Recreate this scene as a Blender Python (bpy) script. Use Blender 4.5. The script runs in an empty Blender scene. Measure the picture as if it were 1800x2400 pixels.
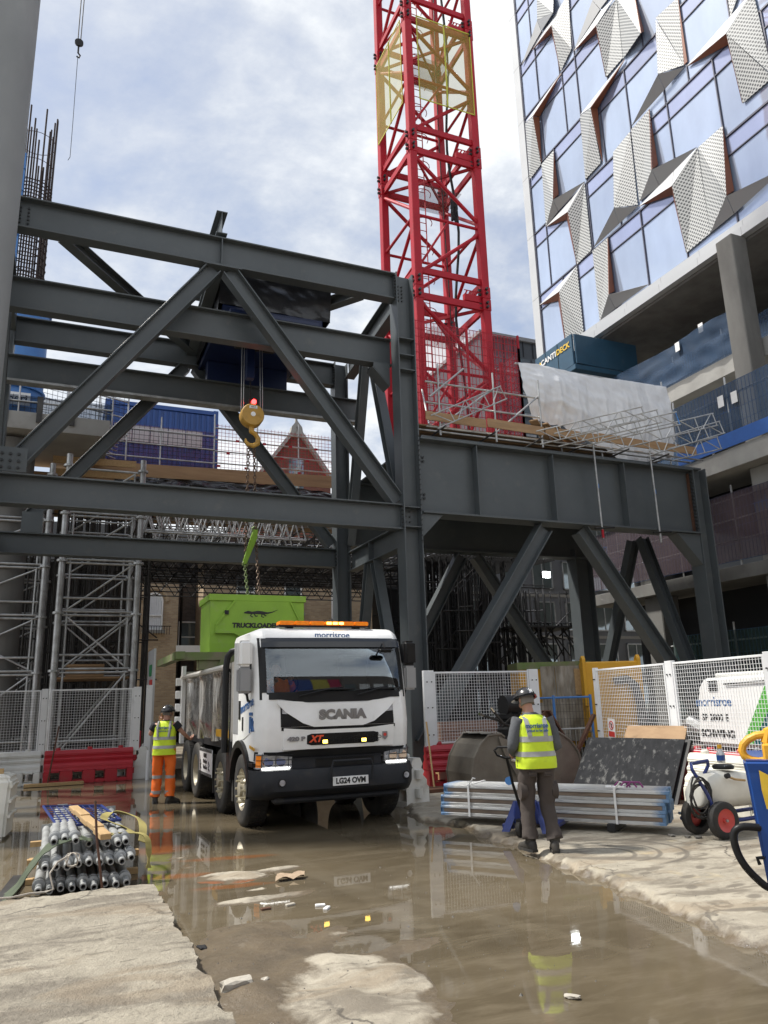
import bpy, bmesh, math, random
from mathutils import Vector, Matrix, noise as mnoise
random.seed(7)
scene = bpy.context.scene
COL = scene.collection
R = math.radians

# ---------------------------------------------------------------- camera, sky, sun, exposure
CAM_H = 1.75
_yaw, _pitch, _roll = R(23.2), R(13.95), R(-1.62)
fw = Vector((math.sin(_yaw)*math.cos(_pitch), math.cos(_yaw)*math.cos(_pitch), math.sin(_pitch)))
rt0 = Vector((math.cos(_yaw), -math.sin(_yaw), 0)); up0 = rt0.cross(fw)
rt = rt0*math.cos(_roll) + up0*math.sin(_roll)
up = -rt0*math.sin(_roll) + up0*math.cos(_roll)
cam_data = bpy.data.cameras.new("camera"); cam = bpy.data.objects.new("camera", cam_data); COL.objects.link(cam)
cam_data.sensor_fit = 'HORIZONTAL'; cam_data.sensor_width = 36; cam_data.lens = 35.5
cam_data.clip_start = .05; cam_data.clip_end = 2000
M = Matrix((rt, up, -fw)).transposed().to_4x4(); M.translation = (0, 0, CAM_H)
cam.matrix_world = M
scene.camera = cam

SUN_EL = R(57); SUN_H = Vector((-.86, .51, 0))          # towards the sun
SUN_DIR = (SUN_H*math.cos(SUN_EL) + Vector((0, 0, math.sin(SUN_EL)))).normalized()
world = bpy.data.worlds.new("World"); scene.world = world; world.use_nodes = True
def build_world():
    nt = world.node_tree; nt.nodes.clear(); N = nt.nodes.new; L = nt.links.new
    out = N('ShaderNodeOutputWorld'); bg = N('ShaderNodeBackground'); bg.inputs[1].default_value = .12
    sky = N('ShaderNodeTexSky'); sky.sky_type = 'NISHITA'; sky.sun_disc = False
    sky.sun_elevation = SUN_EL; sky.sun_rotation = math.atan2(SUN_H.x, SUN_H.y)
    sky.air_density = 1.2; sky.dust_density = 2.0
    tc = N('ShaderNodeTexCoord'); sep = N('ShaderNodeSeparateXYZ'); L(tc.outputs['Generated'], sep.inputs[0])
    def mth(op, a, b=None, clamp=False):
        n = N('ShaderNodeMath'); n.operation = op; n.use_clamp = clamp
        for i, x in enumerate((a, b)):
            if x is None: continue
            if isinstance(x, (int, float)): n.inputs[i].default_value = x
            else: L(x, n.inputs[i])
        return n.outputs[0]
    z = mth('MAXIMUM', sep.outputs[2], 0.0)
    zz = mth('ADD', z, .22)
    cx = mth('DIVIDE', sep.outputs[0], zz); cy = mth('DIVIDE', sep.outputs[1], zz)
    comb = N('ShaderNodeCombineXYZ'); L(cx, comb.inputs[0]); L(cy, comb.inputs[1]); comb.inputs[2].default_value = 3.7
    def noise(scale, detail, rough, dist=0, off=(0, 0, 0)):
        mp = N('ShaderNodeMapping'); mp.inputs['Location'].default_value = off; L(comb.outputs[0], mp.inputs[0])
        n = N('ShaderNodeTexNoise'); n.inputs['Scale'].default_value = scale; n.inputs['Detail'].default_value = detail
        n.inputs['Roughness'].default_value = rough; n.inputs['Distortion'].default_value = dist
        L(mp.outputs[0], n.inputs['Vector']); return n.outputs['Fac']
    def ramp(x, stops):
        r = N('ShaderNodeValToRGB'); L(x, r.inputs[0]); e = r.color_ramp.elements
        while len(e) > 1: e.remove(e[0])
        e[0].position, e[0].color = stops[0][0], (*([stops[0][1]]*3), 1)
        for p, c in stops[1:]:
            k = e.new(p); k.color = (c, c, c, 1)
        return r.outputs['Color']
    big = noise(.95, 9, .60, .35, CLOUD_OFF)
    fine = noise(2.3, 9, .62, .3, (7, 1, 0))
    mixn = mth('ADD', mth('MULTIPLY', big, .74), mth('MULTIPLY', fine, .26))
    low = mth('MULTIPLY', mth('SUBTRACT', 1.0, mth('MULTIPLY', z, 1.7), True), .13)   # cloud closes up towards the horizon
    cov = ramp(mth('ADD', mixn, low), [(.445, .0), (.505, .42), (.57, 1.0)])
    shade = ramp(mth('ADD', mixn, low), [(.44, .62), (.53, .78), (.62, 1.0)])
    cl = N('ShaderNodeMixRGB'); cl.blend_type = 'MULTIPLY'; cl.inputs[0].default_value = 1
    cl.inputs[1].default_value = (*CLOUD_COL, 1); L(shade, cl.inputs[2])
    tint = N('ShaderNodeMixRGB'); tint.blend_type = 'MIX'; tint.inputs[0].default_value = .75
    L(sky.outputs[0], tint.inputs[1]); tint.inputs[2].default_value = (*VEIL_COL, 1)   # thin high cloud over the blue
    mx = N('ShaderNodeMixRGB'); L(cov, mx.inputs[0]); L(tint.outputs[0], mx.inputs[1]); L(cl.outputs[0], mx.inputs[2])
    L(mx.outputs[0], bg.inputs[0]); L(bg.outputs[0], out.inputs[0])
CLOUD_OFF = (0.4, 0.2, 0)
CLOUD_COL = (3.65, 3.78, 3.92)
VEIL_COL = (1.08, 1.28, 1.76)
build_world()
sun_d = bpy.data.lights.new("sun", 'SUN'); sun_d.energy = 2.3; sun_d.angle = R(5); sun_d.color = (1, .96, .89)
sun = bpy.data.objects.new("sun", sun_d); COL.objects.link(sun)
sun.rotation_euler = (-SUN_DIR).to_track_quat('-Z', 'Y').to_euler()
scene.view_settings.view_transform = 'Standard'; scene.view_settings.look = 'None'
scene.view_settings.gamma = 1; scene.view_settings.use_curve_mapping = False
scene.view_settings.exposure = 1.36
scene.cycles.max_bounces = 8; scene.cycles.transparent_max_bounces = 24

# ---------------------------------------------------------------- helpers
OFF = {}
def tag(o, label=None, cat=None, group=None, kind=None):
    if label: o['label'] = label
    if cat: o['category'] = cat
    if group: o['group'] = group
    if kind or cat: o['kind'] = kind or 'thing'
    return o
def thing(name, label, cat, loc=(0, 0, 0), rz=0, group=None, world=True):
    """An empty at the base of a thing; with world=True its parts are given in world coordinates."""
    o = bpy.data.objects.new(name, None); COL.objects.link(o); o.empty_display_size = .2
    o.location = loc; o.rotation_euler = (0, 0, rz)
    tag(o, label, cat, group)
    if world and rz == 0: OFF[o.name] = Vector(loc)
    return o
def dup(o, loc=None, rz=None, label=None, parent=None):
    """A copy of a thing with copies of its parts and sub-parts."""
    c = o.copy(); COL.objects.link(c)
    if parent is not None: c.parent = parent
    if loc is not None: c.location = loc
    if rz is not None: c.rotation_euler = (0, 0, rz)
    if label: c['label'] = label
    for ch in list(o.children): dup(ch, parent=c)
    return c
V = Vector
def frame_of(d, upv=(0, 0, 1)):
    d = V(d).normalized(); u = V(upv)
    if abs(d.dot(u)) > .98: u = V((0, 1, 0)) if abs(d.y) < .9 else V((1, 0, 0))
    s = d.cross(u).normalized(); u = s.cross(d).normalized()
    return d, s, u
class MB:
    def __init__(s): s.v = []; s.f = []
    def add(s, vs, fs):
        n = len(s.v); s.v += [tuple(x) for x in vs]; s.f += [tuple(i+n for i in f) for f in fs]; return s
    def box(s, x0, x1, y0, y1, z0, z1):
        return s.add([(x0,y0,z0),(x1,y0,z0),(x1,y1,z0),(x0,y1,z0),(x0,y0,z1),(x1,y0,z1),(x1,y1,z1),(x0,y1,z1)],
                     [(3,2,1,0),(4,5,6,7),(0,1,5,4),(1,2,6,5),(2,3,7,6),(3,0,4,7)])
    def bar(s, p, q, w, h, upv=(0, 0, 1)):
        p, q = V(p), V(q); d, sd, u = frame_of(q-p, upv)
        a, b = sd*(w/2), u*(h/2)
        return s.add([p-a-b, p+a-b, p+a+b, p-a+b, q-a-b, q+a-b, q+a+b, q-a+b],
                     [(0,1,2,3),(7,6,5,4),(0,4,5,1),(1,5,6,2),(2,6,7,3),(3,7,4,0)])
    def tube(s, p, q, r, n=8, r2=None, caps=True):
        return s.path([p, q], r, n, [r, r if r2 is None else r2], caps)
    def path(s, pts, r, n=8, rs=None, caps=True, closed=False):
        pts = [V(p) for p in pts]; m = len(pts); vs = []; pu = None
        for i, p in enumerate(pts):
            a = pts[i-1] if (i or closed) else p; b = pts[(i+1) % m] if (i < m-1 or closed) else p
            d = (b-a)
            if d.length < 1e-9: d = V((0,0,1))
            d, sd, u = frame_of(d, pu if pu is not None else (0, 0, 1)); pu = u
            rr = rs[i] if rs else r
            for k in range(n):
                t = 2*math.pi*k/n; vs.append(p + sd*(rr*math.cos(t)) + u*(rr*math.sin(t)))
        fs = []
        for i in range(m if closed else m-1):
            j = (i+1) % m
            for k in range(n):
                l = (k+1) % n; fs.append((i*n+k, i*n+l, j*n+l, j*n+k))
        if caps and not closed: fs += [tuple(range(n-1, -1, -1)), tuple(range((m-1)*n, m*n))]
        return s.add(vs, fs)
    def poly(s, pts): return s.add(pts, [tuple(range(len(pts)))])
    def prism(s, pts, vec):
        n = len(pts); vec = V(vec); a = [V(p) for p in pts]
        return s.add(a+[p+vec for p in a], [tuple(range(n-1,-1,-1)), tuple(range(n, 2*n))]+[(i,(i+1)%n,n+(i+1)%n,n+i) for i in range(n)])
    def slab(s, pts, t):
        """A polygon given real thickness t behind it (along minus its normal)."""
        a = [V(p) for p in pts]; nrm = (a[1]-a[0]).cross(a[2]-a[0]).normalized()
        return s.prism(a, -nrm*t)
    def lathe(s, prof, c=(0,0,0), axis=(0,0,1), n=20, caps=True):
        c = V(c); d, sd, u = frame_of(axis); vs = []
        for r, h in prof:
            for k in range(n):
                t = 2*math.pi*k/n; vs.append(c + d*h + sd*(r*math.cos(t)) + u*(r*math.sin(t)))
        m = len(prof); fs = [(i*n+k, i*n+(k+1)%n, (i+1)*n+(k+1)%n, (i+1)*n+k) for i in range(m-1) for k in range(n)]
        if caps: fs += [tuple(range(n-1,-1,-1)), tuple(range((m-1)*n, m*n))]
        return s.add(vs, fs)
    def loft(s, rings, caps=True, closed=True):
        n = len(rings[0]); vs = [p for r in rings for p in r]; fs = []
        for i in range(len(rings)-1):
            for k in range(n if closed else n-1):
                l = (k+1) % n; fs.append((i*n+k, i*n+l, (i+1)*n+l, (i+1)*n+k))
        if caps: fs += [tuple(range(n-1,-1,-1)), tuple(range((len(rings)-1)*n, len(rings)*n))]
        return s.add(vs, fs)
    def grid(s, nu, nv, fn):
        vs = [fn(i/nu, j/nv) for j in range(nv+1) for i in range(nu+1)]; w = nu+1
        return s.add(vs, [(j*w+i, j*w+i+1, (j+1)*w+i+1, (j+1)*w+i) for j in range(nv) for i in range(nu)])
    def ibeam(s, p, q, h, w, tf=.03, tw=.02, upv=(0, 0, 1)):
        p, q = V(p), V(q); d, sd, u = frame_of(q-p, upv)
        s.bar(p+u*(h/2-tf/2), q+u*(h/2-tf/2), w, tf, u); s.bar(p-u*(h/2-tf/2), q-u*(h/2-tf/2), w, tf, u)
        return s.bar(p, q, tw, h-2*tf, u)
    def build(s, name, mat, parent=None, smooth=0, bevel=0, seg=1, kind=None, label=None, sharp=35):
        me = bpy.data.meshes.new(name); off = OFF.get(parent.name) if parent is not None else None
        vs = s.v if off is None else [(x-off.x, y-off.y, z-off.z) for x, y, z in s.v]
        me.from_pydata(vs, [], s.f)
        if bevel or smooth:
            bm = bmesh.new(); bm.from_mesh(me)
            if smooth == 2: bmesh.ops.remove_doubles(bm, verts=bm.verts, dist=1e-4)
            bmesh.ops.recalc_face_normals(bm, faces=bm.faces)
            if bevel:
                ed = [e for e in bm.edges if len(e.link_faces) == 2 and e.calc_face_angle(0) > R(25)]
                bmesh.ops.bevel(bm, geom=ed, offset=bevel, segments=seg, affect='EDGES', clamp_overlap=True)
            bm.to_mesh(me); bm.free()
        if smooth:
            me.polygons.foreach_set('use_smooth', [True]*len(me.polygons)); me.set_sharp_from_angle(angle=R(sharp))
        me.materials.append(mat); me.update()
        o = bpy.data.objects.new(name, me); COL.objects.link(o)
        if parent is not None:
            o.parent = parent
            if off is not None: OFF[o.name] = off
        if kind: o['kind'] = kind
        if label: o['label'] = label
        return o
def part_copy(o, loc=None, parent=None, rot=None):
    c = o.copy(); COL.objects.link(c)
    if loc is not None: c.location = loc
    if rot is not None: c.rotation_euler = rot
    if parent is not None: c.parent = parent
    return c
def text(name, body, size, loc, rot, mat, parent=None, bold=0, align='CENTER', sx=1, shear=0, space=1, ext=.002):
    c = bpy.data.curves.new(name, 'FONT'); c.body = body; c.size = size; c.align_x = align; c.align_y = 'CENTER'
    c.extrude = ext; c.offset = bold; c.shear = shear; c.space_character = space; c.resolution_u = 3
    c.materials.append(mat); o = bpy.data.objects.new(name, c); COL.objects.link(o)
    off = OFF.get(parent.name) if parent is not None else None
    o.location = V(loc) - (off if off is not None else V((0,0,0))); o.rotation_euler = rot; o.scale = (sx, 1, 1)
    if parent is not None: o.parent = parent
    return o
FRONT = (math.pi/2, 0, 0)                 # writing that faces the camera side (-y)
SIDE = (math.pi/2, 0, -math.pi/2)         # writing that faces -x

# ---------------------------------------------------------------- materials
def mat(name, col, rough=.55, metal=0, col2=None, ns=5, bump=0, bs=60, dirt=None, da=.5, ds=3, spec=.5, emit=0, alpha=1, coat=0, stretch=None, rv=.0):
    m = bpy.data.materials.new(name); m.use_nodes = True; nt = m.node_tree; N = nt.nodes.new; L = nt.links.new
    b = nt.nodes['Principled BSDF']; b.inputs['Roughness'].default_value = rough; b.inputs['Metallic'].default_value = metal
    b.inputs['Specular IOR Level'].default_value = spec; b.inputs['Alpha'].default_value = alpha; b.inputs['Coat Weight'].default_value = coat
    tc = N('ShaderNodeTexCoord'); vec = tc.outputs['Object']
    if stretch:
        mp = N('ShaderNodeMapping'); mp.inputs['Scale'].default_value = stretch; L(vec, mp.inputs[0]); vec = mp.outputs[0]
    def nz(sc, det=6, ro=.6):
        n = N('ShaderNodeTexNoise'); n.inputs['Scale'].default_value = sc; n.inputs['Detail'].default_value = det
        n.inputs['Roughness'].default_value = ro; L(vec, n.inputs['Vector']); return n.outputs['Fac']
    if col2 is None: col2 = tuple(c*.82 for c in col)
    def rgb(c): return (*c, 1)
    mx = N('ShaderNodeMixRGB'); mx.inputs[1].default_value = rgb(col); mx.inputs[2].default_value = rgb(col2)
    mr = N('ShaderNodeMapRange'); mr.inputs[1].default_value = .35; mr.inputs[2].default_value = .68; nf = nz(ns); L(nf, mr.inputs[0]); L(mr.outputs[0], mx.inputs[0])
    src = mx.outputs[0]
    if dirt:
        d = N('ShaderNodeMixRGB'); d.inputs[2].default_value = rgb(dirt); L(src, d.inputs[1])
        r2 = N('ShaderNodeMapRange'); r2.inputs[1].default_value = .62-.25*da; r2.inputs[2].default_value = .80-.2*da; r2.inputs[4].default_value = min(1, .45+.5*da)
        L(nz(ds, 9, .68), r2.inputs[0]); L(r2.outputs[0], d.inputs[0]); src = d.outputs[0]
        rr = N('ShaderNodeMapRange'); rr.inputs[3].default_value = rough; rr.inputs[4].default_value = min(1, rough+.35); L(r2.outputs[0], rr.inputs[0]); L(rr.outputs[0], b.inputs['Roughness'])
    L(src, b.inputs['Base Color'])
    if bump:
        bp = N('ShaderNodeBump'); bp.inputs['Strength'].default_value = bump; bp.inputs['Distance'].default_value = .02
        L(nz(bs, 5), bp.inputs['Height']); L(bp.outputs[0], b.inputs['Normal'])
    if emit:
        b.inputs['Emission Color'].default_value = rgb(col); b.inputs['Emission Strength'].default_value = emit
    return m
m_steel = mat('painted_steel', (.080,.092,.098), .42, 0, (.063,.073,.078), .8, .06, 30, (.135,.138,.13), .22, 2.6)
m_bolt = mat('bolt_steel', (.045,.048,.05), .45, .4)
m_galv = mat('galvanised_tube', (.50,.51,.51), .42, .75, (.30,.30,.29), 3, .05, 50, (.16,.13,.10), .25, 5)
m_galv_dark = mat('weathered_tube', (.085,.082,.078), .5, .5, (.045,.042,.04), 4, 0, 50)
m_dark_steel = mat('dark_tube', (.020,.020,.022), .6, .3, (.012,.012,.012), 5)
m_black = mat('black_plastic', (.011,.011,.012), .4, 0, (.016,.016,.016), 6, spec=.22)
m_rubber = mat('rubber', (.018,.018,.018), .75, 0, (.035,.032,.028), 4, .12, 90, (.12,.10,.075), .25, 4)
m_white = mat('white_paint', (.86,.86,.85), .35, 0, (.74,.74,.72), 2, .02, 30, (.45,.42,.37), .10, 2.5, coat=.2)
m_white_fence = mat('white_powdercoat', (.78,.79,.80), .42, 0, (.70,.71,.72), 2.5, 0, 30, (.36,.34,.31), .14, 3)
m_red = mat('crane_red', (.40,.007,.020), .5, 0, (.33,.006,.016), 1.5, .04, 30, (.15,.03,.028), .22, 2.2, spec=.3)
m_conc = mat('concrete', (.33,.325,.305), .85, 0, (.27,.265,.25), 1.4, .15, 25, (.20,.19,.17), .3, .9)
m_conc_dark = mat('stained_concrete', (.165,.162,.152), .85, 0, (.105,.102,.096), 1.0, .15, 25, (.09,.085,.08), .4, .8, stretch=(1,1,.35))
m_conc_smooth = mat('smooth_concrete', (.27,.278,.28), .8, 0, (.22,.228,.23), .8, .06, 20, (.36,.36,.35), .25, .6, stretch=(1,1,.5))
m_ply = mat('plywood', (.36,.23,.12), .7, 0, (.28,.17,.085), 3, .05, 60, (.14,.10,.07), .3, 2.5, stretch=(.35,1,3))
m_timber = mat('timber', (.46,.31,.15), .7, 0, (.36,.23,.10), 4, .08, 60, (.2,.14,.08), .2, 3, stretch=(5,.7,5))
m_rust = mat('rusty_steel', (.13,.060,.035), .75, .2, (.075,.038,.026), 6, .15, 50)
m_rebar = mat('rebar', (.045,.030,.026), .8, .2, (.028,.020,.018), 8)
m_barrier_red = mat('red_barrier_plastic', (.46,.022,.035), .42, 0, (.40,.018,.03), 2, .04, 30, (.20,.11,.09), .25, 3)
m_barrier_white = mat('white_barrier_plastic', (.68,.68,.655), .5, 0, (.58,.575,.54), 2.2, .05, 30, (.30,.27,.22), .3, 2.5)
m_green = mat('hopper_green', (.235,.42,.035), .5, 0, (.20,.36,.03), 2, .05, 40, (.30,.30,.20), .2, 2.2)
m_green_dirty = mat('muddy_green', (.10,.15,.035), .65, 0, (.15,.14,.08), 3, .1, 40, (.20,.17,.12), .5, 3)
m_yellow = mat('yellow_paint', (.60,.31,.012), .45, 0, (.52,.27,.012), 2, .04, 40, (.24,.13,.04), .18, 2)
m_hook = mat('hook_yellow', (.52,.30,.05), .4, 0, (.42,.24,.04), 5, .05, 50, (.14,.09,.04), .25, 5)
m_blue = mat('formwork_blue', (.055,.20,.50), .45, 0, (.045,.16,.42), 2, .03, 30, (.2,.25,.3), .15, 3)
m_blue_dark = mat('hoist_blue', (.004,.013,.060), .4, 0, (.003,.010,.045), 2)
m_cont_blue = mat('container_blue', (.018,.085,.33), .45, 0, (.014,.07,.26), 2, .03, 30, (.15,.17,.2), .1, 3)
m_bin_blue = mat('bin_blue', (.004,.055,.25), .35, 0, (.004,.048,.22), 2, .04, 40, (.1,.14,.2), .06, 6, coat=.2)
m_poly = mat('black_polythene', (.012,.012,.015), .22, 0, (.02,.02,.024), 3, .5, 7, spec=.6)
m_sheet = mat('white_sheeting', (.72,.73,.74), .5, 0, (.62,.63,.65), 1.2, .25, 5, (.50,.50,.50), .2, 1.3)
m_hoist_wrap = mat('black_wrap', (.012,.012,.014), .28, 0, (.02,.02,.022), 3, .6, 5, spec=.7)
m_grey_panel = mat('grey_cladding', (.30,.305,.31), .4, .1, (.275,.28,.285), .8)
m_white_panel = mat('white_cladding', (.52,.53,.54), .38, .1, (.48,.49,.50), .7)
m_band = mat('aluminium_band', (.46,.47,.48), .4, .3, (.48,.49,.5), .6)
m_reveal = mat('bronze_reveal', (.20,.062,.024), .5, .1, (.16,.05,.02), 2)
m_mullion = mat('mullion', (.09,.09,.12), .4, .3)
m_skin = mat('skin', (.44,.24,.165), .55, 0, (.40,.20,.14), 12, .03, 60)
m_hiviz = mat('hiviz_yellow', (.62,.78,.028), .65, 0, (.54,.70,.022), 6, .12, 22, (.30,.34,.05), .14, 5)
m_orange = mat('hiviz_orange', (.86,.16,.012), .65, 0, (.76,.13,.010), 6, .15, 18, (.3,.12,.05), .15, 5)
m_reflect = mat('reflective_tape', (.36,.36,.35), .4, .15, (.31,.31,.30), 8)
m_trouser = mat('brown_trousers', (.068,.054,.047), .85, 0, (.050,.040,.035), 5, .25, 22, (.11,.09,.07), .2, 5)
m_grey_cloth = mat('grey_jumper', (.092,.097,.105), .9, 0, (.07,.075,.082), 8, .2, 35)
m_black_cloth = mat('black_tshirt', (.014,.015,.02), .85, 0, None, 8, .15, 30)
m_boot = mat('boot_leather', (.022,.021,.020), .6, 0, (.06,.052,.042), 6, .1, 50)
m_helmet = mat('black_helmet', (.022,.022,.024), .25, 0, (.03,.03,.03), 4, coat=.4)
m_hair = mat('grey_hair', (.20,.18,.16), .9)
m_chrome = mat('chrome', (.62,.60,.56), .16, 1, (.5,.48,.44), 6)
m_body_steel = mat('tipper_steel', (.46,.44,.41), .2, .9, (.36,.33,.29), 1.4, .10, 3, (.30,.25,.19), .3, 1.6)
m_dirty_white = mat('muddy_white', (.62,.61,.58), .5, 0, (.52,.49,.44), 2, .04, 30, (.27,.22,.16), .4, 1.8)
m_lamp_glass = mat('lamp_lens', (.55,.56,.58), .12, .3, (.25,.25,.26), 14, .3, 60, spec=.8)
m_drl = mat('daytime_lamp', (1,1,.96), .3, emit=2.5)
m_amber = mat('amber_lens', (.85,.24,.01), .25, 0, (.7,.18,.01), 20, .2, 90, emit=.08)
m_amber_lit = mat('amber_lit', (1,.62,.10), .3, emit=2.6)
m_flood = mat('flood_lens', (.95,1,1), .3, emit=9)
m_red_lit = mat('red_lamp_lit', (1,.02,.02), .3, emit=7)
m_txt_grey = mat('letter_grey', (.27,.27,.28), .35, .5)
m_txt_blue = mat('letter_blue', (.035,.12,.32), .5)
m_txt_black = mat('letter_black', (.012,.012,.012), .5)
m_txt_white = mat('letter_white', (.8,.8,.8), .5)
m_txt_yellow = mat('letter_yellow', (.75,.5,.04), .5)
m_txt_red = mat('letter_red', (.75,.09,.03), .4)
m_alu = mat('aluminium_beam', (.60,.61,.61), .38, .55, (.42,.42,.41), 3, .06, 40, (.26,.22,.18), .3, 3, stretch=(.5,3,3))
m_alu_timber = mat('beam_timber_insert', (.25,.19,.14), .8, 0, (.13,.10,.08), 4, .1, 60, stretch=(.6,5,5))
m_blue_spray = mat('blue_spray_paint', (.03,.17,.42), .6, 0, (.12,.24,.36), 6)
m_strap_white = mat('white_strap', (.78,.78,.77), .5)
m_strap_yellow = mat('yellow_webbing', (.33,.28,.09), .85, 0, (.25,.21,.07), 8, .1, 60)
m_strap_green = mat('green_webbing', (.075,.095,.055), .85, 0, (.05,.065,.04), 8, .1, 60)
m_rope = mat('rope', (.46,.42,.36), .85, 0, (.34,.3,.25), 20)
m_prop = mat('galvanised_prop', (.40,.41,.405), .5, .3, (.25,.255,.25), 3.5, .1, 40, (.14,.125,.105), .3, 4)
m_grab = mat('muddy_grab_steel', (.17,.155,.13), .6, .2, (.12,.105,.085), 2.5, .12, 30, (.24,.21,.165), .35, 2)
m_grey_mud = mat('grey_mud', (.19,.18,.16), .85, 0, (.13,.12,.105), 5, .3, 20)
m_dark_ply = mat('dark_plywood', (.026,.027,.030), .8, 0, (.014,.015,.017), 3, .12, 40, (.30,.30,.29), .30, 4.0, stretch=(2.6,2.6,.9), spec=.15)
m_tank = mat('tank_plastic', (.74,.72,.64), .4, 0, (.62,.60,.52), 3, .04, 30, (.4,.36,.28), .15, 4)
m_frame_blue = mat('frame_blue', (.012,.03,.17), .45, 0, (.01,.022,.12), 4, .05, 40, (.16,.15,.14), .2, 5)
m_wheel_red = mat('wheel_red', (.62,.085,.07), .5, 0, (.5,.07,.06), 6)
m_shackle = mat('shackle_yellow', (.72,.36,.02), .45, 0, (.6,.3,.02), 8, .1, 50)
m_dark_glass = mat('dark_glass', (.012,.014,.017), .05, 0, (.016,.018,.02), 1, spec=.7)
m_stone = mat('broken_concrete', (.42,.39,.33), .9, 0, (.32,.29,.24), 8, .3, 30)
m_sign_green = mat('sign_green', (.02,.25,.09), .5)
m_sign_red = mat('sign_red', (.65,.05,.04), .5)
m_brown_brick_pallet = mat('brick_pack', (.33,.21,.15), .85, 0, (.25,.15,.11), 6, .2, 30)
def brick_mat(name, c1, c2, mortar, w=.22, h=.075):
    m = bpy.data.materials.new(name); m.use_nodes = True; nt = m.node_tree; N = nt.nodes.new; L = nt.links.new
    b = nt.nodes['Principled BSDF']; b.inputs['Roughness'].default_value = .9
    tc = N('ShaderNodeTexCoord'); sp = N('ShaderNodeSeparateXYZ'); cb = N('ShaderNodeCombineXYZ')
    L(tc.outputs['Object'], sp.inputs[0]); ad = N('ShaderNodeMath'); L(sp.outputs[0], ad.inputs[0]); L(sp.outputs[1], ad.inputs[1])
    L(ad.outputs[0], cb.inputs[0]); L(sp.outputs[2], cb.inputs[1])
    br = N('ShaderNodeTexBrick'); L(cb.outputs[0], br.inputs['Vector']); br.inputs['Scale'].default_value = 1
    br.inputs['Brick Width'].default_value = w; br.inputs['Row Height'].default_value = h; br.inputs['Mortar Size'].default_value = .006
    br.inputs['Color1'].default_value = (*c1, 1); br.inputs['Color2'].default_value = (*c2, 1); br.inputs['Mortar'].default_value = (*mortar, 1)
    n = N('ShaderNodeTexNoise'); n.inputs['Scale'].default_value = .7; n.inputs['Detail'].default_value = 8; L(tc.outputs['Object'], n.inputs['Vector'])
    mx = N('ShaderNodeMixRGB'); mx.blend_type = 'MULTIPLY'; mx.inputs[0].default_value = .5; L(br.outputs['Color'], mx.inputs[1]); L(n.outputs['Fac'], mx.inputs[2])
    L(mx.outputs[0], b.inputs['Base Color'])
    bp = N('ShaderNodeBump'); bp.inputs['Strength'].default_value = .4; bp.inputs['Distance'].default_value = .01; L(br.outputs['Fac'], bp.inputs['Height']); bp.invert = True
    L(bp.outputs[0], b.inputs['Normal']); return m
m_brick_yellow = brick_mat('stock_brick', (.62,.47,.30), (.46,.33,.21), (.50,.45,.37))
m_brick_red = brick_mat('red_brick', (.24,.075,.05), (.17,.055,.04), (.20,.17,.15))
m_brick_dark = brick_mat('dark_brick', (.13,.11,.10), (.09,.075,.07), (.14,.13,.12))
def perf_mat(name, col, hole, freq, size):
    """Perforated metal: a regular hole pattern far too fine to model one by one at this distance."""
    m = bpy.data.materials.new(name); m.use_nodes = True; nt = m.node_tree; N = nt.nodes.new; L = nt.links.new
    b = nt.nodes['Principled BSDF']; b.inputs['Roughness'].default_value = .42
    tc = N('ShaderNodeTexCoord'); sp = N('ShaderNodeSeparateXYZ'); cb = N('ShaderNodeCombineXYZ'); L(tc.outputs['Object'], sp.inputs[0])
    L(sp.outputs[1], cb.inputs[0]); L(sp.outputs[2], cb.inputs[1])
    mp = N('ShaderNodeMapping'); mp.inputs['Rotation'].default_value = (0, 0, R(45)); mp.inputs['Scale'].default_value = (freq, freq, freq); L(cb.outputs[0], mp.inputs[0])
    vo = N('ShaderNodeTexVoronoi'); vo.voronoi_dimensions = '2D'; vo.inputs['Randomness'].default_value = 0; vo.inputs['Scale'].default_value = 1; L(mp.outputs[0], vo.inputs['Vector'])
    mr = N('ShaderNodeMapRange'); mr.inputs[1].default_value = size-.07; mr.inputs[2].default_value = size+.07; L(vo.outputs['Distance'], mr.inputs[0])
    mx = N('ShaderNodeMixRGB'); mx.inputs[1].default_value = (*hole, 1); mx.inputs[2].default_value = (*col, 1); L(mr.outputs[0], mx.inputs[0]); L(mx.outputs[0], b.inputs['Base Color'])
    return m
m_perf = perf_mat('perforated_white_metal', (.52,.53,.52), (.085,.09,.095), 8.6, .35)
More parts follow.
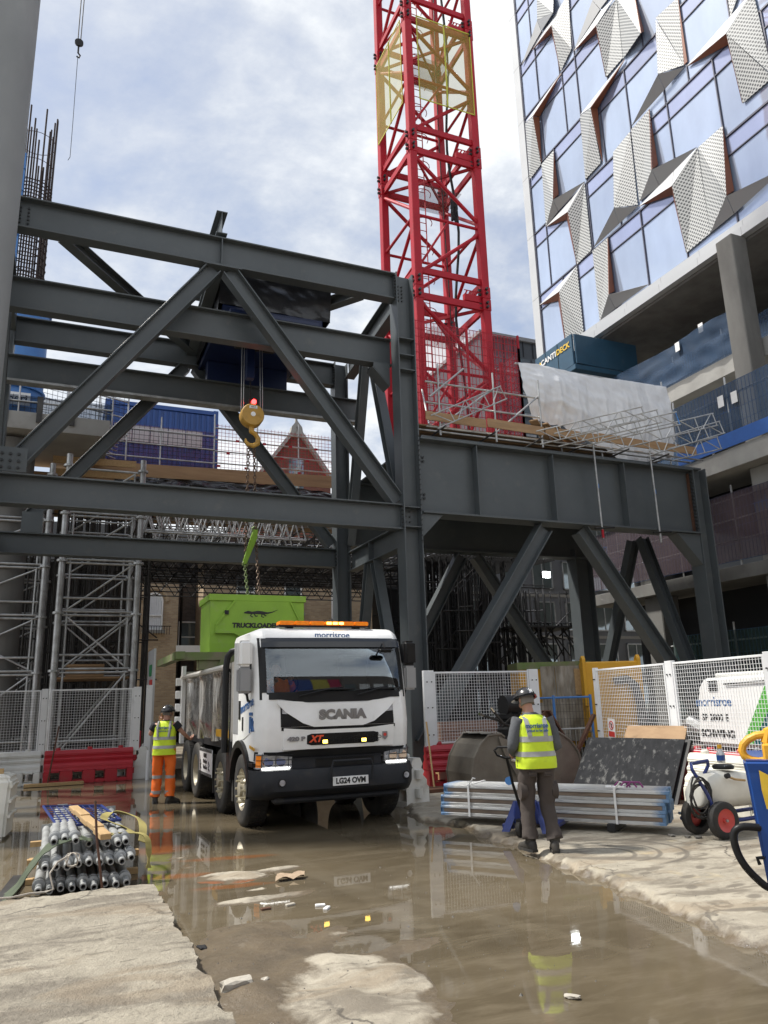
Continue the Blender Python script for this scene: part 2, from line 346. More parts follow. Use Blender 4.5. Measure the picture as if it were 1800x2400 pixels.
def glass_mat(name, base, tint, refl, rough=.03, streak=.45):
    """Coated facade glass over a pale protective film: part mirror, part milky."""
    m = bpy.data.materials.new(name); m.use_nodes = True; nt = m.node_tree; N = nt.nodes.new; L = nt.links.new
    b = nt.nodes['Principled BSDF']; out = nt.nodes['Material Output']; b.inputs['Roughness'].default_value = .5
    tc = N('ShaderNodeTexCoord'); n = N('ShaderNodeTexNoise'); n.inputs['Scale'].default_value = 1.1; n.inputs['Detail'].default_value = 7
    mp = N('ShaderNodeMapping'); mp.inputs['Scale'].default_value = (1, 1, .4); L(tc.outputs['Object'], mp.inputs[0]); L(mp.outputs[0], n.inputs['Vector'])
    mx = N('ShaderNodeMixRGB'); mx.inputs[1].default_value = (*base, 1); mx.inputs[2].default_value = (*[c*(1-streak) for c in base], 1); L(n.outputs['Fac'], mx.inputs[0]); L(mx.outputs[0], b.inputs['Base Color'])
    oi = N('ShaderNodeObjectInfo'); rv = N('ShaderNodeMapRange'); rv.inputs[3].default_value = .80; rv.inputs[4].default_value = 1.12; L(oi.outputs['Random'], rv.inputs[0])
    m2 = N('ShaderNodeMixRGB'); m2.blend_type = 'MULTIPLY'; m2.inputs[0].default_value = 1; L(mx.outputs[0], m2.inputs[1]); L(rv.outputs[0], m2.inputs[2]); L(m2.outputs[0], b.inputs['Base Color'])
    bp = N('ShaderNodeBump'); bp.inputs['Strength'].default_value = .06; bp.inputs['Distance'].default_value = .1; n2 = N('ShaderNodeTexNoise'); n2.inputs['Scale'].default_value = .6; L(tc.outputs['Object'], n2.inputs['Vector']); L(n2.outputs['Fac'], bp.inputs['Height'])
    g = N('ShaderNodeBsdfGlossy'); L(bp.outputs[0], g.inputs['Normal']); g.inputs['Color'].default_value = (*tint, 1); g.inputs['Roughness'].default_value = rough
    ms = N('ShaderNodeMixShader'); fr = N('ShaderNodeFresnel'); fr.inputs[0].default_value = 1.5
    ad = N('ShaderNodeMath'); ad.use_clamp = True; ad.inputs[1].default_value = refl; L(fr.outputs[0], ad.inputs[0]); L(ad.outputs[0], ms.inputs[0])
    L(b.outputs[0], ms.inputs[1]); L(g.outputs[0], ms.inputs[2]); L(ms.outputs[0], out.inputs['Surface']); return m
m_fac_glass = glass_mat('facade_glass', (.42,.52,.70), (.66,.74,.95), .26)
m_fac_glass2 = glass_mat('transom_glass', (.34,.40,.60), (.60,.64,.90), .30)
m_far_glass = glass_mat('flat_window_glass', (.10,.13,.13), (.7,.8,.85), .25)
def net_mat(name, col, dens, freq=0):
    """Debris netting: thin open weave, part see-through."""
    m = bpy.data.materials.new(name); m.use_nodes = True; nt = m.node_tree; N = nt.nodes.new; L = nt.links.new
    b = nt.nodes['Principled BSDF']; out = nt.nodes['Material Output']; b.inputs['Roughness'].default_value = .7
    tc = N('ShaderNodeTexCoord'); n = N('ShaderNodeTexNoise'); n.inputs['Scale'].default_value = 2.5; n.inputs['Detail'].default_value = 6; L(tc.outputs['Object'], n.inputs['Vector'])
    mx = N('ShaderNodeMixRGB'); mx.inputs[1].default_value = (*[c*.7 for c in col], 1); mx.inputs[2].default_value = (*[c*1.25 for c in col], 1); L(n.outputs['Fac'], mx.inputs[0]); L(mx.outputs[0], b.inputs['Base Color'])
    t = N('ShaderNodeBsdfTransparent'); ms = N('ShaderNodeMixShader'); ms.inputs[0].default_value = dens
    L(t.outputs[0], ms.inputs[1]); L(b.outputs[0], ms.inputs[2]); L(ms.outputs[0], out.inputs['Surface']); return m
m_net_blue = net_mat('blue_net', (.016,.05,.11), .66)
m_net_purple = net_mat('purple_net', (.055,.035,.045), .68)
m_net_red_thin = net_mat('thin_red_net', (.30,.03,.06), .22)
m_net_red = net_mat('red_net', (.40,.03,.05), .26)
m_net_yellow = net_mat('yellow_net', (.36,.31,.05), .42)
m_shade_black = net_mat('shade_black', (.006,.007,.009), .95)  # near-black tone for added sheets that stand in for deep shade
m_glass_thin = net_mat('cab_glass', (.02,.023,.025), .55)

# ---------------------------------------------------------------- ground, slabs, puddle
def lerp_tab(tab, x):
    if x <= tab[0][0]: return tab[0][1]
    for (a, b), (c, d) in zip(tab, tab[1:]):
        if x <= c: return b+(d-b)*(x-a)/(c-a)
    return tab[-1][1]
EDGE = [(-2, 4.0), (2.5, 4.35), (4.3, 4.62), (7.5, 4.98), (9.2, 5.22), (9.9, 5.40), (10.6, 5.15), (11.2, 5.22), (12.5, 5.55), (14, 5.8), (16, 6.2), (20, 6.6), (26, 6.6)]
def sstep(a, b, x):
    t = max(0, min(1, (x-a)/(b-a))); return t*t*(3-2*t)
def n3(x, y, z=0): return mnoise.noise(V((x, y, z)))
HUMPS = [(2.02,8.5,.50,.22,.055,.74),(1.75,8.75,.30,.14,.04,.74),(1.85,7.5,.50,.16,.048,.74),(2.35,8.7,.4,.08,.03,.74),(1.78,4.72,.46,.72,.066,.78),(1.95,5.45,.30,.30,.035,.8),(2.2,5.0,.25,.35,.03,.8),
         (1.45,6.0,.48,.62,.052,.22),(1.15,5.1,.34,.7,.055,.16),(2.55,5.6,.3,.22,.03,.3),(1.55,9.3,.4,.09,.03,.7),(1.6,6.6,.28,.3,.032,.25),(2.2,6.1,.25,.3,.022,.5),(1.9,3.6,.6,.6,.04,.6),(3.0,4.0,.25,.18,.028,.8),(1.5,9.9,.5,.12,.026,.5),(2.6,7.6,.5,.10,.022,.7),(1.75,7.9,.6,.08,.026,.9),(2.3,6.9,.4,.16,.02,.5),(1.4,7.2,.35,.14,.02,.3),(3.4,5.2,.3,.12,.022,.6)]
def ground_h(u, v):
    e = lerp_tab(EDGE, v) + .14*n3(u*.3, v*1.7, 5) + .07*n3(u, v*5, 9) + .05*n3(u*2, v*13, 4)
    t = sstep(-.05, .10, u-e)
    h = -.026 + .016*n3(u*.7, v*.9) + .012*n3(u*2.6, v*3.4, 2) + .007*n3(u*7, v*9, 4) + .004*n3(u*19, v*23, 6)
    dry = 0
    for a, b, ra, rb, k, dv in HUMPS:
        q = ((u-a)/ra)**2 + ((v-b)/rb)**2
        if q < 9:
            g = math.exp(-q); h += k*g*(1+.6*n3(u*3, v*3, a)); dry = max(dry, dv*g*1.3)
    crumb = sstep(-.25, .02, u-e)*(1-sstep(.02, .30, u-e))
    h = h*(1-t) + t*(.062 + .005*n3(u*1.3, v*1.3, 7) + .003*n3(u*6, v*6, 3)) + crumb*(.030*n3(u*6, v*6, 8)+.030*n3(u*14, v*14, 8)+.02*n3(u*27, v*27, 3))
    dry = max(dry*sstep(-.004, .012, h), t*(.95-.25*crumb))
    if v > 19 or u < -3: h = min(h, .01) if t < .5 else h
    if v > 24: h = .012 + .01*n3(u, v); dry = .5
    return h, dry, t
def build_ground():
    def lines(segs):
        r = [segs[0][0]]
        for a, b, st in segs:
            n = max(1, round((b-a)/st)); r += [a+(b-a)*(i+1)/n for i in range(n)]
        return r
    us = lines([(-120,-20,20),(-20,-3,2),(-3,.9,.25),(.9,6.4,.045),(6.4,12,.14),(12,24,1),(24,160,17)])
    vs = lines([(-40,-2,6),(-2,3.3,.4),(3.3,9.5,.045),(9.5,14,.1),(14,24,.3),(24,40,3),(40,220,20)])
    W = len(us); verts = []; dries = []
    for v in vs:
        for u in us:
            h, d, t = ground_h(u, v); verts.append((u, v, h)); dries.append((d, t))
    fs = [(j*W+i, j*W+i+1, (j+1)*W+i+1, (j+1)*W+i) for j in range(len(vs)-1) for i in range(W-1)]
    me = bpy.data.meshes.new('ground'); me.from_pydata(verts, [], fs); me.polygons.foreach_set('use_smooth', [True]*len(fs))
    at = me.attributes.new('dryness', 'FLOAT', 'POINT'); at.data.foreach_set('value', [d for d, t in dries])
    at = me.attributes.new('slab', 'FLOAT', 'POINT'); at.data.foreach_set('value', [t for d, t in dries])
    o = bpy.data.objects.new('ground', me); COL.objects.link(o); o['kind'] = 'structure'
    me.materials.append(ground_mat()); return o
def nz_node(nt, vec, sc, det=8, ro=.62, dist=0):
    n = nt.nodes.new('ShaderNodeTexNoise'); n.inputs['Scale'].default_value = sc; n.inputs['Detail'].default_value = det
    n.inputs['Roughness'].default_value = ro; n.inputs['Distortion'].default_value = dist; nt.links.new(vec, n.inputs['Vector']); return n.outputs['Fac']
def mr_node(nt, x, a, b, c=0, d=1):
    n = nt.nodes.new('ShaderNodeMapRange'); n.inputs[1].default_value = a; n.inputs[2].default_value = b; n.inputs[3].default_value = c; n.inputs[4].default_value = d
    nt.links.new(x, n.inputs[0]); return n.outputs[0]
def mix_node(nt, f, a, b, mode='MIX'):
    n = nt.nodes.new('ShaderNodeMixRGB'); n.blend_type = mode
    for i, x in ((0, f), (1, a), (2, b)):
        if isinstance(x, tuple): n.inputs[i].default_value = (*x, 1)
        elif isinstance(x, (int, float)): n.inputs[i].default_value = x
        else: nt.links.new(x, n.inputs[i])
    return n.outputs[0]
def math_node(nt, op, a, b, clamp=False):
    n = nt.nodes.new('ShaderNodeMath'); n.operation = op; n.use_clamp = clamp
    for i, x in ((0, a), (1, b)):
        if isinstance(x, (int, float)): n.inputs[i].default_value = x
        else: nt.links.new(x, n.inputs[i])
    return n.outputs[0]
def ellipse_mask(nt, vec, cx, cy, rx, ry, ang=0):
    """1 inside a soft ragged ellipse lying on the ground (a stain with a shape of its own)."""
    mp = nt.nodes.new('ShaderNodeMapping'); mp.vector_type = 'TEXTURE'; mp.inputs['Location'].default_value = (cx, cy, 0)
    mp.inputs['Rotation'].default_value = (0, 0, ang); mp.inputs['Scale'].default_value = (rx, ry, 1); nt.links.new(vec, mp.inputs[0])
    sp = nt.nodes.new('ShaderNodeSeparateXYZ'); nt.links.new(mp.outputs[0], sp.inputs[0])
    r2 = math_node(nt, 'ADD', math_node(nt, 'MULTIPLY', sp.outputs[0], sp.outputs[0]), math_node(nt, 'MULTIPLY', sp.outputs[1], sp.outputs[1]))
    return mr_node(nt, math_node(nt, 'ADD', r2, math_node(nt, 'MULTIPLY', nz_node(nt, vec, 6), 1.1)), 1.7, .9)
def conc_chain(nt, vec, b):
    """Pale site concrete: blotches, damp patches, splashes and fine grit."""
    c = mix_node(nt, mr_node(nt, nz_node(nt, vec, .9), .35, .68), (.375,.335,.262), (.25,.222,.172))
    c = mix_node(nt, mr_node(nt, nz_node(nt, vec, 7, 6, .7), .45, .75, 0, .55), c, (.50,.45,.36))
    mp = nt.nodes.new('ShaderNodeMapping'); mp.inputs['Scale'].default_value = (.8, 2.0, 1); mp.inputs['Rotation'].default_value = (0, 0, R(-18)); nt.links.new(vec, mp.inputs[0])
    damp = mr_node(nt, nz_node(nt, mp.outputs[0], 1.5, 9, .66, .5), .50, .60)
    c = mix_node(nt, math_node(nt, 'MULTIPLY', damp, .88), c, (.17,.145,.110))
    spot = mr_node(nt, nz_node(nt, mp.outputs[0], 6.0, 6, .6, .3), .60, .655)
    c = mix_node(nt, math_node(nt, 'MULTIPLY', spot, .75), c, (.155,.135,.105))
    grit = mr_node(nt, nz_node(nt, vec, 48, 4, .7), .58, .70)
    c = mix_node(nt, math_node(nt, 'MULTIPLY', grit, .38), c, (.13,.11,.085))
    vo = nt.nodes.new('ShaderNodeTexVoronoi'); vo.feature = 'DISTANCE_TO_EDGE'; vo.inputs['Scale'].default_value = .62; wv = nt.nodes.new('ShaderNodeVectorMath'); wv.operation = 'ADD'
    cw = nt.nodes.new('ShaderNodeTexNoise'); cw.inputs['Scale'].default_value = 3.5; cw.inputs['Detail'].default_value = 6; nt.links.new(vec, cw.inputs['Vector']); sc = nt.nodes.new('ShaderNodeVectorMath'); sc.operation = 'SCALE'; sc.inputs['Scale'].default_value = .35
    nt.links.new(cw.outputs['Color'], sc.inputs[0]); nt.links.new(vec, wv.inputs[0]); nt.links.new(sc.outputs[0], wv.inputs[1]); nt.links.new(wv.outputs[0], vo.inputs['Vector'])
    crack = math_node(nt, 'MULTIPLY', mr_node(nt, vo.outputs['Distance'], .011, .004), mr_node(nt, nz_node(nt, vec, .8), .48, .58))
    c = mix_node(nt, math_node(nt, 'MULTIPLY', crack, .8), c, (.07,.06,.048))
    mudf = mr_node(nt, nz_node(nt, mp.outputs[0], .8, 8, .6, .8), .54, .62)
    c = mix_node(nt, math_node(nt, 'MULTIPLY', mudf, .55), c, (.25,.195,.13))
    return c, damp
def ground_mat():
    m = bpy.data.materials.new('site_ground'); m.use_nodes = True; nt = m.node_tree; L = nt.links.new; b = nt.nodes['Principled BSDF']
    vec = nt.nodes.new('ShaderNodeTexCoord').outputs['Object']
    at = nt.nodes.new('ShaderNodeAttribute'); at.attribute_name = 'dryness'
    sl = nt.nodes.new('ShaderNodeAttribute'); sl.attribute_name = 'slab'
    conc, damp = conc_chain(nt, vec, b)
    mud = mix_node(nt, mr_node(nt, nz_node(nt, vec, 3.2), .35, .7), (.145,.112,.073), (.095,.076,.053))
    mud = mix_node(nt, mr_node(nt, nz_node(nt, vec, 22, 5, .7), .5, .75, 0, .5), mud, (.20,.165,.12))
    f = math_node(nt, 'ADD', at.outputs['Fac'], math_node(nt, 'MULTIPLY', math_node(nt, 'SUBTRACT', nz_node(nt, vec, 4.5, 9, .7), .5), .9))
    fd = mr_node(nt, f, .38, .62)
    c = mix_node(nt, fd, mud, conc)
    yel = math_node(nt, 'MULTIPLY', math_node(nt, 'MULTIPLY', mr_node(nt, nz_node(nt, vec, 1.9), .6, .7), .35), sl.outputs['Fac'])
    c = mix_node(nt, yel, c, (.50,.39,.20))
    # tyre arcs left on the slab by a turning pallet truck
    for (cx, cy, r0) in ((5.75, 7.35, .52), (5.60, 7.30, .34), (5.85, 7.32, .70)):
        mp = nt.nodes.new('ShaderNodeMapping'); mp.vector_type = 'TEXTURE'; mp.inputs['Location'].default_value = (cx, cy, 0); L(vec, mp.inputs[0])
        ln = nt.nodes.new('ShaderNodeVectorMath'); ln.operation = 'LENGTH'
        fl = nt.nodes.new('ShaderNodeVectorMath'); fl.operation = 'MULTIPLY'; fl.inputs[1].default_value = (1, 1, 0); L(mp.outputs[0], fl.inputs[0]); L(fl.outputs[0], ln.inputs[0])
        d = math_node(nt, 'ABSOLUTE', math_node(nt, 'SUBTRACT', ln.outputs['Value'], r0), 0)
        sp = nt.nodes.new('ShaderNodeSeparateXYZ'); L(mp.outputs[0], sp.inputs[0])
        k = math_node(nt, 'MULTIPLY', mr_node(nt, d, .035, .015), mr_node(nt, math_node(nt, 'ADD', sp.outputs[0], math_node(nt, 'MULTIPLY', nz_node(nt, vec, 8), .5)), .1, .3))
        c = mix_node(nt, math_node(nt, 'MULTIPLY', k, .75), c, (.11,.095,.075))
    for a in ((5.62,7.02,.62,.10,-.55),(5.35,6.35,.10,.05,.4),(5.60,6.05,.11,.05,.2),(5.32,5.72,.09,.05,.5),(5.72,5.60,.12,.05,.1),(5.55,5.25,.10,.06,.3),(6.35,6.9,.14,.05,.2),(5.25,4.95,.34,.06,-.3),(6.0,6.3,.10,.045,.7),(5.95,7.62,.42,.07,-.5)):
        c = mix_node(nt, math_node(nt, 'MULTIPLY', ellipse_mask(nt, vec, *a), .8), c, (.135,.115,.088))
    for a in ((1.98, 8.22, .24, .10, -.2), (1.42, 8.42, .30, .09, -.3)):
        c = mix_node(nt, math_node(nt, 'MULTIPLY', ellipse_mask(nt, vec, *a), .8), c, (.26,.075,.02))
    L(c, b.inputs['Base Color'])
    rough = math_node(nt, 'ADD', math_node(nt, 'MULTIPLY', fd, .5), .34)
    rough = math_node(nt, 'SUBTRACT', rough, math_node(nt, 'MULTIPLY', math_node(nt, 'MULTIPLY', damp, fd), .28))
    L(rough, b.inputs['Roughness'])
    bp = nt.nodes.new('ShaderNodeBump'); bp.inputs['Strength'].default_value = .55; bp.inputs['Distance'].default_value = .012
    L(math_node(nt, 'ADD', nz_node(nt, vec, 45, 6, .7), math_node(nt, 'MULTIPLY', nz_node(nt, vec, 11, 6, .6), 1.4)), bp.inputs['Height']); L(bp.outputs[0], b.inputs['Normal'])
    return m
build_ground()
def water_mat():
    m = bpy.data.materials.new('muddy_water'); m.use_nodes = True; nt = m.node_tree; L = nt.links.new; b = nt.nodes['Principled BSDF']
    vec = nt.nodes.new('ShaderNodeTexCoord').outputs['Object']
    mp = nt.nodes.new('ShaderNodeMapping'); mp.inputs['Rotation'].default_value = (0, 0, R(20)); mp.inputs['Scale'].default_value = (.6, 2.2, 1); L(vec, mp.inputs[0])
    c = mix_node(nt, mr_node(nt, nz_node(nt, vec, .55, 6, .6, .4), .35, .68), (.140,.112,.072), (.085,.068,.044))
    c = mix_node(nt, mr_node(nt, nz_node(nt, mp.outputs[0], 2.2, 9, .68, .5), .46, .70, 0, .7), c, (.175,.145,.10))
    for a in ((1.35, 8.9, .5, .13, -.25), (1.75, 8.15, .42, .10, -.1), (2.0, 9.6, .6, .12, -.2), (1.3, 10.6, .5, .3, 0)):
        c = mix_node(nt, math_node(nt, 'MULTIPLY', ellipse_mask(nt, vec, *a), .55), c, (.25,.085,.022))
    for a in ((2.7,8.2,.13,3.4,.06), (4.55,8.0,.13,3.6,.10), (3.2,6.5,.10,2.8,.35), (3.9,6.9,.9,.10,-.25), (2.9,9.6,1.1,.09,-.2)):
        c = mix_node(nt, math_node(nt, 'MULTIPLY', ellipse_mask(nt, vec, *a), .20), c, (.19,.16,.112))
    L(c, b.inputs['Base Color']); b.inputs['IOR'].default_value = 1.40
    L(mr_node(nt, nz_node(nt, vec, 1.3), .4, .65, .018, .05), b.inputs['Roughness'])
    bp = nt.nodes.new('ShaderNodeBump'); bp.inputs['Strength'].default_value = .035; bp.inputs['Distance'].default_value = .01
    L(nz_node(nt, vec, 5, 3, .5), bp.inputs['Height']); L(bp.outputs[0], b.inputs['Normal'])
    return m
MB().grid(24, 48, lambda s, t: (-8+15*s, -1+24.5*t, 0)).build('puddle_water', water_mat(), kind='structure')
def slab_mat():
    m = bpy.data.materials.new('slab_concrete'); m.use_nodes = True; nt = m.node_tree; L = nt.links.new; b = nt.nodes['Principled BSDF']
    vec = nt.nodes.new('ShaderNodeTexCoord').outputs['Object']; c, damp = conc_chain(nt, vec, b)
    L(c, b.inputs['Base Color']); L(mr_node(nt, damp, 0, 1, .88, .6), b.inputs['Roughness'])
    bp = nt.nodes.new('ShaderNodeBump'); bp.inputs['Strength'].default_value = .9; bp.inputs['Distance'].default_value = .025
    L(math_node(nt, 'ADD', nz_node(nt, vec, 38, 6, .7), math_node(nt, 'MULTIPLY', nz_node(nt, vec, 9, 6, .6), 1.6)), bp.inputs['Height']); L(bp.outputs[0], b.inputs['Normal'])
    return m
def left_slab():
    NU, NV = 80, 130
    def top(s, t):
        ue = .985 + .06*n3(t*9, 1) + .05*n3(t*30, 2) + .035*n3(t*75, 3); ve = 8.13 + .05*n3(s*12, 6) + .03*n3(s*40, 4)
        u = -5 + (ue+5)*(s**.55); v = -2 + (ve+2)*(t**.8)
        z = .12 + .012*n3(u*1.3, v*1.3) + .006*n3(u*5, v*5) + .005*n3(u*13, v*13) - .05*sstep(.12, 0, ue-u)*abs(n3(u*5, v*9, 3)) - .03*sstep(.1, 0, ve-v)*abs(n3(u*8, v*5, 3))
        return (u, v, z)
    mb = MB().grid(NU, NV, top); W = NU+1
    def skirt(idx):
        n0 = len(mb.v)
        for q, i in enumerate(idx):
            x, y, z = mb.v[i]; mb.v.append((x+.035*n3(x*9, y*9, 5)+.01, y, -.06))
        for q in range(len(idx)-1): mb.f.append((idx[q], n0+q, n0+q+1, idx[q+1]))
    skirt([j*W+NU for j in range(NV+1)]); skirt([NV*W+i for i in range(NU, -1, -1)])
    return mb.build('concrete_slab', slab_mat(), smooth=1, kind='structure', sharp=50)
left_slab()
# rubble and litter lying in the wet
def rock(name, loc, size, m, label, cat, group=None, seed=0):
    bm = bmesh.new(); bmesh.ops.create_icosphere(bm, subdivisions=2, radius=1)
    for v in bm.verts:
        k = 1+.35*mnoise.noise(v.co*1.3+V((seed, 3, 1)))+.15*mnoise.noise(v.co*3+V((seed, 8, 1)))
        v.co = V((max(-.75, min(.75, v.co.x))*size[0]*k, max(-.75, min(.75, v.co.y))*size[1]*k, max(-.6, min(.65, v.co.z))*size[2]*k))
    me = bpy.data.meshes.new(name); bm.to_mesh(me); bm.free(); me.materials.append(m)
    o = bpy.data.objects.new(name, me); COL.objects.link(o); o.location = loc; o.rotation_euler = (0, 0, seed*1.7)
    return tag(o, label, cat, group)
rock('concrete_lump', (1.15, 5.22, .06), (.14, .07, .06), m_stone, 'pale oblong lump of broken concrete beside the raised slab edge', 'rubble', seed=2)
rock('rubble_stone', (1.12, 6.25, .012), (.06, .04, .025), m_dark_steel, 'dark flat stone lying in the brown puddle by the slab edge', 'stone', seed=1)
rock('rubble_stone', (2.95, 4.25, .012), (.06, .03, .015), m_stone, 'pale flat fragment of concrete near the reflected vest', 'stone', seed=5)
rock('rubble_stone', (1.35, 5.3, .03), (.045, .03, .03), m_stone, 'small light pebble just behind the pale concrete lump', 'stone', seed=6)
for i, (x, y, a) in enumerate(((2.05, 7.15, .3), (2.28, 7.0, -.2), (2.30, 6.88, .9), (1.82, 7.12, .1))):
    o = MB().box(-.045, .045, -.02, .02, 0, .022).build('concrete_spacer', (m_stone, m_white, m_white, m_rust)[i], bevel=.005)
    o.location = (x, y, max(0, ground_h(x, y)[0])-.004); o.rotation_euler = (0, 0, a)
    tag(o, ('small grey block lying first of four in the shallow mud', 'white plastic chip nearest the front of the lorry in the mud', 'white plastic chip just beside another white one in shallow mud', 'brown rusty chip beside white plastic chips in shallow mud')[i], 'debris', 'small chips of debris in the shallow mud')
leaf = MB().grid(8, 6, lambda s, t: (2.16+.30*s+.05*t, 8.08+.13*t, .012+.035*abs(math.sin(s*5+t*4))+.015*t)).build('cardboard_scrap', mat('sodden_paper', (.40,.30,.20), .8, 0, (.28,.2,.13), 12), smooth=1)
tag(leaf, 'crumpled brown scrap of sodden cardboard lying in the puddle', 'litter')
gr = MB(); rg = random.Random(5)
for i in range(240):
    u = rg.uniform(1.05, 3.4) if i % 3 else rg.uniform(4.6, 9); v = rg.uniform(4.2, 8.2); h = max(0, ground_h(u, v)[0]); s = rg.uniform(.004, .010)*(1.8 if rg.random() < .08 else 1)
    p = [(u+s*math.cos(k*1.57+i), v+s*.8*math.sin(k*1.57+i), h-.003) for k in range(4)]; gr.add(p+[(u, v, h+s*.9)], [(0,1,4),(1,2,4),(2,3,4),(3,0,4)])
gr.build('scattered_grit', m_grey_mud, kind='stuff')

# ---------------------------------------------------------------- the grey steel gantry frame
FR = thing('steel_gantry', 'tall dark grey bolted steel gantry frame spanning over the white tipper lorry', 'gantry', (7.5, 16.05, 0))
def bolts(mb, pts, d, r=.022, l=.03):
    d = V(d)
    for p in pts: mb.tube(p, V(p)+d*l, r, 6)
    return mb
def bolt_part(parent, pts, d, r=.024, l=.035): return bolts(MB(), pts, d, r, l).build('bolt_cluster', m_bolt, parent, kind='stuff')
def hcol(u0, u1, v, z1, d=.46, z0=0):
    mb = MB(); mb.box(u0, u0+.03, v-d/2, v+d/2, z0, z1); mb.box(u1-.03, u1, v-d/2, v+d/2, z0, z1); mb.box(u0+.03, u1-.03, v-.012, v+.012, z0, z1)
    return mb
def beam(name, p, q, h, w, tf=.034, tw=.02, upv=(0,0,1), label=None):
    return MB().ibeam(p, q, h, w, tf, tw, upv).build(name, m_steel, FR, bevel=.004, label=label)
VF, VB = 16.05, 20.2
c1 = hcol(7.30, 7.78, VF, 12.45).build('column', m_steel, FR, bevel=.004)
st = MB()
for z in (9.75, 10.15, 10.6, 6.2, 5.72): st.box(7.335, 7.745, VF-.215, VF-.014, z, z+.025)
st.build('stiffener', m_steel, c1)
bolt_part(c1, [(7.44+.1*(i%2)+.0, VF-.014, 11.75+.1*(i//2)) for i in range(10)], (0,-1,0))
bolt_part(c1, [(7.43+.11*(i%2), VF-.014, 5.75+.13*(i//2)) for i in range(10)], (0,-1,0))
bolt_part(c1, [(7.30, VF-.17, 5.72+.1*i) for i in range(6)]+[(7.30, VF-.17, 11.75+.09*i) for i in range(8)], (-1,0,0))
bolt_part(c1, [(7.745, VF-.232, 5.4+.125*i) for i in range(22)], (0,-1,0), .02)
c3 = hcol(7.08, 7.5, VB, 11.75, .42).build('column', m_steel, FR, bevel=.004)
bolt_part(c3, [(7.08, VB-.16, 5.5+.1*i) for i in range(5)]+[(7.08, VB-.16, 11.05+.09*i) for i in range(7)], (-1,0,0))
hcol(-1.96, -1.50, VF, 12.45).build('column', m_steel, FR, bevel=.004)
hcol(-2.04, -1.62, VB, 11.75, .42).build('column', m_steel, FR, bevel=.004)
c2 = hcol(16.52, 17.02, VF, 8.05, .5).build('column', m_steel, FR, bevel=.004)
bolt_part(c2, [(16.50, VF-.18, 6.15+.105*i) for i in range(18)], (-1,0,0), .035, .05)
hcol(15.3, 15.95, VB, 6.4, .5).build('column', m_steel, FR, bevel=.004)
# front beams, back beams
b = beam('beam', (-1.50, VF, 12.08), (7.30, VF, 12.08), .74, .32)
MB().box(2.86, 2.885, VF-.155, VF-.012, 11.75, 12.41).build('stiffener', m_steel, b)
bolt_part(b, [(-1.42+.16*i, VF-.012, 11.80+.09*k) for i in range(2) for k in range(6)], (0,-1,0))
beam('beam', (-1.50, VF, 5.975), (7.30, VF, 5.975), .62, .32)
beam('beam', (-1.9, 16.62, 10.50), (7.42, 16.62, 10.50), .74, .30)
rb = beam('beam', (-1.95, 19.62, 10.05), (7.62, 19.62, 10.05), .66, .30, label='crane runway beam with a pale rail along its underside')
MB().box(-1.95, 7.60, 19.45, 19.75, 9.655, 9.715).build('rail', m_galv, rb)
MB().box(7.62, 7.80, 19.5, 19.7, 9.78, 9.95).build('end_stop', m_black, rb)
beam('beam', (-1.62, VB, 11.36), (7.08, VB, 11.36), .70, .30)
beam('beam', (-1.62, VB, 5.72), (7.08, VB, 5.72), .53, .30)
for u in (7.54, -1.74):
    beam('beam', (u, VF+.22, 11.95), (u, VB-.2, 11.55), .66, .30)
    beam('beam', (u, VF+.22, 5.60), (u, VB-.2, 5.60), .56, .30)
    MB().box(u-.15, u+.15, 18.35, 18.375, 5.35, 5.85).build('stiffener', m_steel, FR)
# diagonals
def brace(p, q, h=.34, w=.30, upv=(0,0,1), label=None):
    return MB().ibeam(p, q, h, w, .028, .022, upv).build('brace', m_steel, FR, bevel=.003, label=label)
d1 = brace((2.72, VF, 11.66), (-1.02, VF, 6.60), .36, .30)
MB().box(-1.49, -.85, VF-.17, VF-.145, 6.30, 6.80).build('gusset_plate', m_steel, d1)
bolt_part(d1, [(-1.30+.15*i, VF-.17, 6.38+.14*k) for i in range(3) for k in range(3)], (0,-1,0), .03)
d2 = brace((3.06, VF, 11.66), (7.22, VF, 6.36), .36, .30)
MB().box(2.45, 3.35, VF-.18, VF+.18, 11.68, 11.71).build('end_plate', m_steel, d2)
brace((2.72, VB, 11.0), (-.95, VB, 6.35), .32, .28); brace((3.0, VB, 11.0), (6.98, VB, 6.10), .32, .28)
MB().box(-1.08, -.6, VB-.16, VB-.14, 5.98, 6.5).build('gusset_plate', m_steel, FR)
brace((-.55, VF+.2, 11.9), (2.8, VB-.2, 11.5), .28, .26); brace((6.5, VF+.2, 11.9), (2.95, VB-.2, 11.5), .28, .26)
brace((2.86, VF+.2, 11.98), (2.86, VB, 11.5), .32, .28)
stub = MB().ibeam((2.86, VF-.12, 12.87), (2.86, 19.0, 12.72), .62, .26).build('beam', m_steel, FR, bevel=.004, label='short beam end standing up over the top joint')
for u in (7.5, -1.75):
    brace((u, 18.55, 11.2), (u, 20.05, 6.1), .26, .24); brace((u, 18.05, 11.1), (u, 16.4, 6.2), .26, .24)
    brace((u, 18.55, 5.3), (u, 20.0, .6), .26, .24); brace((u, 18.15, 5.3), (u, 16.5, .6), .26, .24)
mb = MB(); mb.prism([(7.29, 16.38, 10.1), (7.29, 16.38, 9.5), (6.85, 16.38, 9.98), (6.85, 16.38, 10.1)], (0, .04, 0)); mb.build('bracket', m_steel, FR)
mb = MB(); mb.prism([(7.29, 16.78, 10.1), (7.29, 16.78, 9.5), (6.85, 16.78, 9.98), (6.85, 16.78, 10.1)], (0, .04, 0)); mb.build('bracket', m_steel, FR); MB().bar((7.29, 16.6, 9.50), (6.83, 16.6, 9.985), .42, .03).build('bracket_plate', m_steel, FR)
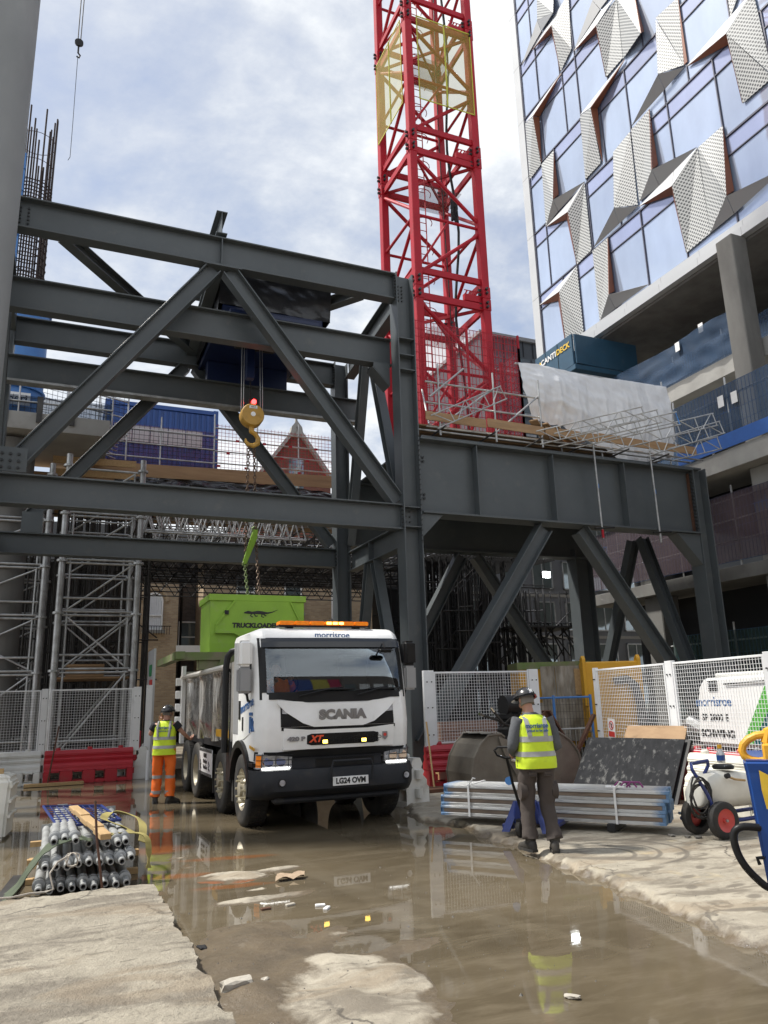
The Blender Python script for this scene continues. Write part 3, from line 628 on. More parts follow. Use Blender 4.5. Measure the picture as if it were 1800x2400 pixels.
# plate girder bay
G0, G1 = 7.80, 16.50
g = beam('girder', (G0, VF, 7.04), (G1, VF, 7.04), 1.92, .56, .05, .03, label='deep plate girder with welded stiffeners')
for u in (9.35, 11.65, 14.0):
    MB().box(u, u+.025, VF-.26, VF-.02, 6.14, 7.94).build('stiffener', m_steel, g)
bolt_part(g, [(7.86+.09*(i%2), VF-.02, z+.1*(i//2)) for z in (6.5, 7.45) for i in range(4)], (0,-1,0), .03)
MB().box(16.46, 16.5, VF-.10, VF-.02, 6.14, 7.9).build('packer_plate', m_rust, g)
beam('girder', (7.55, VB, 7.04), (15.9, VB, 7.04), 1.92, .5, .05, .03)
for u in (9.6, 12.1, 14.6, 16.75): beam('cross_beam', (u, VF+.3, 7.55), (u, VB-.26, 7.55), .8, .3)
MB().box(7.85, 16.9, VF-.2, VB+.3, 8.02, 8.07).build('deck_plate', m_steel, FR)
mb = MB(); mb.prism([(7.79, VF-.2, 6.07), (8.35, VF-.2, 6.07), (7.79, VF-.2, 5.5)], (0, .4, 0)); mb.build('bracket', m_steel, FR)
mb = MB(); mb.prism([(16.51, VF-.2, 6.07), (15.7, VF-.2, 6.07), (16.51, VF-.2, 5.2)], (0, .4, 0)); mb.build('bracket', m_steel, FR)
brace((11.38, VF, 5.98), (7.62, VF, .75), .38, .34, label='lighter diagonal brace catching the sun')
brace((12.52, VF, 5.98), (16.4, VF, .6), .38, .34)
brace((11.2, VB, 6.0), (8.0, VB, .7), .34, .3); brace((11.7, VB, 6.0), (15.3, VB, .8), .34, .3)
brace((16.78, 18.85, 6.5), (16.78, 21.7, .5), .32, .28, (1,0,0)); brace((16.78, 18.45, 6.5), (16.78, 16.4, .5), .32, .28, (1,0,0))
for u, v in ((7.54, VF), (7.3, VB), (16.77, VF), (15.6, VB), (-1.73, VF), (-1.83, VB)):
    MB().box(u-.4, u+.4, v-.4, v+.4, -.02, .06).build('base_plate', m_steel, FR)

# ---------------------------------------------------------------- hoist in the frame
H = thing('hoist_trolley', 'blue hoist trolley wrapped in black polythene on beams of the steel frame', 'hoist', (4.3, 18.6, 10.43))
mb = MB(); mb.box(3.06, 5.62, 16.72, 20.6, 10.95, 11.20); mb.build('body', m_blue_dark, H, bevel=.03)
MB().box(3.2, 5.45, 16.48, 16.76, 10.875, 10.98).build('wheel_carriage', m_blue_dark, H, bevel=.01); MB().box(3.2, 5.45, 19.48, 19.76, 10.385, 10.945).build('wheel_carriage', m_blue_dark, H, bevel=.01)
def wrap(s, t):
    # a crumpled hood: runs up one side, across the top and down
    per = [(2.98, 11.02), (3.04, 12.45), (5.86, 12.6), (5.80, 11.16)]
    q = s*3; i = min(2, int(q)); f = q-i; a, b2 = per[i], per[i+1]
    u = a[0]+(b2[0]-a[0])*f; z = a[1]+(b2[1]-a[1])*f; v = 16.70+3.95*t
    k = .05*n3(u*2.1, v*2.1, z*2.1)+.03*n3(u*6, v*6, z*3)
    return (u+k, v, z+k)
mb = MB().grid(60, 44, wrap)
def endw(v, sg):
    def f(s, t):
        u = 2.99+2.83*s; z = 11.17+(1.30+.12*s)*t; k = .05*n3(u*1.6, z*1.8, v)+.035*n3(u*4+z*3, z*4-u, v); return (u, v+sg*k, z)
    return f
mb.grid(44, 24, endw(16.70, 1)); mb.grid(30, 20, endw(20.64, 1))
mb.build('polythene_wrap', m_hoist_wrap, H, smooth=1, sharp=80)
MB().lathe([(.28,-.5),(.28,.5)], (4.1, 17.7, 10.85), (1,0,0), 18).build('rope_drum', m_dark_steel, H)
MB().box(3.88, 4.08, 17.6, 17.8, 9.75, 10.75).build('limit_switch_box', m_blue_dark, H, bevel=.01)
HK = thing('hook_block', 'yellow round hoist hook block hanging on ropes below the wrapped hoist', 'hook block', (4.02, 17.5, 8.0))
MB().lathe([(.05,-.16),(.27,-.16),(.29,-.12),(.29,.12),(.27,.16),(.05,.16)], (4.0, 17.5, 8.68), (0,1,0), 28).build('sheave_housing', m_hook, HK, smooth=1)
MB().lathe([(.06,-.18),(.06,-.16)], (4.0, 17.5, 8.68), (0,1,0), 14).build('hub_cap', m_white, HK)
lb = MB().box(3.90, 4.10, 17.325, 17.34, 8.83, 8.90).build('label_plate', m_white, HK)
text('lettering', 'ABUS', .05, (4.0, 17.322, 8.865), FRONT, m_txt_black, lb)
MB().path([(4.0,17.5,8.42),(4.0,17.5,8.28),(4.10,17.5,8.22),(4.17,17.5,8.11),(4.15,17.5,7.98),(4.05,17.5,7.91),(3.93,17.5,7.93),(3.86,17.5,8.01),(3.86,17.5,8.08)], .05, 10, [.07,.07,.06,.062,.068,.066,.055,.04,.02]).build('hook', m_hook, HK, smooth=1)
for x in (3.73, 3.79, 4.22, 4.28): MB().tube((x, 17.5, 8.7), (x+(.02 if x<4 else -.02), 17.6, 10.9), .008, 6).build('wire_rope', m_galv, HK)
LP = thing('signal_lamp', 'small red signal lamp glowing above the yellow hook block', 'lamp', (4.1, 17.9, 9.1))
MB().lathe([(.0,0),(.06,0),(.06,.07),(.03,.11)], (4.10, 17.75, 9.16), (0,-1,0), 14).build('lens', m_red_lit, LP)
MB().box(3.98, 4.22, 17.76, 17.9, 9.06, 9.26).build('housing', m_black, LP)
MB().tube((4.05, 17.85, 9.26), (4.0, 17.75, 9.8), .012, 6).build('cable', m_black, LP)
def chain(name, p, q, label, m, pitch=.085, r=.014, w=.032, group=None):
    p, q = V(p), V(q); d = q-p; n = int(d.length/pitch); t = thing(name, label, 'chain', q[:], group=group); d, s_, u_ = frame_of(d); lk = MB()
    for i in range(n):
        c = p+d*(pitch*(i+.5)); a = s_ if i % 2 else u_
        pts = [c+d*(pitch*.62*math.cos(k*math.pi/4))+a*(w*math.sin(k*math.pi/4)) for k in range(8)]; lk.path(pts, r, 5, closed=True)
    o = lk.build('chain_link', m, t, smooth=1, kind='stuff'); MB().path([q+V((.05*math.cos(a*.7), 0, .05*math.sin(a*.7)-.03)) for a in range(9)], .014, 5, closed=True).build('end_ring', m, t); return t
m_chain = mat('rusty_chain', (.16,.11,.075), .55, .5, (.09,.06,.045), 8)
m_chain_green = mat('green_chain', (.16,.24,.07), .55, .2, (.12,.13,.07), 8)
chain('lifting_chain', (3.93, 17.5, 7.92), (3.90, 17.5, 5.12), 'rusty lifting chain from the hook to the low end of the green bar', m_chain)
chain('lifting_chain', (4.07, 17.5, 7.92), (4.14, 17.5, 5.78), 'rusty lifting chain from the hook to the high end of the green bar', m_chain)
LB = thing('lifting_bar', 'tilted lime green lifting bar hanging between the chains', 'lifting bar', (4.0, 17.5, 5.0))
mb = MB(); mb.prism([(4.18,17.46,5.80),(4.08,17.46,5.80),(3.85,17.46,5.06),(3.86,17.46,4.94),(3.93,17.46,4.96),(4.18,17.46,5.60)], (0,.08,0)); mb.build('bar', m_green, LB, bevel=.01)
MB().path([(4.12+.07*math.cos(k*.9), 17.5, 5.80+.07*math.sin(k*.9)) for k in range(7)], .025, 6, closed=True).build('shackle', m_chain_green, LB)
MB().path([(3.90+.06*math.cos(k*.9), 17.5, 4.96+.06*math.sin(k*.9)) for k in range(7)], .025, 6, closed=True).build('shackle', m_chain_green, LB)
chain('hanging_chain', (3.89, 17.5, 4.93), (3.88, 17.0, 3.95), 'chain dropping from the low end of the green bar to the hopper', m_chain_green)
chain('hanging_chain', (4.15, 17.5, 5.50), (4.14, 17.0, 3.95), 'chain dropping from the high end of the green bar to the hopper', m_chain)

# ---------------------------------------------------------------- office building with a folded facade
FACETS = [('p',(0.36,26.29,20.25),(0.00,25.28,21.11),(0.00,25.27,17.62)),('p',(0.36,26.29,20.25),(0.00,25.27,17.62),(0.00,26.57,17.48)),('w',(0.00,28.42,20.71),(0.36,26.29,20.25),(0.00,25.28,21.11)),('r',(0.00,28.42,20.71),(0.00,26.87,20.14),(0.36,26.29,20.25)),
('r',(0.36,26.29,20.25),(0.00,26.87,20.14),(0.00,26.63,17.51)),('p',(0.00,24.13,21.19),(0.00,23.08,21.20),(0.00,24.14,17.65)),('p',(0.00,23.08,21.20),(0.36,23.00,18.30),(0.00,24.14,17.65)),('r',(0.00,23.08,21.20),(0.00,23.04,18.54),(0.36,23.00,18.30)),
('g',(0.00,24.14,17.65),(0.36,23.00,18.30),(0.00,23.09,17.76)),('g',(0.36,23.00,18.30),(0.00,21.00,17.77),(0.00,23.09,17.76)),('p',(0.36,18.88,20.74),(0.00,17.77,21.73),(0.00,18.96,17.94)),('p',(0.00,17.77,21.73),(0.00,17.76,18.04),(0.00,18.96,17.94)),
('w',(0.00,21.06,21.39),(0.36,18.88,20.74),(0.00,19.00,21.62)),('w',(0.36,18.88,20.74),(0.00,17.77,21.73),(0.00,19.00,21.62)),('r',(0.00,21.06,21.39),(0.00,19.23,20.67),(0.36,18.88,20.74)),('r',(0.36,18.88,20.74),(0.00,19.23,20.67),(0.00,18.97,17.95)),
('p',(0.00,17.74,21.71),(0.00,16.55,21.73),(0.36,16.56,18.68)),('p',(0.00,17.74,21.71),(0.36,16.56,18.68),(0.00,17.76,18.04)),('r',(0.00,16.55,21.73),(0.00,16.50,18.95),(0.36,16.56,18.68)),('g',(0.00,17.76,18.04),(0.36,16.56,18.68),(0.00,16.65,18.11)),
('g',(0.36,16.56,18.68),(0.00,14.44,18.41),(0.00,16.65,18.11)),('w',(0.00,27.30,24.47),(0.36,25.12,23.78),(0.00,25.19,24.61)),('w',(0.36,25.12,23.78),(0.00,24.16,24.82),(0.00,25.19,24.61)),('r',(0.00,27.30,24.47),(0.00,25.67,23.80),(0.36,25.12,23.78)),
('p',(0.36,25.12,23.78),(0.00,24.18,24.73),(0.00,25.27,21.16)),('p',(0.00,24.18,24.73),(0.00,24.18,21.26),(0.00,25.27,21.16)),('r',(0.36,25.12,23.78),(0.00,25.67,23.80),(0.00,25.29,21.17)),('p',(0.00,22.14,24.88),(0.00,21.01,25.05),(0.36,22.10,21.94)),
('p',(0.00,21.01,25.05),(0.00,21.09,21.49),(0.36,22.10,21.94)),('g',(0.00,24.07,21.27),(0.36,22.10,21.94),(0.00,22.27,21.37)),('g',(0.36,22.10,21.94),(0.00,21.07,21.43),(0.00,22.27,21.37)),('p',(0.00,20.95,25.09),(0.00,19.81,25.18),(0.00,20.99,21.56)),
('p',(0.00,19.81,25.18),(0.36,19.76,22.12),(0.00,20.99,21.56)),('r',(0.00,19.81,25.18),(0.00,19.74,22.42),(0.36,19.76,22.12)),('g',(0.00,20.99,21.56),(0.36,19.76,22.12),(0.00,19.82,21.51)),('g',(0.36,19.76,22.12),(0.00,17.77,21.76),(0.00,19.82,21.51)),
('w',(0.00,17.72,25.38),(0.36,15.53,24.70),(0.00,15.63,25.59)),('w',(0.36,15.53,24.70),(0.00,14.52,25.68),(0.00,15.63,25.59)),('r',(0.00,17.65,25.32),(0.00,15.81,24.59),(0.36,15.53,24.70)),('p',(0.36,15.54,24.67),(0.00,14.52,25.68),(0.00,14.35,21.93)),
('p',(0.36,15.54,24.67),(0.00,14.36,21.87),(0.00,15.62,21.88)),('r',(0.36,15.54,24.67),(0.00,15.81,24.59),(0.00,15.64,21.90)),('p',(0.00,27.22,28.05),(0.00,26.15,28.07),(0.36,26.11,25.11)),('p',(0.00,27.22,28.05),(0.36,26.11,25.11),(0.00,27.30,24.47)),
('r',(0.00,26.15,28.07),(0.00,26.08,25.48),(0.36,26.11,25.11)),('g',(0.00,27.30,24.47),(0.36,26.11,25.11),(0.00,26.24,24.64)),('g',(0.36,26.11,25.11),(0.00,24.10,24.82),(0.00,26.24,24.64)),('p',(0.00,24.00,28.31),(0.36,22.84,27.67),(0.00,24.10,24.88)),
('p',(0.36,22.84,27.67),(0.00,22.97,24.95),(0.00,24.10,24.88)),('w',(0.00,24.00,28.35),(0.00,20.80,28.61),(0.36,22.84,27.69)),('r',(0.36,22.84,27.69),(0.00,20.81,28.58),(0.00,22.78,27.72)),('r',(0.36,22.84,27.69),(0.00,22.78,27.72),(0.00,22.84,24.93)),
('p',(0.00,18.86,28.86),(0.00,17.63,28.65),(0.00,17.81,25.54)),('p',(0.00,18.87,28.79),(0.00,17.81,25.54),(0.36,18.81,25.88)),('g',(0.00,20.94,25.19),(0.36,18.81,25.87),(0.00,18.90,25.34)),('g',(0.36,18.81,25.87),(0.00,17.79,25.44),(0.00,18.90,25.34)),
('r',(0.00,17.63,28.65),(0.00,17.65,25.54),(0.00,17.81,25.54)),('p',(0.00,28.28,31.37),(0.36,27.10,30.72),(0.00,28.30,27.91)),('p',(0.36,27.10,30.72),(0.00,27.25,28.06),(0.00,28.30,27.91)),('w',(0.00,28.27,31.42),(0.00,25.02,31.69),(0.36,27.09,30.74)),
('r',(0.36,27.09,30.74),(0.00,25.00,31.63),(0.00,27.03,30.73)),('r',(0.36,27.09,30.74),(0.00,27.03,30.73),(0.00,27.18,28.15)),('w',(0.00,23.95,31.99),(0.36,21.89,31.33),(0.00,21.87,32.28)),('w',(0.36,21.89,31.33),(0.00,20.93,32.09),(0.00,21.87,32.28)),
('r',(0.00,23.90,31.94),(0.00,22.30,31.43),(0.36,21.89,31.33)),('p',(0.36,21.90,31.29),(0.00,20.85,31.92),(0.00,22.03,28.74)),('p',(0.00,20.85,31.92),(0.00,20.90,28.75),(0.00,22.03,28.74)),('r',(0.36,21.90,31.29),(0.00,22.30,31.43),(0.00,22.06,28.77)),
('p',(0.00,20.81,31.87),(0.36,19.41,28.48),(0.00,20.89,28.69)),('p',(0.00,20.81,31.87),(0.00,19.84,31.28),(0.36,19.41,28.48)),('r',(0.00,19.84,31.28),(0.00,19.58,28.82),(0.36,19.41,28.48)),('p',(0.36,24.96,34.36),(0.00,23.90,35.37),(0.00,24.10,32.24)),
('p',(0.36,24.96,34.36),(0.00,24.10,32.24),(0.00,25.05,31.77)),('w',(0.00,27.14,35.04),(0.36,24.96,34.36),(0.00,23.90,35.37)),('r',(0.00,27.14,35.04),(0.00,25.42,34.47),(0.36,24.96,34.36)),('r',(0.36,24.96,34.36),(0.00,25.42,34.47),(0.00,25.08,31.80)),
('p',(0.00,26.35,37.63),(0.00,24.96,36.67),(0.36,24.75,34.95)),('p',(0.00,26.35,37.63),(0.36,24.75,34.95),(0.00,26.50,36.36)),('g',(0.00,28.16,34.98),(0.00,26.50,36.36),(0.00,26.23,35.40)),('g',(0.00,26.50,36.36),(0.36,24.75,34.94),(0.00,26.23,35.40)),
('g',(0.00,23.95,31.99),(0.00,22.33,33.36),(0.00,21.91,32.40)),('g',(0.00,22.33,33.36),(0.00,20.93,32.43),(0.00,21.91,32.40)),('p',(0.00,15.51,26.72),(0.00,14.95,26.28),(0.00,15.53,25.56))]
UF = 21.0
OB = thing('office_building', 'new office block with folded white perforated panels and blue glass over bare concrete floors', 'building', (24, 22, 0))
def fpt(p): return (UF-.06-p[0], p[1], p[2])
FM = {'p': ('perforated_panel', m_perf), 'w': ('hood_panel', m_white_panel), 'r': ('reveal_panel', m_reveal), 'g': ('sill_panel', m_grey_panel)}
for k, *ps in FACETS:
    pts = [V(fpt(p)) for p in ps]; nrm = (pts[1]-pts[0]).cross(pts[2]-pts[0])
    if nrm.x > 0: pts.reverse(); nrm = -nrm
    c = (pts[0]+pts[1]+pts[2])/3; pts = [p+(c-p).normalized()*.012 for p in pts]      # open joints between the folded sheets
    name, mm = FM[k]; MB().prism(pts, -nrm.normalized()*.03).build(name, mm, OB)
LEV = [17.72, 21.22, 24.72, 28.22, 31.72, 35.22, 38.72, 42.2]
MUL = [[28.35,26.45,25.3,23.05,21.06,18.95,16.6,14.3,12.0], [28.35,27.35,25.35,24.1,22.2,19.9,18.95,16.6,14.4,12.0], [28.35,26.2,24.05,22.7,21.0,19.0,17.75,15.6,13.5,12.0], [28.35,26.95,25.05,24.0,22.0,19.75,17.7,15.5,13.5,12.0],
       [28.35,27.0,25.2,24.0,22.3,20.8,19.7,17.6,15.4,12.0], [28.35,27.2,25.1,23.0,20.9,18.8,16.7,14.6,12.0], [28.35,27.2,25.1,23.0,20.9,18.8,16.7,14.6,12.0]]
mul = MB()
for i in range(7):
    z0, z1 = LEV[i], LEV[i+1]; zt = z1-.78
    for a, b in zip(MUL[i], MUL[i][1:]):
        dx = .012*((int(a*37) % 5)-2)      # panes never sit perfectly in line
        for za, zb, mm, nm in ((z0+.05, zt-.03, m_fac_glass, 'glass_pane'), (zt+.03, z1-.05, m_fac_glass2, 'transom_pane')):
            MB().add([(UF+.02+dx*.3, a-.03, za), (UF+.02-dx*.3, b+.03, za), (UF+.02-dx*.3, b+.03, zb), (UF+.02+dx*.3, a-.03, zb)], [(0,1,2,3)]).build(nm, mm, OB)
        mul.box(UF-.03, UF+.06, a-.022, a+.022, z0, z1)
    mul.box(UF-.03, UF+.06, 12, 28.38, z1-.035, z1+.035); mul.box(UF-.025, UF+.05, 12, 28.35, zt-.022, zt+.022)
mul.build('mullion_grid', m_mullion, OB, kind='stuff')
for z in LEV[:-1]: MB().box(UF-.06, UF+.4, 28.40, 28.95, z-.02, z+3.46).build('corner_panel', m_white_panel, OB)
MB().box(UF+.06, 48, 12, 28.9, 17.3, 42.2).build('core', m_mullion, OB)
for v in range(12, 29, 2): MB().box(UF-.10, UF+.06, v+.35, min(v+2.34, 28.95), 17.35, 17.68).build('band_panel', m_band, OB); MB().box(UF-.24, UF+.04, v+.35, min(v+2.34, 28.95), 17.02, 17.34).build('band_panel', m_band, OB)
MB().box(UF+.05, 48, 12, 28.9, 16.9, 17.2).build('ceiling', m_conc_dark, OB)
# concrete floors below
fl = MB().box(UF+.02, 48, 8, 24.6, 12.55, 13.2).build('floor_slab', m_conc, OB, bevel=.01)
fl2 = MB().box(18.0, 48, 6, 23.2, 8.15, 8.75).build('floor_slab', m_conc, OB, bevel=.01)
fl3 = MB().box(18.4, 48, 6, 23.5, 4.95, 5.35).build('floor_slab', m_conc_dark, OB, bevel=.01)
def rcol(u0, u1, v0, v1, z0, z1, m=m_conc): return MB().box(u0, u1, v0, v1, z0, z1).build('concrete_column', m, OB, bevel=.03)
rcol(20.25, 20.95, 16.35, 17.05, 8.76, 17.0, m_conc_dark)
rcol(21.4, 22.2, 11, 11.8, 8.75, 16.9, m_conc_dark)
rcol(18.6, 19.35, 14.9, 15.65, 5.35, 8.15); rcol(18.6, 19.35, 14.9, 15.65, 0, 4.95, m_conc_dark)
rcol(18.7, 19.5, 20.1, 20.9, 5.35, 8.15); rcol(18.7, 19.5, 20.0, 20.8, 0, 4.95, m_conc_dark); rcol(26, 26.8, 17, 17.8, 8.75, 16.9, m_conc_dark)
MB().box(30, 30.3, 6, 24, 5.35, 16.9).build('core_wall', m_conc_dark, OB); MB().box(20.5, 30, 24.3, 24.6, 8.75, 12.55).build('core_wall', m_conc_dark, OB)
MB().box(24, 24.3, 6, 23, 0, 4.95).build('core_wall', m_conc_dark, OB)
for v in (18.5, 20.4, 22.2): MB().lathe([(.05, 0), (.05, 3.8)], (22.5, v, 8.75), (0,0,1), 8).build('back_prop', m_galv, OB)
for z0, z1 in ((.1, 4.9), (5.45, 8.1)):
    o = MB().grid(60, 12, lambda s, q: (19.9+.10*n3(s*16, q*4, z0), 6+16.5*s, z0+(z1-z0)*q)).build('shade_sheet', m_shade_black, OB, smooth=1)  # black sheets added to imitate the shade inside the open floors
m_canti_wire = mat('guard_wire', (.03,.08,.20), .5)
# edge protection, netting: things clamped to the slab edges
def guard(name, u, v0, v1, z0, z1, net, label, rails=2, board=None, bow=.03, group=None, posts=2.2):
    t = thing(name, label, 'edge guard', (u, v0, z0), group=group)
    def f(s, q): return (u-.05+bow*2*n3(s*18+u, q*3, z0)-.0, v0+(v1-v0)*s, z0+(z1-z0)*q+.03*n3(s*9, 1, z0)*(1-q))
    MB().grid(40, 8, f).build('netting', net, t, smooth=1)
    n = max(1, int((v1-v0)/posts))
    for i in range(n+1):
        v = v0+(v1-v0)*i/n; MB().tube((u, v, z0-.25), (u, v, z1+.25), .03, 8).build('post', m_galv, t)
    for i in range(rails):
        z = z0+(z1-z0)*(i+1)/(rails+.25); MB().tube((u+.04, v0-.2, z), (u+.04, v1+.2, z), .026, 8).build('rail', m_galv, t)
    wm = MB(); k = int((v1-v0)/.13)
    for i in range(k+1): v = v0+(v1-v0)*i/k; wm.bar((u-.02, v, z0), (u-.02, v, z1), .012, .012)
    for i in range(5): wm.bar((u-.02, v0, z0+(z1-z0)*i/4), (u-.02, v1, z0+(z1-z0)*i/4), .012, .012)
    wm.build('wire_mesh', m_canti_wire, t, kind='stuff')
    if board: MB().box(u-.09, u-.06, v0, v1, z0-.28, z0+.16).build('toe_board', board, t)
    return t
m_board_blue = mat('toe_board_blue', (.02,.10,.36), .6)
guard('edge_guard', 22.35, 9, 24.2, 13.25, 14.85, m_net_blue, 'blue netted edge guard along the highest open floor of the office block', 2)
guard('edge_guard', 18.02, 7, 17.7, 9.05, 10.72, m_net_blue, 'blue netted guard with bright blue toe board above the slab beside the girder end', 1, m_board_blue, posts=1.9)
guard('edge_guard', 18.45, 7, 23.2, 5.5, 7.55, m_net_purple, 'purple stained debris netting on the lowest open floor beside the frame column', 3)
guard('edge_guard', 18.5, 17.4, 23.2, 8.9, 9.9, m_net_blue, 'blue netted guard on the slab behind the white sheeting', 2)
guard('ground_guard', 18.6, 7, 19.5, .9, 3.5, net_mat('green_net', (.012,.04,.035), .6), 'dark green mesh screen at ground level under the office block', 2)
for i, (v, z, c) in enumerate(((15.6, 10.05, m_sign_red), (15.1, 10.0, m_grey_panel), (18.6, 14.5, m_blue), (19.8, 14.3, m_white))):
    u = 17.9 if i < 2 else 20.85
    tag(MB().box(u, u+.012, v, v+.22, z, z+.36).build('safety_sign', m_white if i != 2 else m_white, bevel=.004), ('small white and red notice on the blue netted guard by the girder', 'small plain white notice on the blue netted guard, paler of two', 'small white notice on the netting of the highest open floor', 'little white tag near the loading platform on blue netting')[i], 'sign')
CD = thing('loading_platform', 'dark blue cantilevered loading platform with yellow and white lettering', 'loading platform', (20.9, 24.6, 15.1))
m_canti = mat('platform_blue', (.022,.075,.13), .5, 0, (.018,.06,.105), 1.5, .04, 30, (.10,.13,.15), .15, 2)
MB().box(19.2, 19.3, 24.0, 26.7, 15.3, 16.72).build('gate_panel', m_canti, CD, bevel=.012)
MB().box(19.3, 22.6, 23.9, 24.0, 15.35, 16.7).build('side_panel', m_canti, CD, bevel=.012)
MB().box(19.2, 22.6, 23.9, 26.8, 15.08, 15.30).build('deck', m_canti, CD, bevel=.012)
MB().box(19.3, 22.6, 26.7, 26.8, 15.3, 16.7).build('side_panel', m_canti, CD, bevel=.012)
lt = MB()
for v in (25.0, 25.9): lt.box(19.185, 19.2, v, v+.02, 15.32, 16.7)
lt.build('gate_joint', m_black, CD)
text('lettering', 'CANTI', .36, (19.17, 25.67, 16.28), SIDE, m_txt_white, CD, .010, 'CENTER', 1.05)
text('lettering', 'DECK', .36, (19.17, 24.60, 16.28), SIDE, m_txt_yellow, CD, .010, 'CENTER', 1.0)
MB().prism([(19.18, 26.42, 16.28), (19.18, 26.32, 16.42), (19.18, 26.22, 16.28), (19.18, 26.32, 16.14)], (.015,0,0)).build('emblem', m_txt_yellow, CD)
NT = thing('safety_net', 'blue net draped from the loading platform towards the concrete column', 'net', (20.8, 19, 13.3))
def fnet(s, q): return (20.9-.25*q*math.sin(s*9)*.4+.08*n3(s*12, q*4), 17.3+6.6*s, 13.22+(1.50+.02*n3(s*7, 2))*q)
MB().grid(40, 12, fnet).build('netting', m_net_blue, NT, smooth=1)


# ---------------------------------------------------------------- red tower crane
CU, CV, CS, CZ0, CZ1 = 9.5, 19.0, 2.4, 8.1, 40.0
TC = thing('tower_crane', 'red lattice tower crane mast rising behind the grey gantry', 'crane', (CU+1.2, CV+1.2, 8.1))
corners = [(CU, CV), (CU+CS, CV), (CU+CS, CV+CS), (CU, CV+CS)]
SPL = [8.9, 14.2, 19.5, 24.8, 30.1, 35.4]
for i, (x, y) in enumerate(corners):
    ch = MB().box(x-.13, x+.13, y-.13, y+.13, CZ0, CZ1).build('chord', m_red, TC, bevel=.015)
    bl = []
    for z in SPL[1:]:
        for za, zb in ((z-.42, z-.012), (z+.012, z+.42)): MB().box(x-.145, x+.145, y-.145, y+.145, za, zb).build('splice_plate', m_red, ch, bevel=.01)
        for dz in (-.32, -.17, .17, .32): bl += [((x-.02, y-.145, z+dz), (0,-1,0)), ((x-.145, y-.02, z+dz), (-1,0,0))]
    bb = MB()
    for p, d in bl: bolts(bb, [p], d, .045, .09)
    bb.build('splice_bolt', m_bolt, ch, kind='stuff')
faces = [(0,1), (0,3), (1,2), (3,2)]
for a, b in faces:
    A_, B_ = corners[a], corners[b]
    for k in range(len(SPL)-1):
        z0, z1 = SPL[k], SPL[k+1]; h = z1-z0
        def P(c, z): return (c[0], c[1], z)
        main = (a, b) in ((0,1), (3,2))
        for p, q, r in (((A_, z1-.45), (B_, z0+h*.52), .065), ((B_, z0+h*.46), (A_, z0+.45), .065)) if main else (((B_, z1-.45), (A_, z0+h*.52), .06), ((A_, z0+h*.46), (B_, z0+.45), .06)):
            MB().tube(P(*p), P(*q), r, 8).build('brace', m_red, TC)
        MB().bar(P(A_, z1-.28), P(B_, z1-.28), .10, .22).build('strut', m_red, TC)
        MB().bar(P(A_, z0+.62), P(B_, z0+.62), .10, .20).build('strut', m_red, TC)
        MB().tube(P(A_, z0+h*.49), P(B_, z0+h*.49), .05, 8).build('strut', m_red, TC)
        if main:
            m = [(A_[i]+B_[i])/2 for i in (0,1)]; MB().tube(P(A_, z0+.62), (m[0], m[1], z0+h*.49), .04, 7).build('strut', m_red, TC)
for k, z in enumerate(SPL[1:]):
    for q in range(2): MB().bar((CU, CV+(CS if q else 0), z-.3), (CU+CS, CV+(0 if q else CS), z-.3), .06, .10).build('plan_brace', m_red, TC)
    pl = MB()
    if k in (0, 1, 2):
        MB().box(CU+.9, CU+CS-.1, CV+.9, CV+CS-.2, z-.75, z-.72).build('landing_grating', net_mat('grating', (.22,.16,.17), .28), TC)
    br = MB().box(CU+CS-.75, CU+CS-.15, CV-.02, CV+.12, z-.12, z+.12).build('clamp_bracket', m_red, TC, bevel=.01)
    tt = MB()
    for i in range(5): tt.bar((CU+CS-.70+.12*i, CV, z+.12), (CU+CS-.64+.12*i, CV, z+.24), .02, .05)
    tt.bar((CU+CS-.75, CV, z+.25), (CU+CS-.12, CV, z+.25), .02, .02); tt.build('clamp_teeth', m_red, br)
lad = MB()
for sx in (0, .42): lad.tube((CU+.55+sx, CV+1.1, CZ0), (CU+.55+sx, CV+1.1, CZ1), .022, 6)
z = CZ0
while z < CZ1: lad.tube((CU+.55, CV+1.1, z), (CU+.97, CV+1.1, z), .014, 5); z += .3
lad.build('ladder', m_red, TC)
hoop = MB(); z = CZ0+1.5
while z < CZ1:
    hoop.path([(CU+.76+.36*math.cos(a), CV+1.1-.36-.36*math.sin(a)+.3, z) for a in [math.pi*k/8 for k in range(9)]], .014, 5); z += 1.1
hoop.build('ladder_hoop', m_red, TC, kind='stuff')
MB().path([(CU+1.75+.12*math.sin(k*.7), CV+.55+.05*math.sin(k), CZ0+k*.8) for k in range(40)], .045, 8).build('power_cable', m_black, TC, smooth=1)
MB().path([(CU+1.35+.05*math.sin(k*.6), CV+.5, CZ0+k*1.6) for k in range(20)], .02, 6).build('power_cable', m_black, TC)
MB().path([(CU-.0+.05+.03*math.sin(k), CV+.35, CZ0+k*1.6) for k in range(20)], .015, 6).build('wire_rope', m_galv_dark, TC)
kn = MB()
for i in range(5): kn.path([(CU+1.75+.1*math.sin(i+q), CV+.5, 18.1-.16*q+.05*math.sin(i*2)) for q in range(6)], .05, 6)
kn.build('cable_bundle', m_black, TC, smooth=1)
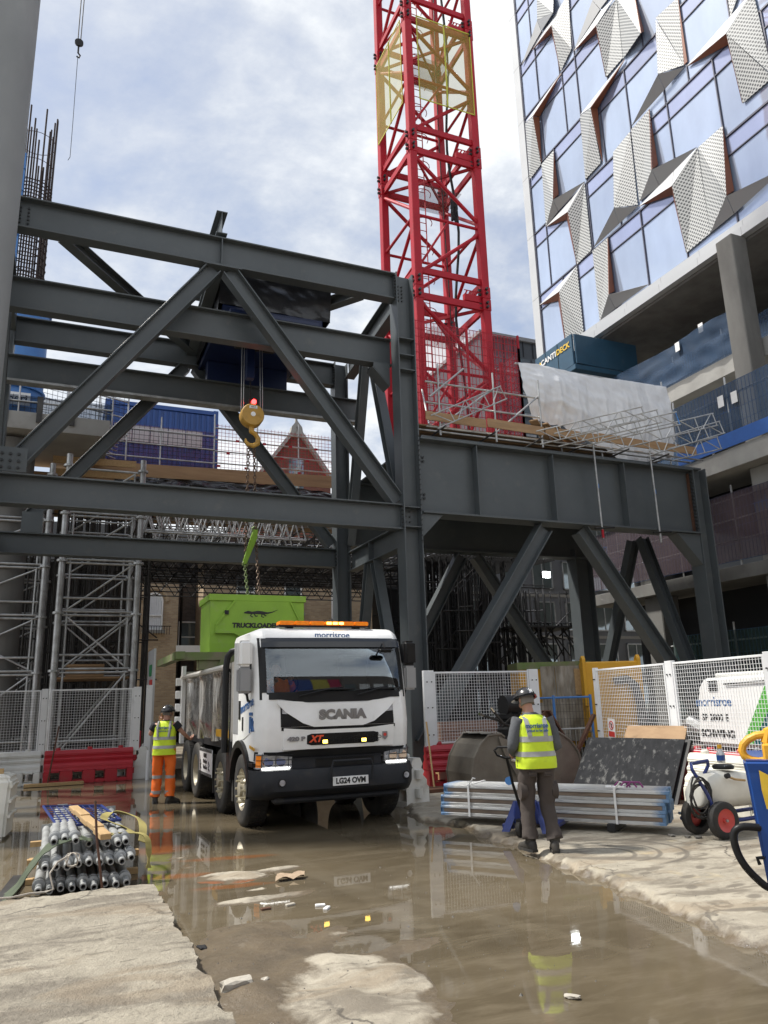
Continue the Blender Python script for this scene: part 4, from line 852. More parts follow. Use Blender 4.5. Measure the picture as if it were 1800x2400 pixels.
for nm, fn, fr in (('banner_net', lambda s, q: (CU+.3+2.1*s, CV-.16+.015*n3(s*4, q*4), 21.22+3.35*q), [(CU+.3, CV-.16), (CU+2.38, CV-.16), (CU+1.35, CV-.16)]),
                   ('banner_net', lambda s, q: (CU-.16+.015*n3(s*4, q*4, 2), CV+.22+2.12*s, 21.15+3.42*q), [(CU-.16, CV+.22), (CU-.16, CV+2.34), (CU-.16, CV+1.2)])):
    o = MB().grid(16, 20, fn).build(nm, m_net_yellow, TC, smooth=1); ed = MB(); stp = MB()
    for i, (x, y) in enumerate(fr): ed.bar((x, y, 21.15), (x, y, 24.58), .03 if i < 2 else .05, .02)
    (x0, y0), (x1, y1) = fr[0], fr[1]
    for z in (21.18, 24.56): ed.bar((x0, y0, z), (x1, y1, z), .02, .04)
    ed.build('banner_edge', mat('banner_yellow', (.50,.50,.05), .6), o)
def pan_net(u0, v0, u1, v1, z0, z1, label):
    t = thing('mesh_screen', label, 'mesh screen', (u0, v0, z0), group=None)
    MB().grid(6, 6, lambda s, q: (u0+(u1-u0)*s, v0+(v1-v0)*s, z0+(z1-z0)*q)).build('netting', m_net_red, t)
    wr = MB(); n = int(math.hypot(u1-u0, v1-v0)/(.12 if v0 == v1 else .45))
    for i in range(n+1): s = i/n; wr.bar((u0+(u1-u0)*s, v0+(v1-v0)*s, z0), (u0+(u1-u0)*s, v0+(v1-v0)*s, z1), .012, .012)
    for i in range(14): z = z0+(z1-z0)*i/13; wr.bar((u0, v0, z), (u1, v1, z), .014, .014)
    wr.build('wire_mesh', m_red, t, kind='stuff')
    for i in range(3): s = i/2; MB().bar((u0+(u1-u0)*s, v0+(v1-v0)*s, z0), (u0+(u1-u0)*s, v0+(v1-v0)*s, z1+.1), .06, .06).build('post', m_red, t)
pan_net(9.0, 18.5, 12.7, 18.5, 9.4, 12.75, 'red mesh screen across the front of the crane mast base')
pan_net(12.7, 18.5, 12.7, 20.6, 9.4, 12.3, 'red mesh screen beside the crane mast base, edge on to the glass tower')
HL = thing('crane_hook_line', 'thin hoist line with a small hook hanging alone in the cloudy sky', 'hook line', (-.95, 27.3, 22.8))
for dx in (-.05, .05): MB().tube((-.94+dx, 27.12, 27.5), (-.94+dx*1.6, 26.2, 45), .02, 6).build('wire_rope', m_galv_dark, HL)
MB().lathe([(.02,-.06),(.16,-.05),(.16,.05),(.02,.06)], (-.94, 27.12, 27.35), (0,1,0), 14).build('pulley_block', m_dark_steel, HL)
MB().path([(-.95,27.14,27.2),(-.95,27.16,26.9),(-.87,27.16,26.8),(-.9,27.16,26.68),(-.99,27.16,26.72)], .035, 7).build('hook', m_dark_steel, HL)
MB().path([(-.95,27.2,26.75),(-.95,27.5,25.5),(-.95,27.9,24.2),(-.96,28.3,22.95),(-1.03,28.34,22.82)], .012, 5).build('sling_rope', m_galv_dark, HL)

# ---------------------------------------------------------------- deck over the girder bay: boards, ladder beams, sheeting
DK = thing('scaffold_deck', 'timber board deck on scaffold tubes above the plate girder', 'deck', (12, 18, 8.1))
rd = random.Random(3)
for i in range(9): MB().box(8.0+.0*i, 16.4, 16.4+.24*i, 16.62+.24*i, 8.55, 8.59).build('board', m_ply, DK)
for i in range(5):
    MB().bar((7.9+1.75*i, 15.66, 8.52+.02*(i%2)), (9.6+1.75*i, 15.66, 8.50), .035, .23).build('toe_board', m_ply, DK)
for i in range(4): MB().bar((11.0+.34*i, 15.6+.02*i, 8.75-.05*i), (12.2+.36*i, 16.6, 8.52+.07*i), .22, .035, (0,0,1)).build('board', m_ply, DK)
for v, z in ((15.75, 8.28), (16.2, 8.35), (15.72, 8.9), (15.72, 9.45)): MB().tube((7.95, v, z), ((16.9 if z < 8.5 else 11.3), v, z), .025, 7).build('ledger', m_galv, DK)
for u in (8.3, 9.9, 11.3): MB().tube((u, 15.68, 8.05), (u, 15.68, 9.95), .026, 7).build('standard', m_galv, DK)
for i in range(6): MB().tube((8.3+1.4*i, 15.4, 8.2), (8.3+1.4*i, 19.5, 8.2), .025, 7).build('transom', m_galv_dark, DK)
for (a, b) in (((8.3,15.7,8.3),(9.9,15.7,9.5)), ((9.9,15.7,8.3),(11.3,15.7,9.5)), ((8.1,15.9,8.4),(8.9,17.8,10.2)), ((8.0,15.6,9.0),(9.0,15.6,9.9))): MB().tube(a, b, .025, 7).build('brace', m_galv, DK)
def ladder_beam(p, q, label, d=.36, red=0):
    t = thing('ladder_beam', label, 'ladder beam', p, group='aluminium ladder beams sticking out over the girder')
    p, q = V(p), V(q); L = (q-p).length; dn, s_, u_ = frame_of(q-p); n = max(3, int(L/.5))
    MB().tube(p, q, .018, 7).build('chord', m_galv, t); MB().tube(p+u_*d, q+u_*d, .018, 7).build('chord', m_galv, t)
    for k in range(n):
        a = p+dn*(L*(k+.15)/n); b = p+dn*(L*(k+.85)/n)
        MB().tube(a if k % 2 else a+u_*d, b+u_*d if k % 2 else b, .013, 6).build('lacing', m_galv, t)
        MB().tube(p+dn*(L*(k+.95)/n), p+dn*(L*(k+.95)/n)+u_*d, .014, 6).build('rung', (m_galv if k < n-1 else (m_blue if red == 2 else m_galv)), t)
ladder_beam((8.1, 15.45, 8.12), (10.15, 15.45, 9.18), 'ladder beam nearest the tall column, rising over the girder')
ladder_beam((10.95, 15.3, 7.98), (13.6, 14.3, 8.62), 'ladder beam first of the row beside the white sheeting')
ladder_beam((11.5, 15.3, 7.98), (14.1, 14.3, 8.60), 'ladder beam second of the row, crossing the white sheeting', red=1)
ladder_beam((12.0, 15.25, 7.98), (14.75, 14.3, 8.62), 'ladder beam with a blue end rung in front of the sheeting', red=2)
ladder_beam((13.0, 15.25, 7.97), (16.3, 14.5, 8.85), 'long ladder beam reaching past the sheeting towards the netted guard')
ladder_beam((14.3, 15.25, 7.97), (16.75, 14.7, 8.75), 'ladder beam reaching furthest towards the blue netted guard')
ladder_beam((15.3, 15.3, 7.97), (16.9, 15.0, 8.4), 'ladder beam lowest at the girder end by the concrete slab')
for i, (u, c) in enumerate(((13.0, m_red), (14.95, m_galv))):
    t = thing('hanging_standard', ('thin scaffold tube hanging across the girder, with a red clamp at its foot', 'thin scaffold tube hanging across the girder, nearest its bolted end')[i], 'scaffold tube', (u, 15.7, 5.9))
    MB().tube((u, 15.72, 5.72), (u-.03, 15.72, 8.35), .026, 8).build('tube', m_galv, t); MB().lathe([(.034,0),(.034,.22)], (u, 15.72, 5.74), (0,0,1), 8).build('clamp', c, t)
    MB().tube((u-.25, 15.7, 5.98), (u+.35, 15.66, 6.03), .025, 6).build('crosspiece', m_dark_steel, t); MB().lathe([(.0275,0),(.0275,.12)], (u, 15.72, 7.1), (0,0,1), 8).build('tape_band', m_blue, t)
WS = thing('white_sheeting', 'crumpled white plastic sheeting hung over scaffold above the girder', 'sheeting', (12.5, 16.4, 8.3))
def wsf(s, q):
    u0 = 11.35+.22*(1-q)*(1 if q < .5 else 1); u = 11.25+5.3*s; zt = 10.80+.04*math.sin(s*9); zb = 8.72+.25*math.sin(s*7)+(.32*(1-s)**2)+.1*n3(s*9, 3)-.35*s
    if s < .10 and q < .55: u += (.55-q)*(.10-s)*7
    z = zb+(zt-zb)*q
    fold = .055*math.sin(s*46+3*n3(s*5, 2))*(1-q)*(.4+abs(n3(s*4, 7)))*1.6 + .05*n3(s*55, q*2.6, 3)*(1.15-q) + .035*n3(s*22+q*8, q*10, 6) + .10*n3(s*4, q*1.2, 1) - .10*math.sin(q*3.14)*(.6+.4*math.sin(s*9)) + .02*abs(math.sin(q*9.4+n3(s*6, 4)))
    return (u+.02*n3(s*20, q*9), 16.45-.1*math.sin(q*3)+fold, z)
MB().grid(110, 44, wsf).build('sheet', m_sheet, WS, smooth=1, sharp=180)
MB().tube((11.2, 16.52, 10.80), (16.6, 16.52, 10.80), .026, 7).build('top_rail', m_galv, WS)
for u in (12.6, 14.0, 15.2, 16.55): MB().tube((u, 16.62, 8.3), (u, 16.62, 10.75 if u < 16 else 11.05), .026, 7).build('standard', m_galv, WS)

# ---------------------------------------------------------------- columns, rebar and slab beside the frame
tag(MB().lathe([(.66, 0), (.66, 11), (.66, 22)], (-1.87, 13.4, 0), (0,0,1), 64).build('concrete_column', m_conc_smooth, smooth=1), 'smooth round pale concrete column rising in front of the grey gantry', 'column')
RC = thing('formwork_column', 'rough concrete column with blue round formwork and a tall rebar cage on top', 'column', (-1.72, 24.2, 0))
cx, cy = -1.72, 24.3
MB().lathe([(.64, 0), (.64, 9.6)], (cx, cy, 0), (0,0,1), 40).build('shaft', m_conc_dark, RC, smooth=1)
fw_ = MB().lathe([(.70, 10.3), (.70, 14.2)], (cx, cy, 0), (0,0,1), 40).build('formwork', m_blue, RC, smooth=1)
for z in (10.3, 11.2, 12.1, 13.0, 13.9): MB().lathe([(.70,-.03),(.77,-.03),(.77,.03),(.70,.03)], (cx, cy, z), (0,0,1), 40, caps=False).build('formwork_rib', m_blue, fw_, smooth=1)
lb = MB().box(cx-.38, cx+.40, cy-.80, cy-.79, 10.55, 10.95).build('name_board', m_white, RC); text('lettering', 'peri', .34, (cx+.06, cy-.803, 10.75), FRONT, m_txt_black, lb, .006)
MB().box(cx-.72, cx-.36, cy-.72, cy-.62, 14.2, 19.2).build('formwork_panel', m_blue, RC)
for k in range(6): MB().box(cx-.74, cx-.34, cy-.76, cy-.722, 14.6+.8*k, 14.68+.8*k).build('formwork_rib', m_blue, RC)
rr = random.Random(2); ms = []
for k in range(22):
    a = 2*math.pi*k/22; top = 19.6+ (1.9*rr.random() if k % 3 else 1.6); r0 = .55+.015*(k % 2)
    o = MB().tube((cx-.14+r0*math.cos(a), cy+r0*math.sin(a), 14.0), (cx-.14+(r0+.02)*math.cos(a+.02), cy+(r0+.02)*math.sin(a+.02), top), .028, 6).build('rebar', m_rebar, RC)
hp = MB(); z = 14.3
while z < 18.4:
    hp.path([(cx-.14+(.58+.02*n3(k, z))*math.cos(2*math.pi*k/24), cy+(.58+.02*n3(z, k))*math.sin(2*math.pi*k/24), z+.03*n3(k*.5, z*3)) for k in range(24)], .020, 5, closed=True); z += .13 if z < 15.2 or z > 17.0 else .27
for z in (19.2, 20.2): hp.path([(cx-.14+.58*math.cos(2*math.pi*k/24), cy+.58*math.sin(2*math.pi*k/24), z) for k in range(24)], .011, 5, closed=True)
hp.build('rebar_link', m_rebar, RC, kind='stuff')
SL = thing('upper_deck', 'concrete slab edge with shoring beneath, carrying the blue site container', 'slab', (2, 26, 9.8))
MB().box(-6, .95, 23.2, 27, 9.72, 10.25).build('slab_edge', m_conc, SL, bevel=.01); MB().box(-6, 14, 25.9, 31, 8.95, 9.25).build('deck_slab', m_ply, SL)
for i in range(6): MB().box(-4.7+.9*i, -4.55+.9*i, 23.15, 23.28, 9.95, 10.75).build('edge_bracket', m_galv_dark, SL)
for i in range(4): MB().bar((.15+2.3*i, 25.82, 9.50+.06*i), (2.45+2.3*i, 25.82, 9.56+.06*i), .04, .46).build('toe_board', m_ply, SL)
for i in range(3): MB().bar((-.6, 24.9+.2*i, 9.4-.35*i), (1.9, 24.9+.2*i, 9.45-.35*i), .05, .22).build('waler', m_timber, SL)
MB().grid(90, 14, lambda s, q: (1.3+8.2*s, 25.6+.35*q+.16*n3(s*16, q*4), 8.95+.55*q*(.6+.4*math.sin(s*3.1))+.08*n3(s*14, q*3, 2))).build('polythene', m_poly, SL, smooth=1, sharp=180)
def rail_fence(name, p0, p1, z0, h, label, net=None, wires=m_dark_steel, tubes=m_galv, n=4, dens=.16, rails=3, group=None):
    t = thing(name, label, 'guard rail', (*p0, z0), group=group); p0, p1 = V((*p0, 0)), V((*p1, 0)); d = p1-p0; L = d.length
    for i in range(n+1): q = p0+d*(i/n); MB().tube((q.x, q.y, z0-.5), (q.x, q.y, z0+h+.35), .026, 7).build('standard', tubes, t)
    for i in range(rails): z = z0+h*(i+.6)/rails; MB().tube((p0.x, p0.y-.04, z), (p1.x, p1.y-.04, z+.02), .026, 7).build('rail', tubes, t)
    w = MB(); k = int(L/dens)
    for i in range(k+1): q = p0+d*(i/k); w.bar((q.x, q.y, z0), (q.x, q.y, z0+h), .011, .011)
    for i in range(int(h/dens)+1): z = z0+i*dens; w.bar((p0.x, p0.y, z), (p1.x, p1.y, z), .011, .011)
    w.build('wire_mesh', wires, t, kind='stuff')
    if net: MB().grid(20, 4, lambda s, q: (p0.x+d.x*s, p0.y+d.y*s+.03+.03*n3(s*9, q*3), z0+h*q)).build('netting', net, t, smooth=1)
    return t
rail_fence('guard_rail', (-1.2, 24.4), (1.6, 25.6), 10.3, 1.75, 'wire mesh guard on the slab beside the blue round formwork', n=3)
rail_fence('guard_rail', (-5.5, 23.3), (1.0, 23.3), 10.25, .55, 'low dark blue netted upstand along the slab edge', m_net_blue, n=5, rails=1)
rail_fence('guard_rail', (.9, 25.95), (4.6, 25.95), 9.75, 1.5, 'mesh guard with red netting in front of the blue container', m_net_red_thin, n=2)
rail_fence('guard_rail', (4.6, 26.0), (9.3, 26.0), 9.85, 1.75, 'red mesh guard along the deck in front of the church gable', None, m_red, n=3, dens=.13, rails=4)
rgr = MB()
for i in range(14): x = 4.7+.33*i; rgr.box(x, x+.12, 25.9, 25.93, 9.95+.5*(i%3), 10.03+.5*(i%3))
tag(rgr.build('mesh_clip', m_red), 'red plastic clips fixed along the mesh guard', 'clips', kind='stuff')
CB = thing('site_container', 'blue steel site container standing on the upper deck behind mesh', 'container', (2.8, 27, 9.3))
MB().box(.95, 4.85, 27.05, 29.6, 9.26, 12.35).build('body', m_cont_blue, CB)
for i in range(20): MB().box(.98+.195*i, 1.07+.195*i, 27.0, 27.06, 9.4, 12.25).build('corrugation', m_cont_blue, CB)
MB().box(.9, 4.9, 26.98, 29.7, 12.30, 12.45).build('top_rail', m_cont_blue, CB)
for x in (.9, 4.72): MB().box(x, x+.18, 26.97, 27.15, 9.26, 12.47).build('corner_post', m_cont_blue, CB)
for i in range(5): MB().box(1.25+.62*i, 1.84+.62*i, 26.9, 26.97, 10.95, 11.55).build('pale_panel', m_white_panel, CB)
t = thing('steel_rods', 'tied bundle of long steel rods and tubes lying behind the container end', 'rods', (.3, 26.5, 10.3))
for i in range(9): MB().tube((-.4+.1*i, 26.4, 10.5+.09*i), (1.3+.02*i, 26.5, 9.95+.14*i), .025, 6).build('rod', m_galv, t)
for i in range(6): MB().tube((1.5+.28*i, 30, 12.3), (1.5+.28*i, 30, 13.2), .012, 5).build('starter_bar', m_rebar, SL)
# scaffold shoring towers behind the fence
def shoring(u0, u1, v0, v1, z1, label, bays):
    t = thing('shoring_tower', label, 'scaffold', ((u0+u1)/2, v0, 0), group=None)
    for u in (u0, u1):
        for v in (v0, v1):
            lg = MB().lathe([(.085, 0), (.085, z1)], (u, v, 0), (0,0,1), 14).build('leg', m_galv, t, smooth=1); 
            for z in bays: MB().lathe([(.085,-.03),(.15,-.03),(.15,.03),(.085,.03)], (u, v, z), (0,0,1), 12, caps=False).build('collar', m_galv, lg)
    for v in (v0, v1):
        for i, z in enumerate(bays[:-1]):
            zt = bays[i+1]; a, b = u0+.1, u1-.1
            for zz in (z+.05, z+.42, zt-.05): MB().tube((a, v, zz), (b, v, zz), .034, 8).build('ledger', m_galv, t)
            for x in (a+.12, b-.12): MB().tube((x, v, z+.05), (x, v, zt-.05), .03, 7).build('frame_upright', m_galv, t)
            MB().tube((a+.12, v, z+.1), (b-.12, v, zt-.1), .028, 7).build('brace', m_galv, t)
            if i == 1: MB().tube((b-.12, v, z+.1), (a+.12, v, zt-.1), .028, 7).build('brace', m_galv, t)
    for z in bays:
        for u in (u0, u1): MB().tube((u, v0, z), (u, v1, z), .03, 7).build('ledger', m_galv_dark, t)
shoring(-.10, 1.92, 22.5, 25.2 , 8.85, 'galvanised shoring tower directly behind the red and white barriers', (.5, 2.75, 4.30, 5.75, 7.1, 8.5))
shoring(-3.6, -.55, 23.6, 26.5 , 8.85, 'galvanised shoring tower behind the rough concrete column', (.5, 2.75, 4.30, 5.75, 7.1, 8.5))
fs = MB(); rf = random.Random(11)
for i in range(150):
    u = rf.uniform(-4.5, 3.0); v = rf.uniform(26, 31); fs.tube((u, v, 0), (u+rf.uniform(-.05,.05), v, 8.9), .028, 5)
for i in range(130):
    u = rf.uniform(-4.5, 1.6); v = rf.uniform(25.5, 30); z = rf.choice((1.3, 2.6, 3.9, 5.2, 6.5, 7.8)); L = rf.uniform(1, 2.6)
    if rf.random() < .5: fs.tube((u, v, z), (min(u+L, 3), v, z+rf.choice((0, 0, 1.2, -1.2))), .024, 5)
    else: fs.tube((u, v, z), (u, v+L, z), .024, 5)
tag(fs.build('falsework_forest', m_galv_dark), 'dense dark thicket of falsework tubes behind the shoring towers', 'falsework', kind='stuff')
bd = thing('board_stack', 'stack of reddish boards lying inside the shoring tower', 'boards', (1, 24, 2.7))
for i in range(5): MB().box(.2+.05*(i%2), 1.2, 23.2, 24.4, 2.62+.07*i, 2.68+.07*i).build('board', m_ply, bd)
for z in (2.6,): MB().box(-.05, 1.9, 22.9, 25.2, z-.05, z).build('deck_board', m_ply, bd)
ORDN = ('first', 'second', 'third', 'fourth', 'fifth', 'sixth', 'seventh')
# lattice beams under the upper deck
def lattice(p, q, d, label, group, n, m=m_galv_dark, r=.026):
    t = thing('lattice_beam', label, 'lattice beam', p, group=group); p, q = V(p), V(q); L = (q-p).length; dn = (q-p)/L
    MB().tube(p, q, r, 6).build('chord', m, t); MB().tube(p+V((0,0,d)), q+V((0,0,d)), r, 6).build('chord', m, t); lc = MB()
    for k in range(n):
        a = p+dn*(L*k/n); b = p+dn*(L*(k+1)/n); c = p+dn*(L*(k+.5)/n)+V((0,0,d)); lc.tube(a, c, r*.8, 5); lc.tube(c, b, r*.8, 5)
    lc.build('lacing', m, t, kind='stuff')
for i in range(7): lattice((2.0, 25.2+1.3*i, 8.05-.02*i), (14.5, 25.2+1.3*i, 8.15), .72, 'lattice beam just under the upper deck, %s in from the deck edge' % ORDN[i], 'upper lattice beams under the deck', 14, m_galv)
for i in range(4): lattice((2.05, 22.7+.75*i, 6.75+.22*(i%2)), (7.0, 22.7+.75*i, 6.75+.22*(i%2)), .95, 'pale lattice beam seen between two grey gantry beams, %s in from the deck edge' % ORDN[i], 'front lattice beams under the deck', 9, m_galv, .032)
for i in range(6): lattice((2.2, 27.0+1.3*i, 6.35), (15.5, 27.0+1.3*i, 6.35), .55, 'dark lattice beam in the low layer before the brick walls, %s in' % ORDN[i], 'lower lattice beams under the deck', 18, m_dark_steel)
lw = MB()
for k in range(46): u = 2.2+.27*k; lw.tube((u, 25, 7.2+.25*(k%3)), (u+.1, 33, 7.2+.25*(k%3)), .024, 5)
for k in range(9): v = 25.3+.9*k; lw.tube((2, v, 7.05+.2*(k%4)), (14, v, 7.05+.2*(k%4)), .024, 5)
for k in range(30): u = 2.2+.42*k; lw.tube((u, 26.5, 7.0), (u, 26.5, 8.9), .022, 5)
tag(lw.build('falsework_grid', m_galv_dark), 'tangled grid of scaffold tubes between the two lattice layers', 'falsework', kind='stuff')
f2 = MB()
for i in range(210):
    u = rf.uniform(12.0, 16.6) if i < 150 else rf.uniform(15, 17.6); v = rf.uniform(23.5, 28); zt = 6.9 if u < 15.4 else 5.6
    f2.tube((u, v, 0), (u+rf.uniform(-.1,.1), v, zt), .03, 5)
for i in range(170):
    u = rf.uniform(11.9, 16.2); v = rf.uniform(23.5, 27.5); z = rf.uniform(.6, 5.8); L = rf.uniform(.8, 2.2); f2.tube((u, v, z), (u+L*rf.choice((1,-1,.3)), v+rf.uniform(-.5,.5), z+L*rf.choice((0,0,.9,-.9))), .026, 5)
for i in range(34): f2.tube((12+.15*i, 23.4, 6.7), (12.1+.15*i, 28, 6.9), .03, 5)
for i in range(26): u = 15.2+.1*i; f2.tube((u, 23.8, 3.9+.5*(i%2)), (u+.9, 24.2, 3.2+.6*(i%3)), .03, 5)
f2.box(15.2, 18.0, 23.6, 25.4, 4.2, 4.26)
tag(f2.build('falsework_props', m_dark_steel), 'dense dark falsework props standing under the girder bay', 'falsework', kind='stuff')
FL = thing('floodlight', 'bright square floodlight shining under the girder bay', 'floodlight', (16.5, 23.6, 6.1))
MB().box(16.28, 16.66, 23.30, 23.42, 5.98, 6.24).build('housing', m_black, FL, bevel=.02); MB().box(16.31, 16.63, 23.28, 23.30, 6.0, 6.22).build('lens', m_flood, FL)
MB().tube((16.47, 23.4, 6.24), (16.47, 23.4, 8.0), .02, 6).build('hanger', m_black, FL)
fl_d = bpy.data.lights.new('floodlight_beam', 'SPOT'); fl_d.energy = 90; fl_d.spot_size = R(110); fl_d.shadow_soft_size = .12
flo = bpy.data.objects.new('floodlight_beam', fl_d); COL.objects.link(flo); flo.parent = FL; flo.location = (0, -.4, 0); flo.rotation_euler = (R(60), 0, 0)
# ---------------------------------------------------------------- brick houses and church behind
def sash(parent, u, z0, z1, w, v, arch=0, mm=m_white, glass=m_far_glass, curtain=False):
    f = MB(); f.box(u, u+.07, v-.04, v+.06, z0, z1); f.box(u+w-.07, u+w, v-.04, v+.06, z0, z1); f.box(u, u+w, v-.05, v+.06, (z0+z1)/2-.03, (z0+z1)/2+.03)
    f.box(u, u+w, v-.05, v+.06, z0, z0+.08)
    if arch: f.path([(u+w/2-(w/2-.03)*math.cos(a), v, z1+(w/2-.03)*math.sin(a)) for a in [math.pi*k/10 for k in range(11)]], .045, 6)
    else: f.box(u, u+w, v-.05, v+.06, z1-.07, z1)
    o = f.build('window', mm, parent); g = MB()
    if arch: g.prism([(u+.03, v+.02, z0+.05), (u+w-.03, v+.02, z0+.05)]+[(u+w/2+(w/2-.03)*math.cos(a), v+.02, z1+(w/2-.03)*math.sin(a)) for a in [math.pi*k/10 for k in range(11)]], (0,.02,0))
    else: g.box(u+.03, u+w-.03, v+.02, v+.04, z0+.05, z1-.03)
    g.build('pane', glass, o)
    if curtain: MB().grid(24, 1, lambda s, q: (u+.08+(w-.16)*s, v+.012+.006*math.sin(s*40), z0+.1+(z1-z0+(.2 if arch else -.1))*q)).build('curtain', m_sheet, o)
    MB().box(u-.12, u+w+.12, v-.22, v+.02, z0-.16, z0-.01).build('sill', m_conc, o)
    return o
B1 = thing('brick_house', 'yellow stock brick house with one arched white sash window', 'building', (4.5, 38.5, 0))
MB().box(1.0, 5.25, 38.3, 46, 0, 9.0).build('wall', m_brick_yellow, B1)
sash(B1, 3.70, 5.35, 6.75, .82, 38.26, 1, curtain=True)
MB().path([(4.11-.62*math.cos(a), 38.27, 6.75+.62*math.sin(a)) for a in [math.pi*k/12 for k in range(13)]], .1, 6).build('arch', m_brick_yellow, B1)
bl = MB(); bl.path([(3.5, 37.9, 5.5), (4.9, 37.9, 5.5)], .02, 5)
for i in range(12): bl.tube((3.5+.12*i, 37.9, 5.1), (3.5+.12*i, 37.9, 5.5), .012, 4)
bl.build('balcony_rail', m_black, B1)
B2 = thing('brick_house', 'long yellow brick house behind the green hopper with dark recessed side wing', 'building', (9, 38.5, 0))
MB().box(6.45, 16.3, 38.3, 46, 0, 9.5).build('wall', m_brick_yellow, B2); MB().box(5.26, 6.44, 40.5, 46, 0, 9.5).build('side_wing', m_brick_dark, B2)
for u, z0 in ((6.0, 4.4), (8.1, 6.5), (10.6, 6.3), (13.2, 6.0)): sash(B2, u if u > 6.4 else 5.6, z0, z0+1.6, .95, 38.26 if u > 6.4 else 40.46)
MB().tube((5.7, 40.4, 0), (5.7, 40.4, 9), .06, 8).build('downpipe', m_black, B2); MB().box(10.5, 16.3, 38.22, 38.3, 4.6, 4.9).build('string_course', m_timber, B2)
MB().box(5.2, 6.6, 38.1, 38.28, 3.9, 4.6).build('white_plinth', m_white, B2)
CH = thing('church', 'red brick church gable with a stone ringed cross on top', 'church', (13.5, 46, 0))
mb = MB(); mb.prism([(11.1, 46, 0), (15.9, 46, 0), (15.9, 46, 16.0), (13.5, 46, 19.3), (11.1, 46, 16.0)], (0, 10, 0)); mb.build('gable_wall', m_brick_red, CH)
for sg in (-1, 1): MB().bar((13.5, 45.9, 19.5), (13.5+sg*2.6, 45.9, 15.9), .5, .22).build('coping', m_conc, CH)
mb = MB(); mb.prism([(13.05, 45.7, 18.9), (13.95, 45.7, 18.9), (13.85, 45.7, 19.5), (13.5, 45.7, 19.95), (13.15, 45.7, 19.5)], (0,.5,0)); mb.build('finial_base', m_conc, CH)
cr = MB(); cr.box(13.43, 13.57, 45.85, 46.0, 19.8, 21.35); cr.box(13.05, 13.95, 45.86, 45.99, 20.75, 20.9); cr.path([(13.5+.34*math.cos(k*.524), 45.92, 20.82+.34*math.sin(k*.524)) for k in range(12)], .06, 6, closed=True)
cr.build('cross', m_conc, CH); MB().box(13.0, 14.0, 45.94, 46.02, 14.5, 17.4).build('window', m_far_glass, CH)
FB = thing('glass_tower', 'distant dark glazed block behind the crane mast base', 'building', (31, 46, 0))
MB().box(28.2, 44, 46, 60, 0, 28.9).build('wall', mat('slate_cladding', (.075,.085,.095), .4, .1, (.06,.07,.08), .5), FB); MB().box(28.0, 44.2, 45.8, 60, 28.9, 29.2).build('parapet', m_grey_panel, FB)
for r_ in range(9):
    for c in range(4): f = MB().box(29.0+1.25*c, 30.05+1.25*c, 45.93, 45.99, 26.2-1.7*r_, 27.4-1.7*r_).build('window', m_far_glass, FB); MB().box(29.0+1.25*c, 30.05+1.25*c, 45.86, 45.95, 26.05-1.7*r_, 26.2-1.7*r_).build('sill', m_galv, f)
for c in range(8): MB().box(28.4+.9*c, 28.43+.9*c, 45.95, 46.0, 27.6, 28.9).build('cladding_joint', m_black, FB)
AP = thing('apartment_block', 'grey rendered block of flats with pale framed windows seen under the girder', 'building', (23, 33, 0))
m_render = mat('grey_render', (.17,.18,.20), .8, 0, (.15,.16,.18), 1)
MB().box(17.0, 34, 33, 44, 0, 14).build('wall', m_render, AP)
for r_ in range(5):
    for c in range(7):
        u, z0 = 18.6+1.9*c, .7+2.15*r_
        f = MB(); f.box(u, u+1.25, 32.9, 33.0, z0, z0+.06); f.box(u, u+1.25, 32.9, 33.0, z0+1.44, z0+1.5); f.box(u, u+.06, 32.9, 33.0, z0, z0+1.5); f.box(u+1.19, u+1.25, 32.9, 33.0, z0, z0+1.5); f.box(u+.6, u+.65, 32.92, 33.0, z0, z0+1.5)
        o = f.build('window', m_galv, AP); MB().box(u+.06, u+1.19, 32.95, 32.98, z0+.06, z0+1.44).build('pane', m_far_glass, o)
for z in (2.45, 4.6, 6.75): MB().box(17, 34, 32.93, 33, z, z+.15).build('string_course', m_conc, AP)
tag(MB().box(-14, 1.0, 40, 46, 0, 8.8).build('brick_house', m_brick_dark), 'dark brick house wall hidden behind the falsework thicket', 'building')
tag(MB().box(16.4, 28, 42, 50, 0, 8).build('terrace_house', m_brick_dark), 'dark terrace wall behind the grey flats', 'building')

DN = MB().grid(60, 20, lambda s, q: (-7+9.3*s, 31.6+.12*n3(s*14, q*5), .02+8.9*q)).build('shade_backdrop', m_shade_black, smooth=1); tag(DN, 'black backdrop added as painted shade behind the shoring towers', 'netting')  # black sheet painted in for the darkness behind the towers
DN = MB().grid(40, 14, lambda s, q: (11.6+4.6*s, 28.6+.10*n3(s*14, q*5), .6+5.6*q)).build('shade_backdrop', m_shade_black, smooth=1); tag(DN, 'black backdrop standing in for deep shade behind the girder bay falsework', 'netting')  # added black sheet, imitates deep shadow under the girders
DN = MB().grid(60, 8, lambda s, q: (1.6+14.8*s, 33.4+.12*n3(s*20, q*3), 6.95+2.3*q)).build('shade_backdrop', m_shade_black, smooth=1); tag(DN, 'black backdrop added as shade behind the lattice beams, above the brick walls', 'netting')  # added dark sheet, shades out the bright gap under the deck

